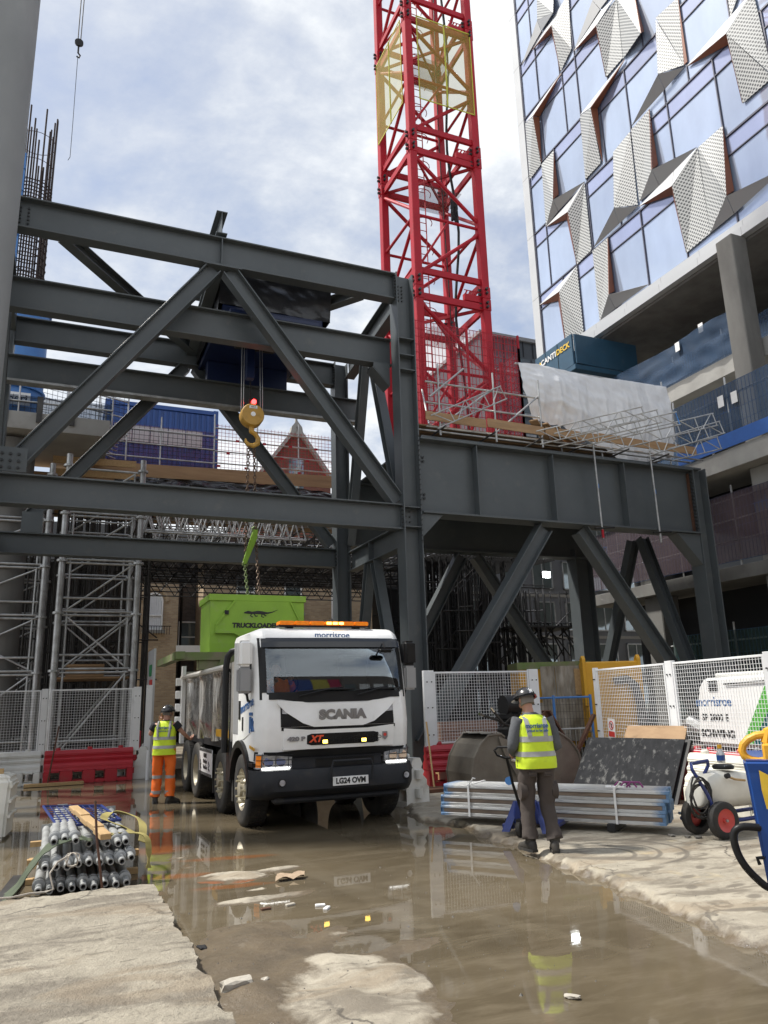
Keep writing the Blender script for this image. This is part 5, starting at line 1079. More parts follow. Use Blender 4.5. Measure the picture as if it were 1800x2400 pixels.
# ---------------------------------------------------------------- barriers and mesh fences
def barrier_mesh(L=2.05, h=.78):
    """A plastic water-filled barrier: stepped section with forklift windows."""
    mb = MB()
    prof = [(-.24, 0), (-.24, .30), (-.20, .34), (-.20, .42), (-.12, .50), (-.15, .56), (-.09, .62), (-.12, .68), (-.07, h), (.07, h), (.12, .68), (.09, .62), (.15, .56), (.12, .50), (.20, .42), (.20, .34), (.24, .30), (.24, 0)]
    wins = [(L*(k+.5)/4-.11, L*(k+.5)/4+.11) for k in range(4)]; xs = [0]
    for a, b in wins: xs += [a, b]
    xs.append(L)
    up_ = [p for p in prof if p[1] >= .30-1e-6]
    mb.loft([[(x, y, z) for y, z in up_] for x in (0, L)])
    # low part with openings
    for i in range(0, len(xs)-1):
        if i % 2 == 0: mb.box(xs[i], xs[i+1], -.24, .24, 0, .30)
        else:
            mb.box(xs[i], xs[i+1], -.24, .24, 0, .085); mb.box(xs[i], xs[i+1], -.24, .24, .27, .30)
    return mb
bm_red = None
def barrier(x, y, rz, m, label, L=2.05, group='water filled plastic barriers'):
    t = thing('water_barrier', label, 'barrier', (x, y, ground_z(x, y)), rz, group, world=False)
    barrier_mesh(L).build('body', m, t, bevel=.015, seg=2)
    cp = MB()
    for k in (.3, L-.3, L/2): cp.lathe([(.06,0),(.06,.04),(.045,.06)], (k, 0, .775), (0,0,1), 12)
    cp.build('filler_cap', m, t)
    lug = MB()
    for z in (.15, .45): lug.lathe([(.07,0),(.07,.14)], (L+.03, 0, z), (0,0,1), 12)
    lug.build('coupling_lug', m, t); MB().box(.05, .16, -.262, -.238, .12, .24).build('moulded_plate', m, t)
    return t
def ground_z(x, y): return max(0, ground_h(x, y)[0])
def fence_panel(name, x, y, rz, w, h, zb, label, group, posts=(1, 1), post_w=.13, tilt=0):
    t = thing(name, label, 'fence panel', (x, y, zb), rz, group, world=False)
    fr = MB(); fr.box(0, w, -.018, .018, 0, .036); fr.box(0, w, -.018, .018, h-.036, h); fr.box(0, .036, -.018, .018, .036, h-.036); fr.box(w-.036, w, -.018, .018, .036, h-.036)
    fr.build('frame', m_white_fence, t, bevel=.004)
    wr = MB(); n = int(w/.062)
    for i in range(1, n): wr.bar((w*i/n, .004, .02), (w*i/n, .004, h-.02), .0062, .0062)
    k = int(h/.062)
    for i in range(1, k): wr.bar((.02, -.003, h*i/k), (w-.02, -.003, h*i/k), .0062, .0062)
    wr.build('wire_mesh', m_white_fence, t, kind='stuff')
    for side, on in enumerate(posts):
        if not on: continue
        x0 = -post_w-.005 if side == 0 else w+.005
        p = MB(); p.box(x0, x0+post_w, -.03, .0, -.06, h+.03); p.box(x0, x0+.018, .0, .05, -.06, h+.03); p.box(x0+post_w-.018, x0+post_w, .0, .05, -.06, h+.03)
        po = p.build('post', m_white_fence, t, bevel=.004); b_ = MB()
        for z in (.18, h*.5, h-.2): b_.tube((x0+post_w*.3, -.03, z), (x0+post_w*.3, -.05, z), .014, 6); b_.tube((x0+post_w*.75, -.03, z), (x0+post_w*.75, -.05, z), .014, 6)
        b_.build('post_bolt', m_bolt, po, kind='stuff'); MB().lathe([(.028, -.62), (.028, 0)], (x0+post_w/2, .02, 0), (0,0,1), 8).build('post_foot', m_white_fence, po)
    return t
barrier(-2.28, 20.95, 0, m_barrier_white, 'dirty white plastic barrier touching the red one under the mesh fence')
barrier(-.16, 20.95, 0, m_barrier_red, 'red plastic barrier with four square openings beside the worker in orange trousers')
barrier(2.12, 20.85, R(80), m_barrier_white, 'white plastic barrier end on beside the hoarding door', 1.2)
barrier(-4.6, 20.95, 0, m_barrier_red, 'red plastic barrier mostly hidden by the white water tank')
fence_panel('mesh_fence', -2.05, 20.95, 0, 1.72, 1.46, .76, 'white mesh fence panel over the dirty white barrier', 'white mesh fence panels', (0, 1), .15)
fence_panel('mesh_fence', -.12, 20.95, 0, 1.95, 1.48, .75, 'white mesh fence panel over the red barrier with four openings', 'white mesh fence panels', (0, 1), .19)
fence_panel('mesh_fence', -4.1, 20.95, 0, 1.8, 1.46, .76, 'white mesh fence panel farthest from the hoarding door', 'white mesh fence panels', (0, 1), .15)
HD = thing('hoarding_door', 'pale hoarding door standing open with green and red notices', 'door', (2.35, 21.3, 0))
MB().box(2.32, 2.37, 21.1, 22.6, 0, 3.25).build('door_leaf', m_white_panel, HD); MB().box(2.16, 2.31, 21.0, 21.12, 0, 2.3).build('door_post', m_white_fence, HD, bevel=.005)
MB().box(2.30, 2.318, 21.5, 22.0, 2.55, 2.85).build('green_notice', m_sign_green, HD); MB().box(2.30, 2.318, 21.3, 21.85, 2.05, 2.45).build('red_notice', m_sign_red, HD); MB().box(2.30, 2.318, 21.4, 21.8, 1.55, 1.95).build('paper_notice', m_ply, HD)
MB().lathe([(.045,0),(.045,.7)], (2.22, 20.55, 0), (0,0,1), 10).build('bollard_post', m_white_fence, HD)
RD = thing('tubular_barrier', 'red tubular pedestrian barrier end beside the hoarding door', 'barrier', (2.15, 21.9, 0))
MB().path([(2.13,21.8,.05),(2.13,21.8,1.0),(2.15,22.0,1.12),(2.17,22.5,1.12)], .02, 8).build('tube', m_barrier_red, RD)
tag(MB().box(-.55, .75, 20.35, 20.6, .01, .07).build('ground_plank', m_timber), 'muddy plank lying along the foot of the red and white barriers', 'plank')
t = thing('leaning_rod', 'thin rusty rod leaning on the red barrier by its white neighbour', 'rod', (.05, 20.6, 0)); MB().tube((-.05, 20.55, 0), (.12, 20.72, 1.35), .018, 6).build('rod', m_rust, t)
# right-hand fence and barriers
fence_panel('mesh_fence', 7.18, 14.40, R(-2), 2.26, 1.43, .86, 'white mesh fence panel between the tall column and the worker with the pallet truck', 'white mesh fence panels', (1, 1), .23)
barrier(6.95, 14.45, R(-8), m_barrier_red, 'red plastic barrier behind the clamshell grab', 1.9)
barrier(5.55, 13.15, R(-78), m_barrier_white, 'white plastic barrier between lorry bumper and broom handle', .9)
FX, FY, RZ2 = 10.07, 12.80, R(-99.8)
dx, dy = math.cos(RZ2), math.sin(RZ2)
fence_panel('mesh_fence', FX, FY, RZ2, 2.42, 1.38, .86, 'white mesh fence panel in front of the yellow machine', 'white mesh fence panels', (1, 0), .10)
fence_panel('mesh_fence', FX+2.66*dx, FY+2.66*dy, RZ2, 2.22, 1.44, .80, 'white mesh fence panel in front of the white concrete pump', 'white mesh fence panels', (1, 1), .20)
barrier(FX+.2*dx+.3, FY+.2*dy, RZ2, m_barrier_red, 'red barrier behind the leaning sheets under the fence', 2.0)
barrier(FX+2.35*dx+.05, FY+2.35*dy, RZ2, m_barrier_red, 'bright red barrier under the fence beside the concrete pump', 1.3)
barrier(FX+3.75*dx+.05, FY+3.75*dy, RZ2, mat('faded_red_plastic', (.50,.12,.13), .5), 'faded pinkish red barrier at the fence end nearest the blue bin', 1.3)
barrier(9.08, 9.42, R(-97), m_tank, 'large cream plastic barrier block behind the wheeled sprayer', 2.4)
sg = tag(MB().box(0, .26, -.006, 0, 0, .36).build('safety_sign', m_white), 'white sign with a red ring and red text wired to the fence', 'sign'); sg.location = (FX+.32*dx-.03, FY+.32*dy, .93); sg.rotation_euler = (R(0), R(3), RZ2)
rg2 = MB().path([(.13+.075*math.cos(k*.393), -.009, .235+.075*math.sin(k*.393)) for k in range(16)], .009, 5, closed=True).build('red_ring', m_sign_red, sg)
MB().bar((.08, -.009, .29), (.18, -.009, .18), .012, .004).build('ring_bar', m_sign_red, sg); MB().box(.11, .15, -.01, -.006, .19, .27).build('pictogram', m_txt_black, sg); MB().box(.02, .24, -.01, -.006, .02, .12).build('text_band', m_sign_red, sg)
BR = thing('broom', 'worn wooden broom handle leaning on the white fence post', 'broom', (6.75, 13.9, .05))
MB().tube((6.78, 13.75, .08), (6.92, 14.28, 1.30), .018, 8).build('handle', m_timber, BR); MB().box(6.55, 7.05, 13.68, 13.8, .055, .12).build('head', m_rust, BR)
tag(MB().box(6.3, 7.3, 13.35, 13.6, .055, .12).build('ground_plank', m_rust), 'dark wet plank on the ground at the foot of the broom', 'plank')
BP = thing('brick_pack', 'shrink wrapped pack of pinkish blocks behind the white mesh panel', 'blocks', (8.2, 15.6, 0))
for i in range(4):
    for k in range(4): MB().box(7.75+.36*i, 8.10+.36*i, 15.3, 15.8, .45+.2*k, .64+.2*k).build('block', m_brown_brick_pallet, BP)
MB().box(7.7, 9.2, 15.25, 16.0, .05, .44).build('pallet', m_timber, BP)
# yellow machine, drapes and pump behind the fence
m_drape = mat('muddy_plastic_drape', (.33,.30,.25), .6, 0, (.15,.125,.09), 2.2, .2, 8, (.10,.08,.05), .5, 1.5, stretch=(2.5,2.5,.5))
YM = thing('yellow_machine', 'yellow slab-sided site machine behind the white mesh fence', 'machine', (10.85, 14.2, 0), R(-22), world=False)
MB().box(0, 1.25, 0, 1.3, .75, 2.46).build('body', m_yellow, YM, bevel=.03)
for u in (-.04, 1.2): mb = MB(); mb.prism([(u, -.02, 1.5), (u, -.02, 2.52), (u, .05, 2.6), (u, .2, 2.52), (u, .2, 1.5)], (.08,0,0)); mb.build('lug', m_yellow, YM, bevel=.01)
MB().path([(.62,-.10,2.02),(.9,-.12,2.06),(1.06,-.12,1.92),(1.16,-.1,1.5),(1.14,-.1,.9)], .09, 10).build('outlet_pipe', m_galv_dark, YM, smooth=1); MB().box(0, 1.2, .1, 1.2, .05, .74).build('chassis', m_dark_steel, YM)
ST = thing('silt_tank', 'muddy yellow edged tank hung with pale streaked plastic drapes', 'tank', (9.72, 15.1, 0), R(-22), world=False)
MB().box(0, 1.62, .05, 1.2, .6, 2.40).build('body', m_yellow, ST, bevel=.02); MB().box(-.04, 1.66, 0, 1.25, 2.34, 2.50).build('mossy_rim', m_green_dirty, ST)
for i, u in enumerate((.48, .82, 1.14)):
    MB().grid(10, 12, lambda s, q: (u+.33*s, -.02+.05*n3(s*3+i, q*3), 1.55+.35*n3(i, 2)+(.85-.35*n3(i, 2))*q)).build('plastic_drape', m_drape, ST, smooth=1)
MB().grid(14, 12, lambda s, q: (.1+1.5*s, -.05+.06*n3(s*6, q*3, 3), .75+.85*q)).build('plastic_drape', m_drape, ST, smooth=1)
MB().box(1.25, 1.6, -.05, .03, 1.75, 2.33).build('notice', m_timber, ST)
BF = thing('blue_fence', 'bright blue steel mesh panel standing before the silt tank', 'fence', (9.9, 14.5, 0)); w = MB()
for u in (9.25, 10.0, 10.75): MB().tube((u, 14.55-.4*(u-9.25), 0), (u, 14.55-.4*(u-9.25), 1.75), .03, 8).build('post', m_blue, BF)
for z in (.15, 1.7): MB().tube((9.25, 14.55, z), (10.75, 13.95, z), .022, 7).build('rail', m_blue, BF)
for i in range(24): u = 9.25+.0625*i; w.bar((u, 14.55-.4*(u-9.25), .15), (u, 14.55-.4*(u-9.25), 1.7), .006, .006)
for i in range(10): w.bar((9.25, 14.55, .2+.15*i), (10.75, 13.95, .2+.15*i), .006, .006)
w.build('wire_mesh', m_galv_dark, BF, kind='stuff')
PB = thing('pedestrian_barrier', 'grey tubular crowd barrier with a white bag hung on it', 'barrier', (9.8, 13.9, 0))
MB().path([(9.35,13.9,.1),(9.35,13.9,.95),(9.42,13.9,1.05),(10.6,13.9,1.05),(10.68,13.9,.95),(10.68,13.9,.1)], .02, 8).build('hoop', m_galv, PB); MB().tube((9.35, 13.9, .2), (10.68, 13.9, .2), .018, 7).build('rail', m_galv, PB)
for i in range(9): MB().tube((9.47+.13*i, 13.9, .2), (9.47+.13*i, 13.9, 1.04), .008, 5).build('bar', m_galv, PB)
BG = MB().grid(12, 10, lambda s, q: (9.55+.30*s, 13.82-.10*math.sin(s*3.1)*math.sin(q*2.5)+.03*n3(s*6, q*6), .62+.32*q+.03*n3(s*5, 3))).build('plastic_bag', m_sheet, smooth=1); tag(BG, 'crumpled white plastic bag hanging on the crowd barrier', 'bag')
RB = thing('steel_channel', 'rusty steel channel section leaning in a V behind the worker', 'steel channel', (9.3, 13.3, 0))
MB().ibeam((8.85, 13.0, 1.42), (9.55, 13.0, .30), .20, .28, .03, .03).build('channel', m_rust, RB); MB().bar((9.50, 13.1, .42), (10.15, 13.1, 1.35), .10, .05).build('strut', m_rust, RB)
CP = thing('concrete_pump', 'white concrete pump with a green flash and black lettering behind the fence', 'concrete pump', (11.02, 11.18, 0), RZ2, world=False)
PR = [(-.06, .80), (.02, 1.55), (.12, 1.85), (.28, 1.98), (3.4, 2.02), (3.4, .80)]
mb = MB(); mb.prism([(u, 0, z) for u, z in PR], (0, 1.6, 0)); mb.build('housing', m_white, CP, bevel=.05, seg=3)
MB().prism([(1.16, -.012, .86), (1.42, -.012, .86), (2.3, -.012, 1.9), (1.96, -.012, 1.9)], (0, .014, 0)).build('green_flash', mat('flash_green', (.09,.40,.05), .4), CP)
MB().prism([(1.43, -.012, .86), (3.3, -.012, .86), (3.3, -.012, 1.9), (2.31, -.012, 1.9)], (0, .014, 0)).build('dark_flash', mat('flash_teal', (.01,.08,.09), .4), CP)
text('lettering', 'morrisroe', .24, (.50, -.004, 1.56), FRONT, m_txt_blue, CP, .003); text('lettering', 'SP 2800 E', .17, (.50, -.004, 1.28), FRONT, m_txt_black, CP, .004, 'CENTER', 1.1); text('lettering', 'SCHWING', .18, (.52, -.004, 1.00), FRONT, m_txt_black, CP, .010, 'CENTER', 1.1)
vt = MB()
for i in range(5): vt.box(.42, .68, -.012, .01, 1.74+.042*i, 1.765+.042*i)
vt.build('vent_grille', m_black, CP)
MB().box(-.1, 3.3, .1, 1.5, .45, .78).build('chassis', m_galv_dark, CP); MB().box(.5, 3.3, .1, 1.5, 1.99, 2.06).build('lid', m_barrier_white, CP, bevel=.02)
MB().path([(-.62,.1,1.05),(-.3,.05,1.18),(-.02,.1,1.05)], .12, 10).build('outlet_pipe', m_galv, CP)
MB().tube((.9, -.03, 1.86), (2.0, -.03, 1.89), .015, 6).build('handle_rail', m_dark_steel, CP)
for u in (.4, 2.6): MB().lathe([(.1,-.1),(.32,-.1),(.34,-.06),(.34,.06),(.32,.1),(.1,.1)], (u, .3, .34), (0,1,0), 20).build('wheel', m_rubber, CP)

# ---------------------------------------------------------------- white tipper lorry
UC, HW = 3.84, 1.20
TR = thing('tipper_lorry', 'white four-axle tipper lorry with orange roof beacon standing in the brown puddle', 'lorry', (UC, 14.5, 0))
PROF = [(.95, 10.97), (1.1, 10.92), (1.45, 10.88), (1.85, 10.93), (2.05, 10.957), (2.25, 10.998), (2.45, 11.052), (2.65, 11.12), (2.80, 11.22)]
def FV(z): return lerp_tab(PROF, z)
def PO(u):
    x = abs(u-UC)/HW; return .035*x*x+.17*max(0, (x-.84)/.16)**2
def cab_ring(u, cav=False):
    x = abs(u-UC)/HW; dr = .07*max(0, (x-.82)/.18)**2; o = PO(u)
    fr = [(FV(z)+o, z) for z in (.95, 1.1, 1.3, 1.45, 1.65, 1.87)]
    fr += [(FV(1.88)+o+.01, 1.88), (12.30, 1.80), (12.30, 2.66), (FV(2.6)+o+.01, 2.60)] if cav else [(FV(z)+o, z) for z in (1.88, 2.1, 2.4, 2.60)]
    fr += [(FV(2.65)+o, 2.65), (11.22+o, 2.80-dr*.6), (11.36+o*.6, 2.86-dr)]
    bk = [(12.40, 2.86-dr), (12.52, 2.80-dr), (12.54, .95)]
    ar = [(11.9+.66*math.cos(a), .52+.66*math.sin(a)) for a in [R(41)+ (math.pi-2*R(41))*k/8 for k in range(9)]]
    return [(u, v, z) for v, z in fr+bk+ar]
us = [UC+HW*x for x in (-1, -.985, -.95, -.9, -.84, -.6, -.3, 0, .3, .6, .84, .9, .95, .985, 1)]
CL, CR_ = UC-HW*.88, UC+HW*.88
CAB = MB().loft([cab_ring(u) for u in us if u < CL]+[cab_ring(CL), cab_ring(CL+.004, True)]+[cab_ring(u, True) for u in us if CL < u-.01 and u+.01 < CR_]+[cab_ring(CR_-.004, True), cab_ring(CR_)]+[cab_ring(u) for u in us if u > CR_]).build('cab', m_white, TR, smooth=1, sharp=38)
def fpanel(name, m, u0, u1, zlo, zhi, out, parent=None, n=16, th=.03, nz=6, smooth=1, edge=None):
    rings = []
    us_ = sorted(set([u0+(u1-u0)*i/n for i in range(n+1)]+[e for e in (edge or []) if u0 < e < u1]))
    for u in us_:
        a = zlo(u) if callable(zlo) else zlo; b = zhi(u) if callable(zhi) else zhi
        if b-a < .004: b = a+.004
        zs = [a+(b-a)*j/nz for j in range(nz+1)]
        rings.append([(u, FV(z)+PO(u)-out, z) for z in zs]+[(u, FV(z)+PO(u)-out+th, z) for z in reversed(zs)])
    return MB().loft(rings).build(name, m, parent or TR, smooth=smooth, sharp=30)
def pl(*pts): return lambda u: lerp_tab(pts, u)
L_, R_ = UC-HW, UC+HW
fpanel('windscreen_surround', m_black, L_+.06, R_-.06, pl((L_+.06,1.80),(3.0,1.80),(3.3,1.75),(4.4,1.75),(4.68,1.80),(R_-.06,1.80)), 1.90, .012)
fpanel('windscreen_surround', m_black, L_+.06, R_-.06, 2.56, 2.70, .012)
for a_, b_ in ((L_+.06, L_+.15), (R_-.15, R_-.06)): fpanel('windscreen_surround', m_black, a_, b_, 1.9, 2.56, .012, n=4)
m_visor = mat('tinted_visor', (.02,.022,.026), .12, 0, (.025,.027,.03), 1, spec=.6)
fpanel('sun_visor', m_visor, L_+.10, R_-.08, 2.555, 2.69, .045, th=.03)
m_screen = bpy.data.materials.new('windscreen_glass'); m_screen.use_nodes = True
def _screen():
    nt = m_screen.node_tree; N = nt.nodes.new; L = nt.links.new; nt.nodes.remove(nt.nodes['Principled BSDF']); out = nt.nodes['Material Output']
    t = N('ShaderNodeBsdfTransparent'); t.inputs[0].default_value = (.86, .89, .89, 1); g = N('ShaderNodeBsdfGlossy'); g.inputs['Roughness'].default_value = .01; g.inputs['Color'].default_value = (.9, .95, 1, 1)
    f = N('ShaderNodeFresnel'); f.inputs[0].default_value = 1.9; ms = N('ShaderNodeMixShader'); L(f.outputs[0], ms.inputs[0]); L(t.outputs[0], ms.inputs[1]); L(g.outputs[0], ms.inputs[2]); L(ms.outputs[0], out.inputs['Surface'])
_screen()
m_int = mat('cab_interior', (.045,.045,.048), .8, 0, (.06,.06,.062), 3)
for a_ in ((CL+.006, CL+.02, 11.2, 12.28, 1.82, 2.64), (CR_-.02, CR_-.006, 11.2, 12.28, 1.82, 2.64), (CL+.02, CR_-.02, 12.26, 12.28, 1.82, 2.64), (CL+.02, CR_-.02, 11.2, 12.26, 2.60, 2.61)): MB().box(*a_).build('cab_lining', m_int, TR)
fpanel('dashboard', m_int, CL+.01, CR_-.01, 1.86, 1.905, -.05, th=.42)
MB().box(2.90, 3.38, 12.0, 12.2, 1.83, 2.5).build('seat', m_int, TR, bevel=.04); MB().box(4.3, 4.78, 12.0, 12.2, 1.83, 2.5).build('seat', m_int, TR, bevel=.04)
MB().path([(3.16+.21*math.cos(k*.393), 11.36-.06*math.sin(k*.393), 2.02+.17*math.sin(k*.393)) for k in range(16)], .016, 6, closed=True).build('steering_wheel', m_black, TR, smooth=1)
WSC = fpanel('windscreen', m_screen, L_+.13, R_-.13, 1.895, 2.565, .010, th=.004, nz=8)
wp = MB()
for u0, u1 in ((3.25, 4.1), (4.15, 4.85)):
    wp.path([(u0, FV(1.86)+PO(u0)-.075, 1.84), ((u0+u1)/2, FV(1.9)-.085, 1.93), (u1, FV(1.92)+PO(u1)-.075, 1.93)], .012, 6); wp.path([(u0-.05, FV(1.9)-.07, 1.90), (u1-.2, FV(1.95)-.078, 1.955)], .009, 5)
wp.build('wiper', m_black, TR, kind='stuff')
km = MB().box(4.50, 4.74, FV(2.5)-.24, FV(2.5)-.12, 2.46, 2.53).build('kerb_mirror', m_black, TR, bevel=.03, seg=3); MB().path([(4.62, FV(2.5)-.16, 2.53), (4.66, FV(2.65)-.06, 2.62)], .012, 6).build('mirror_arm', m_black, km)
fpanel('front_panel', m_white, 2.93, 4.76, pl((2.93,1.74),(3.05,1.62),(3.30,1.46),(3.46,1.405),(4.22,1.405),(4.40,1.46),(4.64,1.62),(4.76,1.74)), pl((2.93,1.79),(3.3,1.76),(3.45,1.73),(4.24,1.73),(4.4,1.76),(4.76,1.79)), .035, th=.05, edge=[3.05,3.3,3.46,4.22,4.4,4.64])
fpanel('lamp_recess', m_black, 2.98, 3.52, 1.415, 1.72, .012); fpanel('lamp_recess', m_black, 4.18, 4.73, 1.415, 1.72, .012)
fpanel('marker_lamp', m_lamp_glass, 3.0, 3.34, pl((3.0,1.60),(3.34,1.575)), pl((3.0,1.70),(3.12,1.68),(3.34,1.595)), .026); fpanel('marker_lamp', m_lamp_glass, 4.36, 4.72, pl((4.36,1.575),(4.72,1.60)), pl((4.36,1.595),(4.60,1.68),(4.72,1.70)), .026)
fpanel('grille_panel', m_white, 3.02, 4.72, 1.10, pl((3.02,1.40),(3.4,1.365),(4.30,1.365),(4.72,1.40)), .035, th=.05)
fpanel('panel_gap', m_black, 2.99, 4.75, 1.365, 1.41, .012)
GR = fpanel('grille', m_black, 3.36, 4.46, pl((3.36,1.17),(3.4,1.15),(4.42,1.15),(4.46,1.17)), pl((3.36,1.29),(3.4,1.31),(4.42,1.31),(4.46,1.29)), .042)
gm = MB()
for i in range(13):
    for k in range(3): u = 3.44+.083*i+(.04 if k % 2 else 0); gm.path([(u+.034*math.cos(a*1.047), FV(1.2)-.046, 1.185+.045*k+.022*math.sin(a*1.047)) for a in range(6)], .004, 4, closed=True)
gm.build('grille_mesh', m_dark_steel, GR, kind='stuff')
for u in (3.62, 4.22):
    a = MB().box(u-.045, u+.045, FV(1.2)-.075, FV(1.2)-.04, 1.165, 1.225).build('strobe_lamp', m_black, TR, bevel=.006)
    MB().box(u-.035, u+.035, FV(1.2)-.082, FV(1.2)-.074, 1.173, 1.218).build('lens', m_amber_lit, a)
text('lettering', 'SCANIA', .178, (3.90, FV(1.57)-.042, 1.565), FRONT, m_txt_grey, TR, .013, 'CENTER', 1.12, 0, 1.02, .004)
text('lettering', 'XT', .125, (3.485, FV(1.23)-.050, 1.235), FRONT, m_txt_red, TR, .006, 'CENTER', 1.05, .35)
text('lettering', '420 P', .075, (3.20, FV(1.23)-.040, 1.245), FRONT, m_txt_grey, TR, .005, 'CENTER', 1.5)
text('lettering', 'morrisroe', .125, (3.86, FV(2.75)+.0-.02, 2.745), FRONT, m_txt_blue, TR, .002, 'CENTER', 1.1)
eb = MB().prism([(4.53, FV(1.25)-.040, 1.30), (4.61, FV(1.25)-.040, 1.30), (4.61, FV(1.25)-.040, 1.22), (4.57, FV(1.25)-.040, 1.18), (4.53, FV(1.25)-.040, 1.22)], (0, .008, 0)).build('emblem', m_txt_grey, TR); MB().lathe([(.024,0),(.024,.004)], (4.57, FV(1.25)-.041, 1.255), (0,-1,0), 14).build('emblem_roundel', m_sign_red, eb)
fpanel('lower_band', m_black, L_+.01, R_-.01, .96, pl((L_+.01,1.085),(2.95,1.075),(3.3,1.095),(4.4,1.095),(4.75,1.075),(R_-.01,1.085)), .02, th=.06)
# bumper
bp_ = MB(); rings = []
m_bumper = mat('bumper_plastic', (.016,.018,.022), .55, 0, (.024,.025,.028), 4, .06, 60, (.08,.07,.058), .2, 3, spec=.3)
for i in range(25):
    x = -1+2*i/24; u = UC+1.255*x; o = .04*x*x+.30*max(0, (abs(x)-.80)/.20)**2
    rings.append([(u, 10.82+o, .50), (u, 10.76+o, .56), (u, 10.755+o, .74), (u, 10.80+o, .835), (u, 11.12+o*.3, .84), (u, 11.12+o*.3, .44), (u, 10.95+o, .44)])
bp_.loft(rings).build('bumper', m_bumper, TR, smooth=1, sharp=40)
MB().box(L_+.25, R_-.25, 10.90, 11.1, .38, .47).build('underrun_lip', m_bumper, TR, bevel=.03)
fpanel('bumper_centre', m_bumper, 3.16, 4.52, .84, .985, .06, th=.09); fpanel('centre_recess', m_black, 3.5, 4.40, .85, .965, .068)
MB().path([(3.66, 10.72, .66), (3.66, 10.68, .84), (3.69, 10.68, .93), (4.26, 10.68, .93), (4.29, 10.68, .84), (4.29, 10.72, .66)], .018, 8).build('step_bar', m_bumper, TR, smooth=1)
for s, (a, b) in ((-1, (L_+.02, 3.15)), (1, (4.58, R_-.02))):
    hl = fpanel('headlight', m_lamp_glass, a, b, pl((a,.865),(b,.865)) if s > 0 else .855, pl((a,1.06 if s < 0 else 1.005),(b,1.005 if s < 0 else 1.06)), .05, th=.10)
    fpanel('drl_strip', m_drl, a+.07 if s < 0 else a+.03, b-.03 if s < 0 else b-.06, .845, .868, .066, hl, th=.03)
    w_ = MB()
    for q in range(2): u = a+(b-a)*(.32+.36*q); w_.lathe([(.0,0),(.07,.0),(.082,-.05)], (u, FV(.95)+PO(u)-.062, .95), (0,-1,0), 16, caps=False)
    w_.build('reflector', m_chrome, hl, smooth=1, kind='stuff')
    if s < 0: fpanel('indicator', m_amber, a+.005, a+.06, .875, 1.04, .056, hl, n=4)
    gd = MB()
    for z in (.90, .97, 1.04): gd.path([(a+(b-a)*k/8, FV(z)+PO(a+(b-a)*k/8)-.10, z) for k in range(9)], .005, 4)
    for k in (1, 4, 7): u = a+(b-a)*k/8; gd.path([(u, FV(z)+PO(u)-.10, z) for z in (.85, .95, 1.07)], .005, 4)
    gd.build('lamp_guard', m_black, hl, kind='stuff')
for u in (2.97, 4.86):
    o = .04*((u-UC)/1.255)**2+.30*max(0, (abs(u-UC)/1.255-.80)/.20)**2
    f_ = MB().lathe([(.056,0),(.056,.02)], (u, 10.765+o, .675), (0,-1,0), 16).build('fog_lamp', m_black, TR); MB().lathe([(.0,.0),(.042,.0)], (u, 10.742+o, .675), (0,-1,0), 14, caps=False).build('lens', m_lamp_glass, f_)
NP = MB().box(3.70, 4.24, 10.735, 10.75, .592, .712).build('number_plate', m_white, TR, bevel=.003)
text('lettering', 'LG24 OVM', .105, (3.97, 10.732, .652), FRONT, m_txt_black, NP, .004, 'CENTER', .92)
MB().box(4.68, 4.75, 10.785, 10.80, .61, .735).build('sticker', m_bin_blue, TR); MB().box(4.69, 4.74, 10.783, 10.785, .62, .65).build('sticker_strip', m_white, TR)
# roof beacon
BC = MB().box(3.06, 4.54, 11.34, 11.56, 2.885, 2.91).build('beacon_base', m_black, TR)
for i in range(6):
    a = 3.07+.245*i; MB().box(a+.008, a+.237, 11.33, 11.57, 2.912, 2.975).build('beacon_segment', m_amber if i not in (3,) else m_amber, BC, bevel=.012, seg=2)
for u in (3.82, 3.92, 4.02): MB().box(u+.01, u+.085, 11.322, 11.331, 2.925, 2.962).build('beacon_light', m_amber_lit, BC)
for u in (3.25, 4.35): MB().box(u-.05, u+.05, 11.38, 11.5, 2.84, 2.886).build('beacon_foot', m_black, BC)
MB().box(2.82, 3.0, 11.2, 11.26, 2.715, 2.735).build('roof_lamp', m_white, TR); MB().box(4.66, 4.84, 11.2, 11.26, 2.715, 2.735).build('roof_lamp', m_white, TR)
# side of the cab
def spanel(name, m, pts, out=.006, parent=None, th=.012): return MB().prism([(L_-out, v, z) for v, z in pts], (th, 0, 0)).build(name, m, parent or TR, bevel=.002)
DR = spanel('door', m_white, [(11.26,1.35),(11.22,1.86),(11.22,2.62),(12.06,2.66),(12.10,1.2),(11.72,1.24)], .008)
spanel('side_window', m_dark_glass, [(11.27,1.92),(11.28,2.58),(12.02,2.62),(12.03,1.95),(11.6,1.88)], .014, DR, .004)
spanel('door_handle', m_black, [(11.95,1.52),(11.95,1.80),(12.05,1.80),(12.05,1.52)], .022, DR); spanel('quarter_panel', m_grey_panel, [(12.16,1.3),(12.16,2.70),(12.5,2.72),(12.5,1.3)], .006)
spanel('vent_slot', m_black, [(11.75,1.36),(11.75,1.56),(11.83,1.56),(11.83,1.36)], .016, DR)
text('lettering', 'morrisroe', .20, (L_-.012, 11.52, 1.73), (math.pi/2, R(-9), -math.pi/2), m_txt_blue, TR, .003, 'CENTER', 1.0)
lg = MB()
for v0, v1, z0, z1 in ((11.16, 11.36, 1.585, 1.63), (11.31, 11.35, 1.34, 1.57), (11.24, 11.28, 1.40, 1.57)): lg.box(L_-.016, L_-.006, v0, v1, z0, z1)
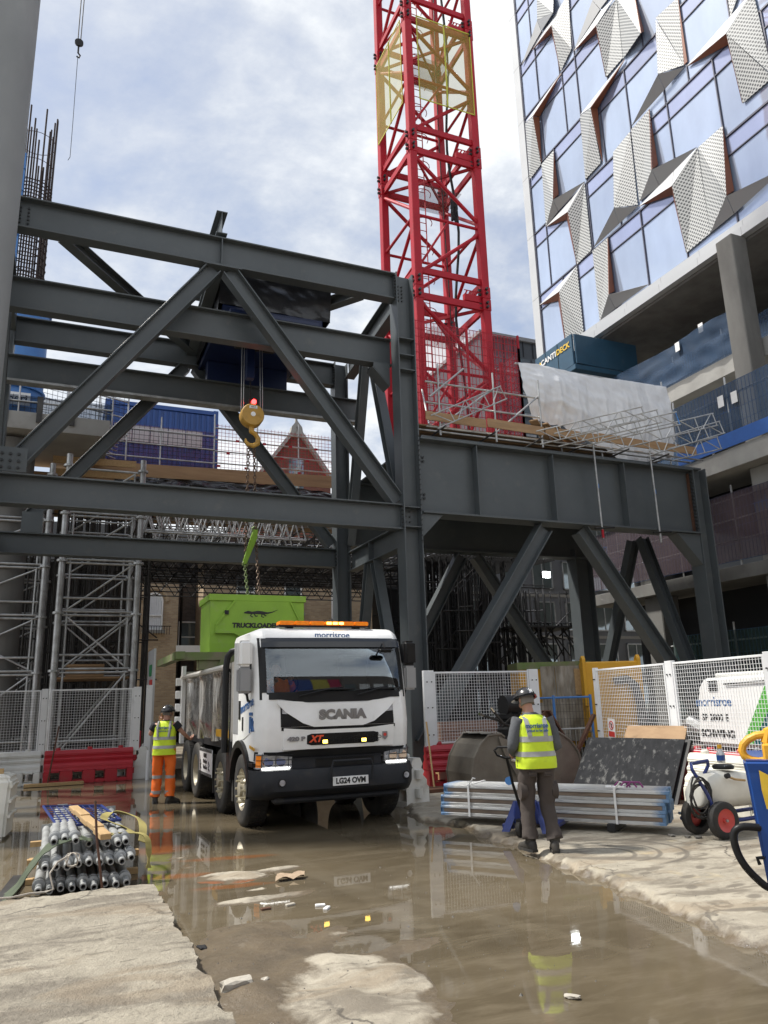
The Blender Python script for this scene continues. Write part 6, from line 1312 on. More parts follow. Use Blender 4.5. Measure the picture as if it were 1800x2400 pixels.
lg.path([(L_-.012, 11.21, 1.36), (L_-.012, 11.20, 1.50), (L_-.012, 11.16, 1.54), (L_-.012, 11.12, 1.50), (L_-.012, 11.14, 1.44), (L_-.012, 11.09, 1.37)], .014, 5)
lg.build('company_logo', m_txt_blue, TR, kind='stuff')
spanel('yellow_stripe', m_yellow, [(11.0,1.10),(11.0,1.14),(11.30,1.17),(11.30,1.13)], .02)
FD = MB(); ring = [(11.9+.70*math.cos(a), .52+.70*math.sin(a)) for a in [R(8)+ (math.pi-R(20))*k/12 for k in range(13)]]
ring2 = [(11.9+.60*math.cos(a), .52+.60*math.sin(a)) for a in [R(8)+ (math.pi-R(20))*k/12 for k in range(13)]]
for sx, u0, u1 in ((-1, L_-.05, L_+.30), (1, R_-.30, R_+.05)):
    fd = MB(); fd.loft([[(u0, v, z), (u1, v, z), (u1, b[0], b[1]), (u0, b[0], b[1])] for (v, z), b in zip(ring, ring2)]).build('wheel_arch', m_black, TR, smooth=1, sharp=30)
for s in range(3): MB().box(L_-.03, L_+.22, 11.08, 11.34, .56+.16*s, .61+.16*s).build('step', m_black, TR)
for sx, uu in ((-1, L_-.13), (1, R_+.11)):
    mr_ = MB().box(uu-.10, uu+.10, 11.10, 11.32, 2.28, 2.66).build('mirror', m_white if sx < 0 else m_black, TR, bevel=.04, seg=3)
    MB().box(uu-.10, uu+.10, 11.12, 11.30, 1.90, 2.27).build('mirror_lower', m_grey_panel, mr_, bevel=.03, seg=2)
    MB().path([(uu+.05*(-sx), 11.25, 1.9), (uu-.08*sx, 11.3, 1.80), (UC+sx*HW, 11.35, 1.78)], .02, 6).build('mirror_arm', m_black, mr_)
# interior: steering wheel, seat
# chassis, wheels
MB().box(UC-.45, UC-.33, 11.2, 18.0, .62, .90).build('chassis_rail', m_dark_steel, TR); MB().box(UC+.33, UC+.45, 11.2, 18.0, .62, .90).build('chassis_rail', m_dark_steel, TR); MB().box(UC-.9, UC+.9, 11.2, 12.4, .60, 1.0).build('engine_sump', m_black, TR)
MB().box(UC-.72, UC+.72, 11.3, 17.9, .40, .615).build('underbody_light_block', m_dark_steel, TR, bevel=.04)  # dark box added to block light under the lorry
TP = [(.30,-.15),(.44,-.165),(.50,-.15),(.52,-.12),(.52,.12),(.50,.15),(.44,.165),(.30,.15)]
def wheel(u, v, sgn, rear=False):
    w = bpy.data.objects.new('wheel', None); COL.objects.link(w); w.parent = TR; w.location = V((u, v, .515))-OFF[TR.name]
    ty = MB(); ty.lathe(TP, (0,0,0), (1,0,0), 40, caps=False)
    o = ty.build('tyre', m_rubber, w, smooth=1, sharp=50)
    tr = MB()
    for k in range(44):
        a = 2*math.pi*k/44
        for x0, x1, s in ((-.115,-.05,.02), (-.03,.03,-.02), (.05,.115,.02)): tr.bar((x0, .521*math.cos(a), .521*math.sin(a)), (x1, .521*math.cos(a+s), .521*math.sin(a+s)), .05, .014, (0, math.cos(a), math.sin(a)))
    tr.build('tread_block', m_rubber, w, kind='stuff')
    hub = mat_hub
    if not rear: pr = [(.30,.145),(.285,.13),(.25,.06),(.20,.075),(.16,.14),(.10,.15),(.10,.19),(.05,.20),(.0,.20)]
    else: pr = [(.30,.145),(.285,.13),(.26,-.02),(.18,-.03),(.13,-.02),(.12,.05),(.0,.06)]
    MB().lathe([(r, h*sgn) for r, h in pr], (0,0,0), (1,0,0), 32, caps=False).build('rim', hub, w, smooth=1, sharp=40)
    nb = MB()
    for k in range(10):
        a = 2*math.pi*k/10; c = (.10*sgn if not rear else -.01*sgn, .185*math.cos(a), .185*math.sin(a)); nb.tube(c, (c[0]+(.10 if not rear else .05)*sgn, c[1], c[2]), .017, 6)
    nb.build('wheel_nut', mat_nut, w, kind='stuff')
mat_hub = mat('hub_cream', (.42,.38,.29), .45, .3, (.32,.29,.22), 6, .08, 40, (.16,.13,.09), .35, 6); mat_nut = mat('nut_cover', (.55,.50,.36), .4, .4)
for v, rear in ((11.9, 0), (13.55, 0), (16.05, 1), (17.35, 1)):
    wheel(2.80, v, -1, rear); wheel(UC*2-2.80, v, 1, rear); MB().tube((2.8, v, .515), (4.88, v, .515), .07, 8).build('axle', m_dark_steel, TR)
    if rear: wheel(3.15, v, -1, rear); wheel(UC*2-3.15, v, 1, rear)
MB().box(2.66, 3.0, 12.55, 12.63, .28, 1.15).build('mud_flap', m_rubber, TR); MB().box(2.62, 3.05, 12.6, 12.95, .55, 1.2).build('step_box', m_black, TR, bevel=.02); MB().box(2.66, 3.0, 14.2, 14.25, .25, .9).build('mud_flap', m_rubber, TR)
SN = MB().box(2.585, 2.60, 14.0, 15.25, .52, .98).build('warning_sign', m_white, TR)
sb = MB()
for i in range(16): sb.box(2.58, 2.586, 14.0+.0785*i, 14.04+.0785*i, .925, .98); sb.box(2.58, 2.586, 14.0+.0785*i, 14.04+.0785*i, .52, .57)
sb.build('sign_border', m_txt_black, SN, kind='stuff')
text('lettering', 'PLEASE', .10, (2.58, 14.62, .86), SIDE, m_txt_black, SN, .003); text('lettering', 'Blind Spot', .09, (2.58, 14.62, .76), SIDE, m_txt_black, SN, .003); text('lettering', 'Take Care', .09, (2.58, 14.62, .66), SIDE, m_txt_black, SN, .003)
for x in (14.22, 15.05): MB().path([(2.583, x-.05+.1*abs(math.sin(k)), .62+.03*k) for k in range(6)], .012, 5).build('sign_figure', m_txt_black, SN)
MB().path([(2.56,12.78,1.0),(2.56,12.78,2.35),(2.58,12.76,2.52),(2.64,12.72,2.60),(2.72,12.66,2.62)], .055, 10).build('air_intake', m_black, TR, smooth=1)
MB().lathe([(.11,0),(.11,.5)], (2.85, 12.72, 1.15), (0,0,1), 14).build('filter_can', m_galv_dark, TR)
# tipper body
def bside(sgn):
    def f(s, t):
        v = 12.72+5.3*s; z = 1.12+1.24*t
        ribs = [(12.80, .09), (14.3, .08), (15.8, .08), (17.3, .08), (17.95, .1)]
        o = 0
        for rv, rw in ribs: o = max(o, sstep(rw*1.9, rw*.6, abs(v-rv)))
        lo = .10*sstep(.30, .0, t)                      # floor line tucks in
        pan = .055+.05*n3(v*1.1, z*1.4, sgn)+.03*n3(v*2.7, z*2.5, sgn+4)
        x = 1.21-(1-o)*pan-lo*(1-o) + (.02 if t > .93 else 0)
        return (UC+sgn*x, v, z)
    return f
BODY = MB().grid(110, 34, bside(-1)).build('body_side', m_body_steel, TR, smooth=1, sharp=60); MB().grid(60, 20, bside(1)).build('body_side', m_body_steel, TR, smooth=1, sharp=60)
MB().box(UC-1.10, UC+1.10, 12.75, 18.0, 1.02, 1.14).build('body_floor', m_dark_steel, TR)
hb = MB(); hb.prism([(UC-1.2, 12.70, 1.12), (UC-1.2, 12.70, 2.42), (UC-1.0, 12.70, 2.52), (UC+1.0, 12.70, 2.52), (UC+1.2, 12.70, 2.42), (UC+1.2, 12.70, 1.12)], (0, .05, 0)); hb.build('headboard', m_dirty_white, TR)
rl = MB().tube((2.62, 12.75, 2.37), (2.62, 18.0, 2.37), .05, 8).build('top_rail', m_dirty_white, TR); MB().tube((UC*2-2.62, 12.75, 2.37), (UC*2-2.62, 18.0, 2.37), .05, 8).build('top_rail', m_dirty_white, TR)
tg = MB(); tg.box(UC-1.24, UC+1.24, 17.98, 18.06, 1.0, 2.5); tg.build('tailgate', m_dirty_white, TR)
for i in range(4): MB().box(UC-1.36, UC-1.18, 17.94, 18.05, 1.35+.28*i, 1.52+.28*i).build('tail_lug', m_white, TR, bevel=.01)
MB().box(UC-1.25, UC-1.17, 17.8, 17.98, .95, 2.62).build('tail_post', m_white, TR)
MB().box(2.63, 2.66, 12.8, 13.9, 1.22, 1.34).build('ochre_strip', m_yellow, TR)
HP = thing('loading_hopper', 'lime green loading hopper with black lettering lowered onto the tipper lorry', 'hopper', (3.65, 16, 2.55))
V0, V1 = 15.4, 16.5
def hring(z, grow): return [(2.74-grow, V0-grow, z), (4.70+grow, V0-grow, z), (4.70+grow, V1+grow, z), (2.74-grow, V1+grow, z)]
MB().loft([hring(2.62, -.02), hring(2.95, 0), hring(3.80, .0)], caps=False).loft([hring(3.80, 0), hring(3.80, .035), hring(3.93, .035), hring(3.93, -.02), hring(2.62, -.05)], caps=False).build('bin_body', m_green, HP, bevel=.006)
MB().prism([(2.84, V0-.03, 3.17), (4.58, V0-.03, 3.17), (4.66, V0-.03, 3.30), (4.40, V0-.03, 3.83), (3.22, V0-.03, 3.83), (2.84, V0-.03, 3.32)], (0, .03, 0)).build('front_plate', m_green, HP, bevel=.01)
MB().box(2.84, 4.60, V0-.10, V0-.02, 3.14, 3.18).build('plate_lip', m_green, HP); MB().prism([(3.2, V0-.10, 3.14), (3.55, V0-.10, 3.14), (3.38, V0-.10, 3.05)], (0,.03,0)).build('pin_tab', m_green, HP)
MB().bar((2.86, V0-.045, 3.30), (3.23, V0-.045, 3.80), .03, .03).build('plate_rib', m_green, HP); MB().bar((4.64, V0-.045, 3.30), (4.39, V0-.045, 3.80), .03, .03).build('plate_rib', m_green, HP)
MB().box(3.02, 3.10, V0-.07, V0-.03, 3.52, 3.60).build('latch', m_dark_steel, HP)
text('lettering', 'TRUCKLOADER', .128, (3.66, V0-.034, 3.30), FRONT, m_txt_black, HP, .008, 'CENTER', 1.05, .08)
lz = MB(); y = V0-.036
lz.path([(3.42,y,3.56),(3.50,y,3.57),(3.58,y,3.56),(3.70,y,3.57),(3.80,y,3.565),(3.90,y,3.56),(4.0,y,3.58),(4.12,y,3.63)], .03, 6, [.015,.036,.026,.04,.036,.02,.012,.004])
for a, b, c in (((3.58,3.55),(3.55,3.50),(3.60,3.475)), ((3.62,3.55),(3.66,3.49),(3.70,3.50)), ((3.80,3.55),(3.78,3.49),(3.83,3.47)), ((3.78,3.58),(3.84,3.52),(3.88,3.50))): lz.path([(a[0],y,a[1]),(b[0],y,b[1]),(c[0],y,c[1])], .012, 5)
LZ = lz.build('lizard_emblem', m_txt_black, HP); LZ.scale = (1, .1, 1); LZ.location.y += (y-16)*(1-.1)
MB().box(2.05, 2.22, 15.0, 18.0, 2.62, 2.76).build('guide_beam', m_green_dirty, HP); MB().box(2.02, 4.95, 15.05, 15.30, 2.60, 2.75).build('guide_beam', m_green_dirty, HP); MB().box(2.5, 3.3, 15.1, 15.35, 2.42, 2.60).build('support_foot', m_green_dirty, HP)
MB().prism([(2.9, 15.05, 2.6), (3.5, 15.05, 2.6), (3.3, 15.05, 2.40), (2.85, 15.05, 2.45)], (0,.8,0)).build('chute', m_green_dirty, HP)

# ---------------------------------------------------------------- people
def skin_body(root, joints, bones, m, feat=()):
    """One continuous body grown over a posed skeleton; joints = name: (pos, radius x, radius y)."""
    names = list(joints); me = bpy.data.meshes.new('body'); me.from_pydata([joints[n][0] for n in names], [(names.index(a), names.index(b)) for a, b in bones], [])
    o = bpy.data.objects.new('body', me); COL.objects.link(o); sk = o.modifiers.new('s', 'SKIN')
    for i, n in enumerate(names): me.skin_vertices[0].data[i].radius = joints[n][1:3]
    me.skin_vertices[0].data[names.index('pelvis')].use_root = True
    sb_ = o.modifiers.new('d', 'SUBSURF'); sb_.levels = 2; sb_.render_levels = 2
    dg = bpy.context.evaluated_depsgraph_get(); ev = o.evaluated_get(dg); nm = bpy.data.meshes.new_from_object(ev)
    bm = bmesh.new(); bm.from_mesh(nm)
    for f in feat:                                   # nose, ears, fingers grown into the same mesh
        vs = [bm.verts.new(p) for p in f.v]
        for q in f.f:
            try: bm.faces.new([vs[k] for k in q])
            except ValueError: pass
    bm.to_mesh(nm); bm.free(); o.modifiers.clear(); o.data = nm; nm.polygons.foreach_set('use_smooth', [True]*len(nm.polygons)); nm.materials.clear(); nm.materials.append(m)
    o.parent = root; return o
def sleeve(pts, rs, n=14, wr=.05, seed=0, sub=4):
    P, RR = [], []
    for i in range(len(pts)-1):
        a, b = V(pts[i]), V(pts[i+1])
        for k in range(sub): t = k/sub; P.append(a+(b-a)*t); RR.append(rs[i]+(rs[i+1]-rs[i])*t)
    P.append(V(pts[-1])); RR.append(rs[-1]); mb = MB().path(P, .05, n, RR)
    def w(v): return v
    out = []
    for j, p in enumerate(P):
        for k in range(n):
            q = V(mb.v[j*n+k]); d = q-p; out.append(tuple(p+d*(1+wr*1.8*n3(q.x*9+seed, q.y*9, q.z*16)+wr*1.5*n3(q.x*10, q.y*10+seed, q.z*34)+wr*.7*math.sin(q.z*60+6*n3(q.x*8, q.y*8, q.z*5+seed))*abs(n3(q.z*7, seed)))))
    mb.v = out; return mb
def torso(levels, n=28, wr=.02, seed=0, caps=True):
    """levels: (z, cx, cy, rx, ry)"""
    rings = []; L2 = []
    for (a, b) in zip(levels, levels[1:]):
        for k in range(4): t = k/4; L2.append(tuple(a[i]+(b[i]-a[i])*t for i in range(5)))
    L2.append(levels[-1])
    for z, cx, cy, rx, ry in L2:
        r = []
        for k in range(n):
            a = 2*math.pi*k/n; c, s_ = math.cos(a), math.sin(a); e = 2.6; q = (abs(c)**e+abs(s_)**e)**(-1/e)
            w = 1+wr*n3(c*2.5+seed, s_*2.5, z*7)+wr*.8*n3(c*6, s_*6+seed, z*12); r.append((cx+rx*c*q*w, cy+ry*s_*q*w, z))
        rings.append(r)
    return MB().loft(rings, caps)
def fingers(wr, d, palm, side, thumb):
    """palm and five unequal bent fingers; d = pointing direction, palm = facing direction of the palm"""
    d, palm = V(d).normalized(), V(palm).normalized(); s_ = d.cross(palm).normalized()*side; out = MB(); w = V(wr)
    out.path([w, w+d*.035, w+d*.085], .03, 8, [.026, .036, .034])
    for i, (off, L) in enumerate(((-.028, .070), (-.009, .080), (.010, .074), (.028, .056))):
        b = w+d*.075+s_*off; out.path([b, b+d*L*.45+palm*.010, b+d*L*.75+palm*.035, b+d*L*.80+palm*.058], .009, 6, [.0105, .0095, .0085, .006])
    t = w+d*.03-s_*.030; out.path([t, t-s_*.022+d*.03+palm*.015, t-s_*.018+d*.06+palm*.035], .010, 6, [.014, .011, .008]); return out
def std_joints(hip, knees, ankles, toes, waist, chest, neck, head, shoulders, elbows, wrists):
    J = {'pelvis': (hip, .10, .08), 'waist': (waist, .12, .09), 'chest': (chest, .15, .10), 'neck': (neck, .058, .058), 'jaw': (tuple(V(neck)*.45+V(head)*.55), .066, .072), 'head': (head, .078, .094), 'crown': (tuple(V(head)+(V(head)-V(neck)).normalized()*.085), .060, .070)}
    B = [('pelvis','waist'),('waist','chest'),('chest','neck'),('neck','jaw'),('jaw','head'),('head','crown')]
    for i, s_ in enumerate('lr'):
        J['hip'+s_] = (tuple(V(hip)+V(((-.10, .10)[i], 0, -.03))), .078, .075); J['knee'+s_] = (knees[i], .058, .058); J['ankle'+s_] = (ankles[i], .040, .042); J['toe'+s_] = (toes[i], .040, .028)
        J['sh'+s_] = (shoulders[i], .060, .060); J['el'+s_] = (elbows[i], .042, .042); J['wr'+s_] = (wrists[i], .027, .030)
        B += [('pelvis','hip'+s_),('hip'+s_,'knee'+s_),('knee'+s_,'ankle'+s_),('ankle'+s_,'toe'+s_),('chest','sh'+s_),('sh'+s_,'el'+s_),('el'+s_,'wr'+s_)]
    return J, B
def face(head, d, upv):
    """nose, brow, eye sockets and ears on a head that looks along d"""
    h = V(head); d = V(d).normalized(); u = V(upv).normalized(); s_ = d.cross(u); o = []
    o.append(MB().path([h+d*.085+u*.015, h+d*.108-u*.018, h+d*.112-u*.034, h+d*.088-u*.042], .012, 8, [.007, .012, .015, .009]))
    for k in (-1, 1): o.append(MB().path([h+s_*k*.076+u*.018-d*.008, h+s_*k*.090+u*.012-d*.018, h+s_*k*.088-u*.022-d*.012, h+s_*k*.074-u*.032], .012, 6, [.008, .012, .012, .007]))
    o.append(MB().path([h-s_*.028+d*.082-u*.062, h+d*.094-u*.060, h+s_*.028+d*.082-u*.062], .007, 6)); return o
def helmet(root, head, d, upv, band=True):
    h = V(head); d = V(d).normalized(); u = V(upv).normalized(); s_ = d.cross(u).normalized(); u = s_.cross(d).normalized(); b = h+u*.028
    def sh(s, t):
        a = 2*math.pi*s; ph = t*math.pi/2; rx, ry, rz = .118, .142, .122
        x, y, z = math.cos(a)*math.cos(ph), math.sin(a)*math.cos(ph), math.sin(ph); k = 1+(.03 if abs(x) < .18 and z > .2 else 0)
        return b+s_*(x*rx)+d*(y*ry-.005)+u*(z*rz*k)
    o = MB().grid(36, 12, sh).build('helmet', m_helmet, root, smooth=1, sharp=60)
    br = MB()
    def brim(s, t):
        a = 2*math.pi*s; y = math.sin(a); ex = .018+.040*max(0, y)**2; return b+s_*(math.cos(a)*(.117+ex*t))+d*(y*(.141+ex*t)-.005)-u*(.012*t)
    br.grid(36, 2, brim); br.build('brim', m_helmet, o, smooth=1)
    if band: br = MB().path([b+s_*(math.cos(a)*.121)+d*(math.sin(a)*.145-.005)+u*.012 for a in [2*math.pi*k/24 for k in range(24)]], .008, 5, closed=True).build('helmet_band', m_black, o)
    return o, b, d, u, s_
def boot(root, ankle, toe, m):
    a, t = V(ankle), V(toe); d = t-a; d.z = 0; d.normalize(); s_ = V((d.y, -d.x, 0)); z0 = min(a.z, t.z)
    def ring(c, w, h, zb=0): return [c+s_*(w*math.cos(q))+V((0,0,zb+h*.5+h*.5*math.sin(q))) for q in [2*math.pi*k/12 for k in range(12)]]
    f = V((a.x, a.y, 0)); mb = MB().loft([ring(f-d*.075+V((0,0,0)), .034, .10), ring(f-d*.05, .046, .14), ring(f, .048, .145), ring(f+d*.07, .046, .115), ring(f+d*.14, .052, .085), ring(f+d*.19, .046, .07), ring(f+d*.215, .028, .05)])
    b = mb.build('boot', m, root, smooth=1, sharp=70)
    MB().path([f+V((0,0,.10)), f+V((0,0,.20))], .06, 12, [.058, .062]).build('boot_cuff', m, b, smooth=1)
    MB().loft([[c+s_*(w*x)+V((0,0,z)) for x, z in ((-1,0),(1,0),(1,.028),(-1,.028))] for c, w in ((f-d*.082, .036), (f-d*.03, .05), (f+d*.07, .047), (f+d*.15, .056), (f+d*.222, .03))]).build('sole', m_rubber, b)
# worker steering the pallet truck, seen from behind
W1 = thing('person', 'worker in black helmet, yellow vest and brown trousers steering a pallet truck', 'person', (5.14, 7.76, ground_z(5.14, 7.76)), R(-14), world=False)
J, B = std_joints((0,-.01,.93), [(-.12,.05,.50),(.10,.02,.50)], [(-.13,.0,.10),(.115,-.10,.10)], [(-.17,.15,.035),(.16,.05,.035)], (0,.0,1.10), (0,.04,1.30), (-.015,.09,1.50), (-.035,.13,1.635), [(-.185,.03,1.41),(.185,.03,1.41)], [(-.265,-.02,1.13),(.25,.0,1.12)], [(-.16,.33,1.03),(.12,.34,1.03)])
hd1 = V((-.035, .13, 1.635)); dir1 = V((-.38, 1, -.30)); upv1 = V((-.06, .30, 1))
skin_body(W1, J, B, m_skin, face(hd1, dir1, upv1)+[fingers((-.16,.33,1.03), (.15,1,-.15), (.6,0,-.8), 1, 1), fingers((.12,.34,1.03), (-.15,1,-.15), (-.6,0,-.8), -1, 1)])
MB().path([hd1-dir1.normalized()*.03-upv1.normalized()*.06, hd1-dir1.normalized()*.02+upv1.normalized()*.02], .09, 14, [.080, .094]).build('hair', m_hair, W1, smooth=1)
hm, hb_, hd_, hu_, hs_ = helmet(W1, hd1, dir1, upv1)
stk = MB(); c = hb_-hd_*.135+hu_*.05; stk.slab([c-hs_*.022-hu_*.018, c+hs_*.022-hu_*.018, c+hs_*.020+hu_*.022-hd_*-.012, c-hs_*.020+hu_*.022-hd_*-.012], -.006); stk.build('helmet_sticker', m_white, hm)
stk = MB(); stk.path([hb_+hs_*(.126*math.cos(a))+hd_*(.150*math.sin(a))-hu_*.004 for a in [R(-70)+R(14)*k for k in range(5)]], .010, 5); stk.build('ear_strap', m_wheel_red, hm)
tr1 = MB()
sleeve([(-.10,-.01,.97),(-.115,.03,.70),(-.12,.05,.50),(-.13,.02,.28),(-.135,-.01,.13)], [.118,.098,.086,.080,.088], 16, .10, 1).build('trouser_leg', m_trouser, W1, smooth=1, sharp=90)
sleeve([(.10,-.01,.97),(.105,.01,.70),(.10,.02,.50),(.11,-.05,.28),(.12,-.10,.13)], [.118,.098,.086,.080,.088], 16, .10, 2).build('trouser_leg', m_trouser, W1, smooth=1, sharp=90)
torso([(.84,0,-.01,.185,.115),(.93,0,-.015,.198,.135),(1.04,0,0,.185,.122),(1.10,0,0,.175,.115)], 24, .02, 3).build('trouser_seat', m_trouser, W1, smooth=1, sharp=90)
for sx in (-1, 1):
    pk = MB(); c = V((sx*.205, .0, .64)); pk.loft([[c+V((sx*dx_, .075*math.cos(q), .10*math.sin(q))) for q in [2*math.pi*k/10 for k in range(10)]] for dx_ in (-.06, .0, .015)]); pk.build('cargo_pocket', m_trouser, W1, smooth=1, sharp=60)
    q_ = MB(); q_.box(sx*.09-.05, sx*.09+.05, -.132, -.11, .80, .815); q_.box(sx*.09-.05, sx*.09+.05, -.128, -.11, .815, .85); q_.build('back_pocket', m_trouser, W1, bevel=.006)
sleeve([(-.17,.03,1.425),(-.235,.0,1.28),(-.275,-.025,1.13),(-.235,.12,1.08),(-.17,.30,1.04)], [.080,.070,.062,.054,.044], 14, .07, 5).build('sleeve', m_grey_cloth, W1, smooth=1, sharp=90)
sleeve([(.17,.03,1.425),(.225,.01,1.28),(.26,-.01,1.12),(.21,.14,1.07),(.13,.31,1.04)], [.080,.070,.062,.054,.044], 14, .07, 6).build('sleeve', m_grey_cloth, W1, smooth=1, sharp=90)
torso([(1.38,0,.04,.19,.11),(1.46,0,.05,.12,.085),(1.50,-.01,.075,.068,.066)], 20, .02, 2).build('jumper_collar', m_grey_cloth, W1, smooth=1, sharp=90)
VL = [(.885,.0,-.0,.232,.165),(.97,.0,-.005,.228,.162),(1.10,0,.0,.208,.145),(1.25,0,.02,.212,.145),(1.36,0,.035,.205,.135),(1.43,0,.045,.165,.115),(1.475,0,.055,.10,.09)]
VT = torso(VL, 36, .05, 4, False).build('hiviz_vest', m_hiviz, W1, smooth=1, sharp=90)
def band_(z0, z1, grow, name, seed=4):
    def at_(z):
        for a, b in zip(VL, VL[1:]):
            if a[0] <= z <= b[0]: t = (z-a[0])/(b[0]-a[0]); return [a[i]+(b[i]-a[i])*t for i in range(5)]
        return list(VL[-1])
    lv = []
    for z in (z0, (z0+z1)/2, z1): q = at_(z); lv.append((z, q[1], q[2], q[3]+grow, q[4]+grow))
    return torso(lv, 36, .05, seed, False).build(name, m_reflect, VT, smooth=1, sharp=90)
band_(1.015, 1.07, .004, 'reflective_band'); band_(1.175, 1.235, .004, 'reflective_band')
for sx in (-1, 1):
    st_ = MB(); prev = None; rings = []
    for k in range(9):
        z = 1.22+.235*k/8
        for a, b in zip(VL, VL[1:]):
            if a[0] <= z <= b[0]: t = (z-a[0])/(b[0]-a[0]); q = [a[i]+(b[i]-a[i])*t for i in range(5)]
        x = sx*(.092+.022*(k/8)); ex = 2.6; fx = min(.97, abs(x)/q[3]); y = q[2]-q[4]*(1-fx**ex)**(1/ex)-.009-.003*abs(n3(z*9, sx)); rings.append([(x-.026, y+(.004 if sx < 0 else -.0), z), (x+.026, y+(.004 if sx > 0 else 0), z), (x+.026, y+.012, z), (x-.026, y+.012, z)])
    st_.loft(rings).build('reflective_brace', m_reflect, VT)
text('lettering', 'morrisroe', .072, (-.005, -.122, 1.352), (R(86), 0, 0), m_txt_blue, VT, .002, 'CENTER', .92); text('lettering', 'proud to be safe', .041, (0.0, -.132, 1.298), (R(86), 0, 0), m_txt_blue, VT, .001, 'CENTER', .92)
boot(W1, J['anklel'][0], J['toel'][0], m_boot); boot(W1, J['ankler'][0], J['toer'][0], m_boot)
# pallet truck
PT = thing('pallet_truck', 'blue hand pallet truck steered by the worker, with forks under the beam bundle', 'pallet truck', (5.45, 8.58, ground_z(5.33, 8.30)), R(-50), world=False)
MB().path([(0,-.02,.22),(-.02,-.30,.66),(-.03,-.44,.98)], .018, 8).build('tiller', m_black, PT); MB().path([(-.03,-.43,.96),(-.14,-.46,1.0),(-.16,-.50,1.06),(-.10,-.53,1.10),(.05,-.53,1.10),(.12,-.50,1.06),(.10,-.46,1.0),(-.03,-.43,.96)], .014, 8).build('handle_loop', m_black, PT, smooth=1)
mb = MB(); mb.prism([(-.20,.10,.14),(.20,.10,.14),(.12,.06,.42),(-.12,.06,.42)], (0,.16,0)); mb.build('pump_body', m_frame_blue, PT, bevel=.02); MB().tube((0,0,.12), (0,0,.46), .045, 12).build('pump_ram', m_chrome, PT)
for sx in (-.06, .06): MB().lathe([(.03,-.03),(.085,-.03),(.095,-.02),(.095,.02),(.085,.03),(.03,.03)], (sx, -.02, .10), (1,0,0), 20).build('steer_wheel', m_rubber, PT, smooth=1)
MB().bar((-.09,-.02,.19), (.09,-.02,.19), .09, .05).build('wheel_yoke', m_black, PT)
for sx in (-.26, .26): MB().bar((sx, .12, .10), (sx*.95, 1.25, .10), .15, .06).build('fork', m_frame_blue, PT, bevel=.01); MB().prism([(sx-.05,.02,.05),(sx+.05,.02,.05),(sx+.05,.3,.13),(sx*.5+.05,.16,.40),(sx*.5-.05,.16,.40)], (0,.02,0)).build('fork_root', m_frame_blue, PT)
MB().lathe([(.02,0),(.05,.0),(.05,.03)], (-.16,.0,.66), (0,-1,0), 12).build('valve_cap', m_blue, PT)
# second worker, by the lorry
W2 = thing('person', 'worker in black helmet, yellow vest and orange trousers standing by the lorry, phone in hand', 'person', (1.96, 15.45, 0), R(-20), world=False)
J, B = std_joints((0,0,.93), [(-.12,.03,.50),(.12,.03,.50)], [(-.13,0,.10),(.14,-.03,.10)], [(-.17,.15,.035),(.25,.10,.035)], (0,0,1.10), (0,.02,1.30), (.01,.04,1.49), (.03,.07,1.63), [(-.185,.01,1.42),(.185,.01,1.42)], [(-.30,.06,1.22),(.33,.05,1.25)], [(-.13,.17,1.47),(.42,.24,1.13)])
hd2 = V((.03, .07, 1.63)); dir2 = V((.75, 1, .05)); upv2 = V((.02, .05, 1))
skin_body(W2, J, B, m_skin, face(hd2, dir2, upv2)+[fingers((-.13,.17,1.47), (.35,0,1), (0,-1,.2), 1, 1), fingers((.42,.24,1.13), (.3,1,.1), (-.3,.2,1), -1, 1)])
MB().path([hd2-dir2.normalized()*.03-upv2*.05, hd2-dir2.normalized()*.02+upv2*.02], .09, 14, [.080, .094]).build('hair', m_hair, W2, smooth=1); helmet(W2, hd2, dir2, upv2)
for i, sx in enumerate((-1, 1)):
    lg = sleeve([(sx*.10,0,.97),(sx*.115,.02,.70),(sx*.12,.03,.50),(sx*.13,.01,.28),(sx*.135,-.01*sx-.01,.12)], [.118,.100,.090,.086,.090], 16, .11, 7+i).build('trouser_leg', m_orange, W2, smooth=1, sharp=90)
    for z in (.47, .20): MB().path([(sx*.121, .025 if z > .3 else .003, z-.028), (sx*.121, .025 if z > .3 else .003, z+.028)], .09, 16, [.094, .094]).build('reflective_band', m_reflect, lg, smooth=1)
    sleeve([(sx*.17,.01,1.43), tuple(V((sx*.17,.01,1.43))*.45+V(J['el'+'lr'[i]][0])*.55)], [.082, .078], 12, .05, i).build('tshirt_sleeve', m_black_cloth, W2, smooth=1, sharp=90)
torso([(.84,0,0,.185,.12),(.93,0,-.005,.20,.135),(1.05,0,0,.185,.122),(1.10,0,0,.175,.115)], 24, .02, 3).build('trouser_seat', m_orange, W2, smooth=1, sharp=90)
torso([(1.36,0,.02,.20,.12),(1.45,0,.03,.125,.09),(1.50,.005,.04,.068,.066)], 20, .02, 2).build('tshirt_collar', m_black_cloth, W2, smooth=1, sharp=90)
VL = [(.865,0,0,.215,.158),(.97,0,0,.212,.155),(1.10,0,0,.200,.142),(1.25,0,.01,.205,.142),(1.36,0,.02,.200,.132),(1.44,0,.03,.155,.11),(1.48,0,.035,.10,.085)]
VT = torso(VL, 36, .05, 9, False).build('hiviz_vest', m_hiviz, W2, smooth=1, sharp=90)
band_(.98, 1.035, .004, 'reflective_band', 9); band_(1.14, 1.195, .004, 'reflective_band', 9)
for sx in (-1, 1): MB().path([(sx*.10, -.137, 1.19), (sx*.11, -.125, 1.30), (sx*.115, -.105, 1.40), (sx*.11, -.05, 1.47)], .024, 6).build('reflective_brace', m_reflect, VT, smooth=1)
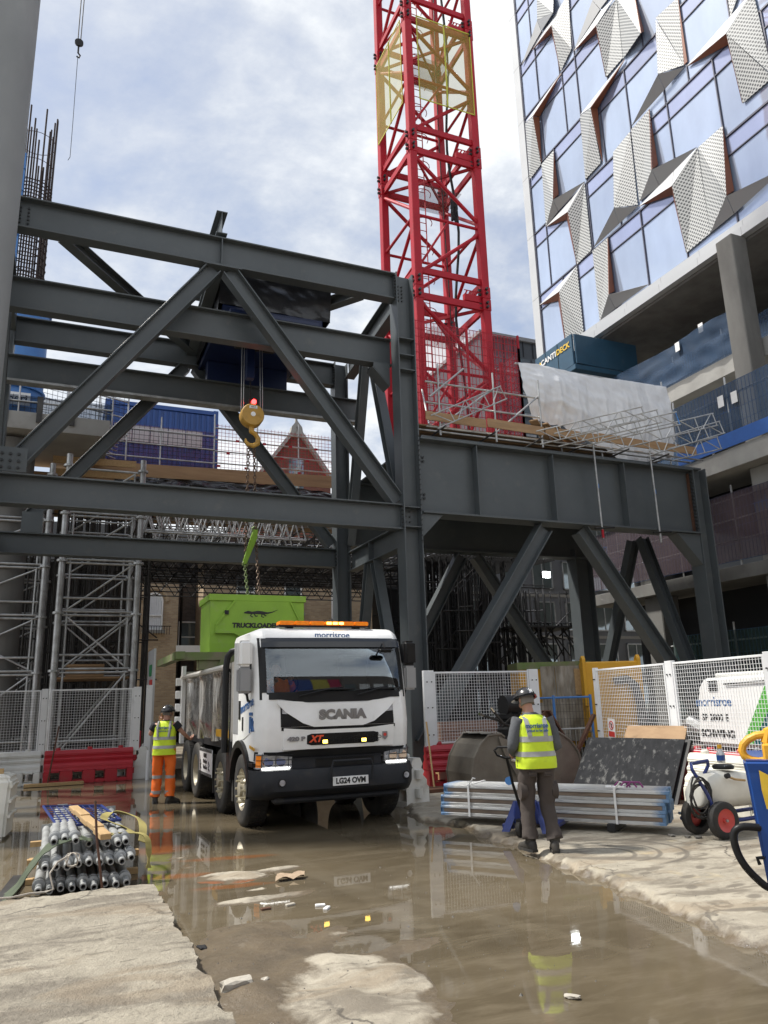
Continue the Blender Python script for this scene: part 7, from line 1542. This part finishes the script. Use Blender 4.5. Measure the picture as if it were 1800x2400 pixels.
text('lettering', 'morrisroe', .085, (0, -.128, 1.36), FRONT, m_txt_blue, VT, .002, 'CENTER', .85); text('lettering', 'proud to be safe', .045, (0, -.136, 1.30), FRONT, m_txt_blue, VT, .001, 'CENTER', .85)
boot(W2, J['anklel'][0], J['toel'][0], m_boot); boot(W2, J['ankler'][0], J['toer'][0], m_boot)
PH = MB().box(-.04, .04, -.005, .005, -.08, .08).build('mobile_phone', m_black, bevel=.004); PH.location = (2.43, 15.60, 1.20); PH.rotation_euler = (R(-40), 0, R(-20)); tag(PH, 'dark phone held by the worker in orange trousers', 'phone')
# driver behind the windscreen
DV = thing('person', 'lorry driver in an orange jacket behind the windscreen glass', 'person', (3.10, 11.74, 1.40), 0, world=False)
J, B = std_joints((0,0,.12), [(-.14,-.34,.20),(.14,-.34,.20)], [(-.14,-.38,-.10),(.14,-.38,-.10)], [(-.14,-.50,-.14),(.14,-.50,-.14)], (0,0,.28), (0,-.03,.50), (0,-.05,.72), (0,-.08,.86), [(-.19,-.02,.64),(.19,-.02,.64)], [(-.30,-.18,.46),(.27,-.20,.48)], [(-.15,-.42,.62),(.14,-.42,.66)])
skin_body(DV, J, B, m_skin, face((0,-.08,.86), (.2,-1,0), (0,0,1))+[fingers((-.15,-.42,.62), (.3,-.6,.5), (0,-1,-.3), 1, 1), fingers((.14,-.42,.66), (-.3,-.6,.5), (0,-1,-.3), -1, 1)])
MB().path([(0,-.03,.86), (0,-.04,.95)], .09, 14, [.086, .070]).build('hair', m_hair, DV, smooth=1)
torso([(.05,0,0,.20,.14),(.28,0,0,.19,.13),(.52,0,-.02,.21,.13),(.66,0,-.03,.19,.12),(.72,0,-.045,.08,.075)], 24, .03, 5).build('jacket', m_orange, DV, smooth=1, sharp=90)
for i, sx in enumerate((-1, 1)): sleeve([(sx*.18,-.02,.645), J['el'+'lr'[i]][0], tuple(V(J['el'+'lr'[i]][0])*.15+V(J['wr'+'lr'[i]][0])*.85)], [.085,.07,.05], 12, .06, i).build('sleeve', m_orange, DV, smooth=1, sharp=90)

# ---------------------------------------------------------------- clamshell grab, beams, sheets
CG = thing('clamshell_grab', 'muddy steel clamshell grab standing open-jawed with black hydraulic head and hoses', 'grab', (8.1, 13.2, .05))
def shell(prof, name):
    mb = MB(); mb.prism([(u, 12.75, z) for u, z in prof], (0, .95, 0)); o = mb.build(name, m_grab, CG, bevel=.012)
    n = len(prof); c = V((sum(p[0] for p in prof)/n, 0, sum(p[1] for p in prof)/n)); 
    for v in (12.735, 13.705): MB().path([(u, v, z) for u, z in prof[2:-2]], .022, 6).build('shell_rim', m_grab, o)
    return o
s1 = shell([(7.98,.06),(7.3,.06),(7.07,.10),(7.04,.40),(7.11,.68),(7.25,.90),(7.43,1.06),(7.70,1.08),(7.78,1.02),(7.98,.62),(8.06,.40)], 'shell')
MB().grid(10, 10, lambda s, q: (7.30+.45*s+.02*n3(s*9, q*9), 12.74+.96*q, 1.07+.045*abs(n3(s*5, q*6, 2))+.02)).build('mud_crust', m_grey_mud, s1, smooth=1)
mb = MB(); mb.prism([(7.62, 12.72, 1.03), (7.80, 12.72, .98), (8.10, 12.72, .42), (7.98, 12.72, .30), (7.72, 12.72, .74)], (0,-.03,0)); mb.build('wear_plate', m_grab, s1, bevel=.008)
shell([(8.30,.40),(8.36,.62),(8.62,1.02),(8.72,1.08),(9.0,1.06),(9.25,.90),(9.42,.68),(9.50,.40),(9.47,.10),(9.2,.06),(8.40,.06)], 'shell')
MB().box(7.82, 8.50, 12.95, 13.55, .55, 1.02).build('head_frame', m_black, CG, bevel=.03)
MB().lathe([(.20,0),(.24,.04),(.24,.16),(.18,.20),(.18,.34),(.22,.36),(.22,.44),(.1,.46)], (8.18, 13.2, .98), (0,0,1), 22).build('rotator', m_black, CG, smooth=1, sharp=40)
mb = MB(); mb.lathe([(.06,-.16),(.20,-.16),(.20,.16),(.06,.16)], (8.20, 13.15, 1.58), (1,0,0), 22); mb.build('hanger_pin', m_black, CG, smooth=1, sharp=40)
MB().box(8.08, 8.16, 13.0, 13.3, 1.40, 1.72).build('hanger_cheek', m_black, CG, bevel=.02); MB().box(8.28, 8.36, 13.0, 13.3, 1.40, 1.72).build('hanger_cheek', m_black, CG, bevel=.02)
for pts in ([(8.15,13.0,1.20),(7.95,12.85,1.22),(7.65,12.75,1.33),(7.32,12.7,1.43)], [(8.18,13.0,1.24),(8.0,12.8,1.18),(7.75,12.72,1.28),(7.55,12.7,1.50)], [(8.3,13.0,1.2),(8.1,12.7,1.28),(7.9,12.68,1.35),(7.85,12.9,1.2)]):
    h = MB().path(pts, .024, 8).build('hydraulic_hose', m_rubber, CG, smooth=1)
    if pts[-1][2] > 1.4: e = V(pts[-1]); d = (e-V(pts[-2])).normalized(); MB().tube(e-d*.02, e+d*.09, .026, 8).build('hose_fitting', m_chrome, h)
MB().lathe([(.045,0),(.045,.30)], (7.85, 12.70, .62), (1,0,-.3), 12).build('ram_rod', m_chrome, CG)
def spray_alu():
    """Weathered aluminium whose two ends were sprayed blue, the overspray fading along the beam."""
    m = m_alu.copy(); m.name = 'sprayed_aluminium'; nt = m.node_tree; b = nt.nodes['Principled BSDF']; src = b.inputs['Base Color'].links[0].from_socket
    vec = nt.nodes.new('ShaderNodeTexCoord').outputs['Object']; sp = nt.nodes.new('ShaderNodeSeparateXYZ'); nt.links.new(vec, sp.inputs[0])
    d = math_node(nt, 'MINIMUM', sp.outputs[0], math_node(nt, 'SUBTRACT', 3.02, sp.outputs[0]))
    d = math_node(nt, 'SUBTRACT', d, math_node(nt, 'MULTIPLY', nz_node(nt, vec, 14), .22))
    nt.links.new(mix_node(nt, mr_node(nt, d, .06, -.08, 0, .8), src, (.03,.15,.34)), b.inputs['Base Color']); return m
m_alu_spray = spray_alu()
# strapped bundle of aluminium beams; its own axis runs along the row
BU = thing('beam_bundle', 'strapped bundle of aluminium formwork beams with blue sprayed ends, raised on the pallet truck', 'beam bundle', (5.10, 10.14, .17), math.atan2(-2.38, 1.84), world=False)
LB_ = 3.02
def albeam():
    mb = MB(); mb.box(0, LB_, -.055, .055, 0, .012); mb.box(0, LB_, -.055, .055, .118, .13); mb.box(0, LB_, -.03, -.022, .012, .118); mb.box(0, LB_, .022, .03, .012, .118)
    mb.box(0, LB_, -.055, -.049, .012, .035); mb.box(0, LB_, -.055, -.049, .095, .118); mb.box(0, LB_, .049, .055, .012, .035); mb.box(0, LB_, .049, .055, .095, .118); return mb
a0 = t0 = e0 = e1 = None; rj = random.Random(4)
for L in range(3):
    for k in range(5):
        dx_ = rj.uniform(-.03, .03) + (.05 if L == 2 and k == 0 else 0); pos = (dx_, .06+.118*k, .134*L)
        if a0 is None:
            a0 = albeam().build('aluminium_beam', m_alu_spray, BU, bevel=.002); a0.location = pos
            t0 = MB().box(.04, LB_-.04, -.040, .040, .042, .088).build('timber_insert', m_alu_timber, a0)
            e0 = MB().box(-.004, .0, -.05, .05, .004, .126).build('sprayed_end', m_blue_spray, a0); e1 = MB().box(LB_, LB_+.004, -.05, .05, .004, .126).build('sprayed_end', m_blue_spray, a0)
        else:
            c = part_copy(a0, pos)
            for q in (t0, e0, e1): part_copy(q, parent=c)
for x in (.42, 2.42):
    st_ = MB(); pts = [(x, -.006, -.004), (x, -.008, .41), (x, .60, .412), (x, .60, -.004)]
    for a, b in zip(pts, pts[1:]+pts[:1]): st_.bar(a, b, .028, .004, (0,1,0) if abs(b[2]-a[2]) > .1 else (0,0,1))
    o = st_.build('strap', m_strap_white, BU); MB().path([(x,.02,.412),(x+.05,.0,.46),(x+.08,-.01,.50),(x+.10,.02,.49)], .010, 5).build('strap_tail', m_strap_white, o)
for i, x in enumerate((1.0, 2.35)):
    q = MB().box(-.05, .05, -.05, .65, 0, .085).build('bearer', m_dark_steel); p = BU.matrix_basis if False else None
    a = math.atan2(-2.38, 1.84); q.location = (5.10+x*math.cos(a), 10.14+x*math.sin(a), .083); q.rotation_euler = (0, 0, a); tag(q, ('dark timber bearer under the middle of the beam bundle', 'dark timber bearer under the blue end of the beam bundle nearest the sprayer')[i], 'bearer')
    lo = MB().box(-.06, .06, .1, .5, -.03, 0).build('packing_block', m_dark_steel, q)
SP = thing('spray_can_holder', 'purple metal holders with white nozzles lying on the beam bundle end', 'spray cans', (6.72, 8.25, .58))
m_purple = mat('purple_paint', (.22,.03,.16), .5)
for i in range(3): MB().path([(6.62+.05*i,8.28-.06*i,.60),(6.66+.05*i,8.24-.06*i,.66),(6.74+.05*i,8.17-.06*i,.66),(6.76+.05*i,8.13-.06*i,.60)], .012, 6).build('holder', m_purple, SP); MB().tube((6.55+.05*i,8.35-.06*i,.60), (6.60+.05*i,8.30-.06*i,.60), .016, 7).build('nozzle', m_white, SP)
# leaning sheets
def sheet(name, m, quad, th, label, cat='sheet'):
    a, b, c, d = [V(p) for p in quad]; n_ = (b-a).cross(d-a).normalized(); mb = MB()
    G = 16
    vs = [];
    for off in (0, th):
        for j in range(G+1):
            for i in range(G+1):
                s, t = i/G, j/G; p = (a*(1-s)+b*s)*(1-t)+(d*(1-s)+c*s)*t; vs.append(p-n_*off+n_*.012*math.sin(s*3.1)*math.sin(t*2))
    fs = []; W = G+1
    for j in range(G):
        for i in range(G): q = j*W+i; fs += [(q, q+1, q+W+1, q+W), (q+W*W, q+W*W+W, q+W*W+W+1, q+W*W+1)]
    for i in range(G):
        for q0, q1 in ((i, i+1), (G*W+i+1, G*W+i), (( i+1)*W, i*W), (i*W+G, (i+1)*W+G)): fs.append((q0, q0+W*W, q1+W*W, q1))
    o = mb.add(vs, fs).build(name, m, smooth=1, sharp=30); return tag(o, label, cat)
sheet('plywood_sheet', m_dark_ply, [(8.24,11.50,.06),(8.84,9.76,.06),(9.47,9.95,1.0),(8.87,11.67,1.0)], .022, 'black faced plywood sheet with white scrapes leaning behind the beam bundle')
sheet('plywood_sheet', m_dark_steel, [(8.36,11.48,.06),(8.93,9.70,.06),(9.55,9.90,.99),(8.97,11.64,.99)], .05, 'dark sheet just behind the scraped black sheet, its edge showing')
sheet('plywood_sheet', m_ply, [(8.62,11.0,.06),(9.0,9.86,.06),(9.62,10.02,1.20),(9.26,11.05,1.20)], .018, 'light brown plywood sheet standing up behind the scraped black sheet', 'sheet')
# ---------------------------------------------------------------- wheeled sprayer
SY = thing('wheeled_sprayer', 'cream tank sprayer on a blue trolley with a red wheel hub and coiled black hose', 'sprayer', (7.6, 7.45, .06))
def trk(t):
    prof = [(7.20,.44,.10),(7.24,.62,.16),(7.36,.76,.19),(7.55,.80,.20),(7.85,.78,.20),(8.15,.72,.20),(8.30,.60,.18),(8.34,.40,.16)]
    rings = []
    for u, ztop, w in prof:
        zb = .36 if u > 7.3 else .40; ring = []
        for k in range(16):
            a = 2*math.pi*k/16; e = 3.2; c, s_ = math.cos(a), math.sin(a); q = (abs(c)**e+abs(s_)**e)**(-1/e); ring.append((u, 7.55+w*c*q, (ztop+zb)/2+(ztop-zb)/2*s_*q))
        rings.append(ring)
    return MB().loft(rings)
trk(0).build('tank', m_tank, SY, smooth=1, sharp=70)
MB().lathe([(.0,.035),(.10,.035),(.125,.02),(.13,0),(.12,-.02)], (7.72, 7.52, .825), (0,0,1), 22, caps=False).build('lid', m_black, SY, smooth=1)
MB().path([(7.30,7.30,.30),(7.22,7.32,.55),(7.10,7.40,.84),(7.14,7.45,.90),(7.42,7.46,.92),(7.46,7.5,.86),(7.40,7.55,.72)], .022, 8).build('push_handle', m_frame_blue, SY, smooth=1)
MB().path([(7.20,7.30,.22),(7.55,7.30,.24),(8.4,7.30,.26)], .024, 8).build('frame_tube', m_frame_blue, SY); MB().path([(7.20,7.78,.24),(7.55,7.78,.24),(8.4,7.78,.26)], .024, 8).build('frame_tube', m_frame_blue, SY); MB().tube((7.33,7.2,.27), (7.33,7.95,.27), .018, 8).build('axle', m_galv, SY)
for v, sg in ((7.24, -1), (7.66, 1)):
    w = MB().lathe([(.13,-.05),(.175,-.055),(.205,-.04),(.212,0),(.205,.04),(.175,.055),(.13,.05)], (7.33, v, .272), (0,1,0), 32, caps=False).build('tyre', m_rubber, SY, smooth=1, sharp=50)
    MB().lathe([(.135,.045*sg),(.12,.03*sg),(.06,.01*sg),(.03,.02*sg),(.03,.05*sg),(.0,.05*sg)], (7.33, v, .272), (0,1,0), 28, caps=False).build('wheel_hub', m_wheel_red, w, smooth=1, sharp=40); MB().lathe([(.016,0),(.016,.07)], (7.33, v, .272), (0,sg,0), 8).build('axle_nut', m_galv, w)
for i in range(6):
    c = V((7.12+.015*i, 7.33+.015*i, .60-.02*i)); r_ = .13+.02*(i % 3)
    MB().path([c+V((r_*math.cos(k*.42+i), .02*math.sin(k*1.3+i), r_*1.25*math.sin(k*.42+i)-.05*math.sin(k*.21))) for k in range(15)], .011, 7, closed=True).build('hose_coil', m_rubber, SY, smooth=1)
MB().path([(7.97,7.28,.24),(7.95,7.26,.6),(7.97,7.26,.90),(8.02,7.3,1.0),(8.12,7.32,1.04)], .012, 7).build('spray_lance', m_chrome, SY, smooth=1); MB().path([(7.58,7.34,.74),(7.68,7.32,.70),(7.82,7.30,.68)], .014, 7).build('outlet_hose', m_timber, SY, smooth=1); MB().lathe([(.03,0),(.03,.05)], (7.55, 7.33, .74), (0,-1,.3), 10).build('tap', m_dark_steel, SY)
BO = thing('spray_bottle', 'clear trigger spray bottle with yellow cap and blue label on the cream barrier', 'bottle', (8.42, 8.3, .84))
MB().lathe([(.05,0),(.055,.02),(.055,.12),(.03,.16),(.02,.19)], (8.4, 8.2, .80), (0,0,1), 14).build('bottle', m_lamp_glass, BO, smooth=1); MB().lathe([(.0565,0),(.0565,.07)], (8.4, 8.2, .83), (0,0,1), 14, caps=False).build('label_band', m_bin_blue, BO); MB().lathe([(.03,0),(.03,.05)], (8.4, 8.2, .985), (0,0,1), 12).build('cap', m_yellow, BO)
for i, (x, y) in enumerate(((7.05, 7.55), (7.12, 7.45), (6.95, 7.70))): rock('mud_clod', (x, y, .075), (.05, .035, .02), m_grey_mud, ('dark clod of mud beside the red wheel of the sprayer', 'small mud clod touching the sprayer tyre', 'flat mud clod between beam bundle and sprayer')[i], 'mud', seed=i+10)
def smooth_path(P, k=6):
    P = [V(p) for p in P]; out = []
    for i in range(len(P)-1):
        p0, p1, p2, p3 = P[max(0,i-1)], P[i], P[i+1], P[min(len(P)-1,i+2)]
        for j in range(k): t = j/k; out.append(.5*((2*p1)+(p2-p0)*t+(2*p0-5*p1+4*p2-p3)*t*t+(3*p1-p0-3*p2+p3)*t**3))
    return out+[P[-1]]
# ---------------------------------------------------------------- blue bin close to the camera
BN = thing('blue_bin', 'bright blue tapered bin with a yellow lifting ring and black side handle', 'bin', (4.79, 3.80, 0), R(-47), world=False)
bb = MB(); bb.loft([[(-.40,-.25,.05),(.42,-.25,.05),(.42,.5,.05),(-.40,.5,.05)], [(-.425,-.28,.3),(.45,-.28,.3),(.45,.52,.3),(-.425,.52,.3)], [(-.48,-.34,1.22),(.6,-.34,1.22),(.6,.6,1.22),(-.48,.6,1.22)], [(-.49,-.35,1.30),(.61,-.35,1.30),(.61,.61,1.30),(-.49,.61,1.30)]])
bb.build('body', m_bin_blue, BN, bevel=.02, seg=3)
MB().path([(-.36+.10*math.cos(k*.449)*1.25, -.20, 1.37+.085*math.sin(k*.449)+.02*math.cos(k*.449)) for k in range(14)], .026, 10, closed=True).build('lifting_ring', m_shackle, BN, smooth=1); MB().box(-.36, -.26, -.26, -.14, 1.28, 1.40).build('ring_lug', m_shackle, BN, bevel=.012); MB().path([(-.33,-.2,1.40),(-.31,-.2,1.47),(-.24,-.2,1.49)], .035, 8).build('ring_clip', m_shackle, BN, smooth=1)
MB().add([(-.40,-.352,1.24),(-.33,-.352,1.20),(-.345,-.345,1.08),(-.33,-.335,.99),(-.385,-.335,1.0),(-.40,-.345,1.12)], [(0,1,2,5),(5,2,3,4)]).build('yellow_tape', m_txt_yellow, BN)
MB().path(smooth_path([(-.44,-.30,.88),(-.55,-.34,.885),(-.60,-.34,.84),(-.595,-.34,.74),(-.55,-.34,.64),(-.46,-.32,.54),(-.41,-.3,.52)]), .024, 12).build('side_handle', m_black, BN, smooth=1); MB().path([(-.44,-.3,.70),(-.48,-.32,.70),(-.47,-.32,.66)], .012, 6).build('handle_clip', m_black, BN)
# ---------------------------------------------------------------- strapped props and other small things on the near side
rk = random.Random(8); pm_ = {}
def prop_things():
    proto = None; spots = []
    for r_, (n_, z, du) in enumerate(((9, .105, 0), (9, .30, .045))):
        for k in range(n_): spots.append((-.03+.098*k+du*(k < 9), 8.40+rk.uniform(-.07, .07), z+rk.uniform(-.01, .01), rk.uniform(-.012, .012), r_, k))
    for k in (.6, 1.6, 2.6, 3.9, 5.6, 6.6, 7.4): spots.append((.02+.10*k, 8.62+rk.uniform(0, .3), .425+(.06 if k < 3 else 0), rk.uniform(-.03, .03), 2, int(k)))
    ORD = ('first', 'second', 'third', 'fourth', 'fifth', 'sixth', 'seventh', 'eighth', 'ninth')
    for i, (u, v, z, a, r_, k_) in enumerate(spots):
        lab = ('galvanised steel prop in the bottom row of the pile, %s from the white tank' % ORD[k_], 'galvanised steel prop in the upper row of the pile, %s from the white tank' % ORD[k_], 'loose prop on top of the pile, %s from the white tank' % ORD[i-18 if i > 17 else 0])[r_]
        if proto is None:
            proto = thing('steel_prop', lab, 'prop', (u, v, z), a, 'galvanised steel props in the pile', world=False)
            MB().lathe([(.046,.22),(.046,2.6)], (0,0,0), (0,1,0), 14).build('outer_tube', m_prop, proto, smooth=1)
            MB().lathe([(.047,.20),(.060,.21),(.060,.245),(.051,.25),(.051,.30),(.060,.305),(.060,.33),(.047,.34)], (0,0,0), (0,1,0), 14).build('collar_nut', m_prop, proto, smooth=1, sharp=40)
            MB().lathe([(.021,.06),(.021,-.03),(.032,-.03),(.032,.24)], (0,0,0), (0,1,0), 12, caps=False).build('inner_tube', m_prop, proto, smooth=1, sharp=40)
            MB().lathe([(.020,.05),(.0,.05)], (0,0,0), (0,1,0), 10, caps=False).build('tube_mouth', m_black, proto)
            MB().bar((0,.22,-.06), (0,.26,.06), .02, .012).build('pin_handle', m_galv, proto)
            mb = MB(); mb.box(-.06, .06, 2.6, 2.61, -.06, .06); mb.build('foot_plate', m_prop, proto)
        else: dup(proto, (u, v, z), a, lab)
    return proto
prop_things()
for i, (z, lab) in enumerate(((.215, 'timber spacer between the two rows near the prop mouths'), (.03, 'timber bearer under the props near their mouths'))):
    for k, v in enumerate((9.3, 10.5)): tag(MB().bar((-.16, v, z), (.95, v, z), .09, .055).build('timber_bearer', m_timber), lab if k == 0 else lab.replace('near their mouths', 'at their far ends').replace('near the prop mouths', 'at the far end of the pile'), 'timber')
BT = MB(); pts_ = [(.30,10.45,.60),(.40,9.6,.58),(.53,8.55,.56)]
for i in range(5): a = V((.29,10.6,.575)); b = V((.55,8.45,.52)); t = i/5; p, q = a+(b-a)*t, a+(b-a)*(t+.195); BT.bar(p+V((0,0,.012*(i%2))), q+V((.008*(i%2),0,.012*(i%2))), .105, .055)
tag(BT.build('timber_batten', m_timber, bevel=.004), 'row of pale timber blocks laid along the top of the prop pile', 'timber')
BM = thing('mesh_tray', 'blue painted wire mesh frame lying on the far end of the prop pile', 'mesh frame', (.35, 10.2, .52))
bm_ = MB(); q = [V((-.05,10.75,.60)), V((.62,10.75,.56)), V((.78,9.75,.50)), V((.12,9.55,.50))]
bm_.path(q, .016, 6, closed=True); bm_.build('frame', m_frame_blue, BM); w = MB()
for i in range(1, 9): s = i/9; w.tube(q[0]*(1-s)+q[1]*s, q[3]*(1-s)+q[2]*s, .006, 5); w.tube(q[0]*(1-s)+q[3]*s, q[1]*(1-s)+q[2]*s, .006, 5)
w.build('wire_mesh', m_frame_blue, BM, kind='stuff')
def ribbon(name, pts, w_, m, label, upv=(0,0,1)):
    P = [V(p) for p in pts]; rings = []
    fine = []
    for i in range(len(P)-1):
        p0, p1, p2, p3 = P[max(0,i-1)], P[i], P[i+1], P[min(len(P)-1,i+2)]
        for k in range(6):
            t = k/6; fine.append(.5*((2*p1)+(p2-p0)*t+(2*p0-5*p1+4*p2-p3)*t*t+(3*p1-p0-3*p2+p3)*t**3))
    fine.append(P[-1])
    for i, p in enumerate(fine):
        d = fine[min(i+1, len(fine)-1)]-fine[max(0, i-1)]; u_ = V(upv)+V((.5*n3(i*.3, 1), .5*n3(i*.3, 5), 0)); s_ = d.cross(u_).normalized()*(w_/2); n_ = s_.cross(d).normalized()*.004
        rings.append([p-s_-n_, p+s_-n_, p+s_+n_, p-s_+n_])
    return tag(MB().loft(rings).build(name, m, smooth=1, sharp=60), label, 'strap')
ribbon('webbing_sling', [(.95,9.0,.36),(.98,9.35,.50),(.90,9.8,.54),(.70,10.0,.56),(.60,9.75,.53),(.72,9.4,.50),(.85,9.2,.45),(.62,9.0,.47),(.55,9.3,.50)], .085, m_strap_yellow, 'yellow webbing sling looped over the far side of the prop pile', (.4,.3,1))
ribbon('webbing_sling', [(1.0,8.75,.14),(.98,8.85,.42),(.80,8.95,.47),(.6,8.9,.47)], .06, m_strap_yellow, 'faded yellow strap end hanging at the slab side of the pile')
for i in range(4): ribbon('webbing_sling', [(.42,8.62+.05*i,.47),(.25,8.75+.08*i,.48),(.05,8.6+.1*i,.44),(-.1,8.5+.1*i,.30),(-.22,8.45+.1*i,.12),(-.35,8.40+.1*i,.03)], .05, m_strap_green, ('dull green strap nearest the prop mouths', 'dull green strap lying just behind the first green one', 'dull green strap third from the prop mouths', 'dull green strap farthest from the prop mouths')[i])
tag(MB().path([(.42,8.28,.88),(.45,8.20,.55),(.50,8.17,.25),(.53,8.16,.06)], .012, 7).build('rebar_stake', m_rust, smooth=1), 'rusty bent rebar stake standing in front of the prop mouths', 'stake')
tag(MB().path([(.22,8.34,.40),(.12,8.28,.36),(.06,8.22,.28),(.10,8.18,.15),(.03,8.2,.13),(-.1,8.16,.14),(-.25,8.1,.135),(-.45,8.14,.14),(-.7,8.05,.135)], .009, 6).build('rope', m_rope, smooth=1), 'pale rope trailing from the prop mouths over the slab edge', 'rope')
tag(MB().path([(.25+.06*math.cos(k*.6)*(1+.3*math.sin(k)), 8.33+.03*math.sin(k), .36+.06*math.sin(k*.6)) for k in range(20)], .007, 5).build('rope', m_rope, smooth=1), 'tangle of thin rope knotted round the upper prop mouths', 'rope')
for i, (p, q) in enumerate((((-.35,8.35,.03),(-.22,9.6,.03)), ((-.50,8.3,.03),(-.48,9.2,.03)))): tag(MB().bar(p, q, .14, .04).build('board_offcut', m_galv_dark), ('weathered board lying beside the prop pile, nearer one', 'weathered board lying away from the prop pile in the water')[i], 'board')
WT = thing('white_tank', 'white plastic water filled block with a timber on top at the edge of the puddle', 'barrier', (-.75, 12.9, 0))
mb = MB(); mb.loft([[(-1.8,12.55,0),(-.53,12.55,0),(-.46,13.3,0),(-1.8,13.3,0)], [(-1.8,12.55,.35),(-.52,12.55,.35),(-.45,13.3,.35),(-1.8,13.3,.35)], [(-1.8,12.60,.80),(-.50,12.60,.80),(-.43,13.25,.80),(-1.8,13.25,.80)], [(-1.8,12.68,.87),(-.58,12.68,.87),(-.52,13.18,.87),(-1.8,13.18,.87)]]); mb.build('body', m_tank, WT, bevel=.04, seg=3)
for z in (.3, .5, .7): MB().path([(-.50,12.58,z),(-.47,12.9,z+.02),(-.44,13.28,z)], .022, 8).build('moulded_rib', m_tank, WT, smooth=1)
tag(MB().box(-1.6, -.62, 12.75, 12.86, .87, .94).build('timber_block', m_timber), 'short timber lying on top of the white water filled block', 'timber')
# street side behind the photographer, seen only mirrored in glass and water
SH = thing('site_hoarding', 'painted site hoarding of blue, yellow and red panels across the yard', 'hoarding', (4, -14, 0))
for i, c in enumerate(((.02,.05,.25), (.55,.45,.03), (.40,.02,.10), (.02,.05,.25), (.55,.45,.03), (.40,.02,.10))): MB().box(-12+5*i, -7.05+5*i, -14.1, -14, 0, 4.2).build('hoarding_panel', mat('hoarding_paint', c, .5), SH)
SB = thing('street_block', 'pale street block with blue, yellow and red cladding strips across the road behind the hoarding', 'building', (16, -18, 0)); MB().box(4, 32, -26, -18, 0, 15.0).build('wall', m_brick_dark, SB)
for i, (u0, u1, c) in enumerate(((9.6, 11.9, (.02,.05,.2)), (11.9, 13.7, (.34,.30,.05)), (13.7, 15.0, (.28,.02,.06)))): MB().box(u0, u1-.03, -18.0, -17.9, 6.5, 13.6).build('cladding_strip', mat('strip_paint', c, .5), SB)
for r_ in range(4):
    for c in range(9): MB().box(15.4+1.7*c, 16.6+1.7*c, -18.0, -17.94, 1.2+2.9*r_, 2.8+2.9*r_).build('window', m_white_panel if (c+r_) % 3 else m_far_glass, SB)
# lettering becomes plain mesh so that each word is an object of its own
dg = bpy.context.evaluated_depsgraph_get()
for o in [o for o in scene.objects if o.type == 'FONT']:
    me = bpy.data.meshes.new_from_object(o.evaluated_get(dg)); n = bpy.data.objects.new('lettering', me); COL.objects.link(n); par = o.parent; mb_ = o.matrix_basis.copy()
    bpy.data.objects.remove(o); n.parent = par; n.matrix_basis = mb_
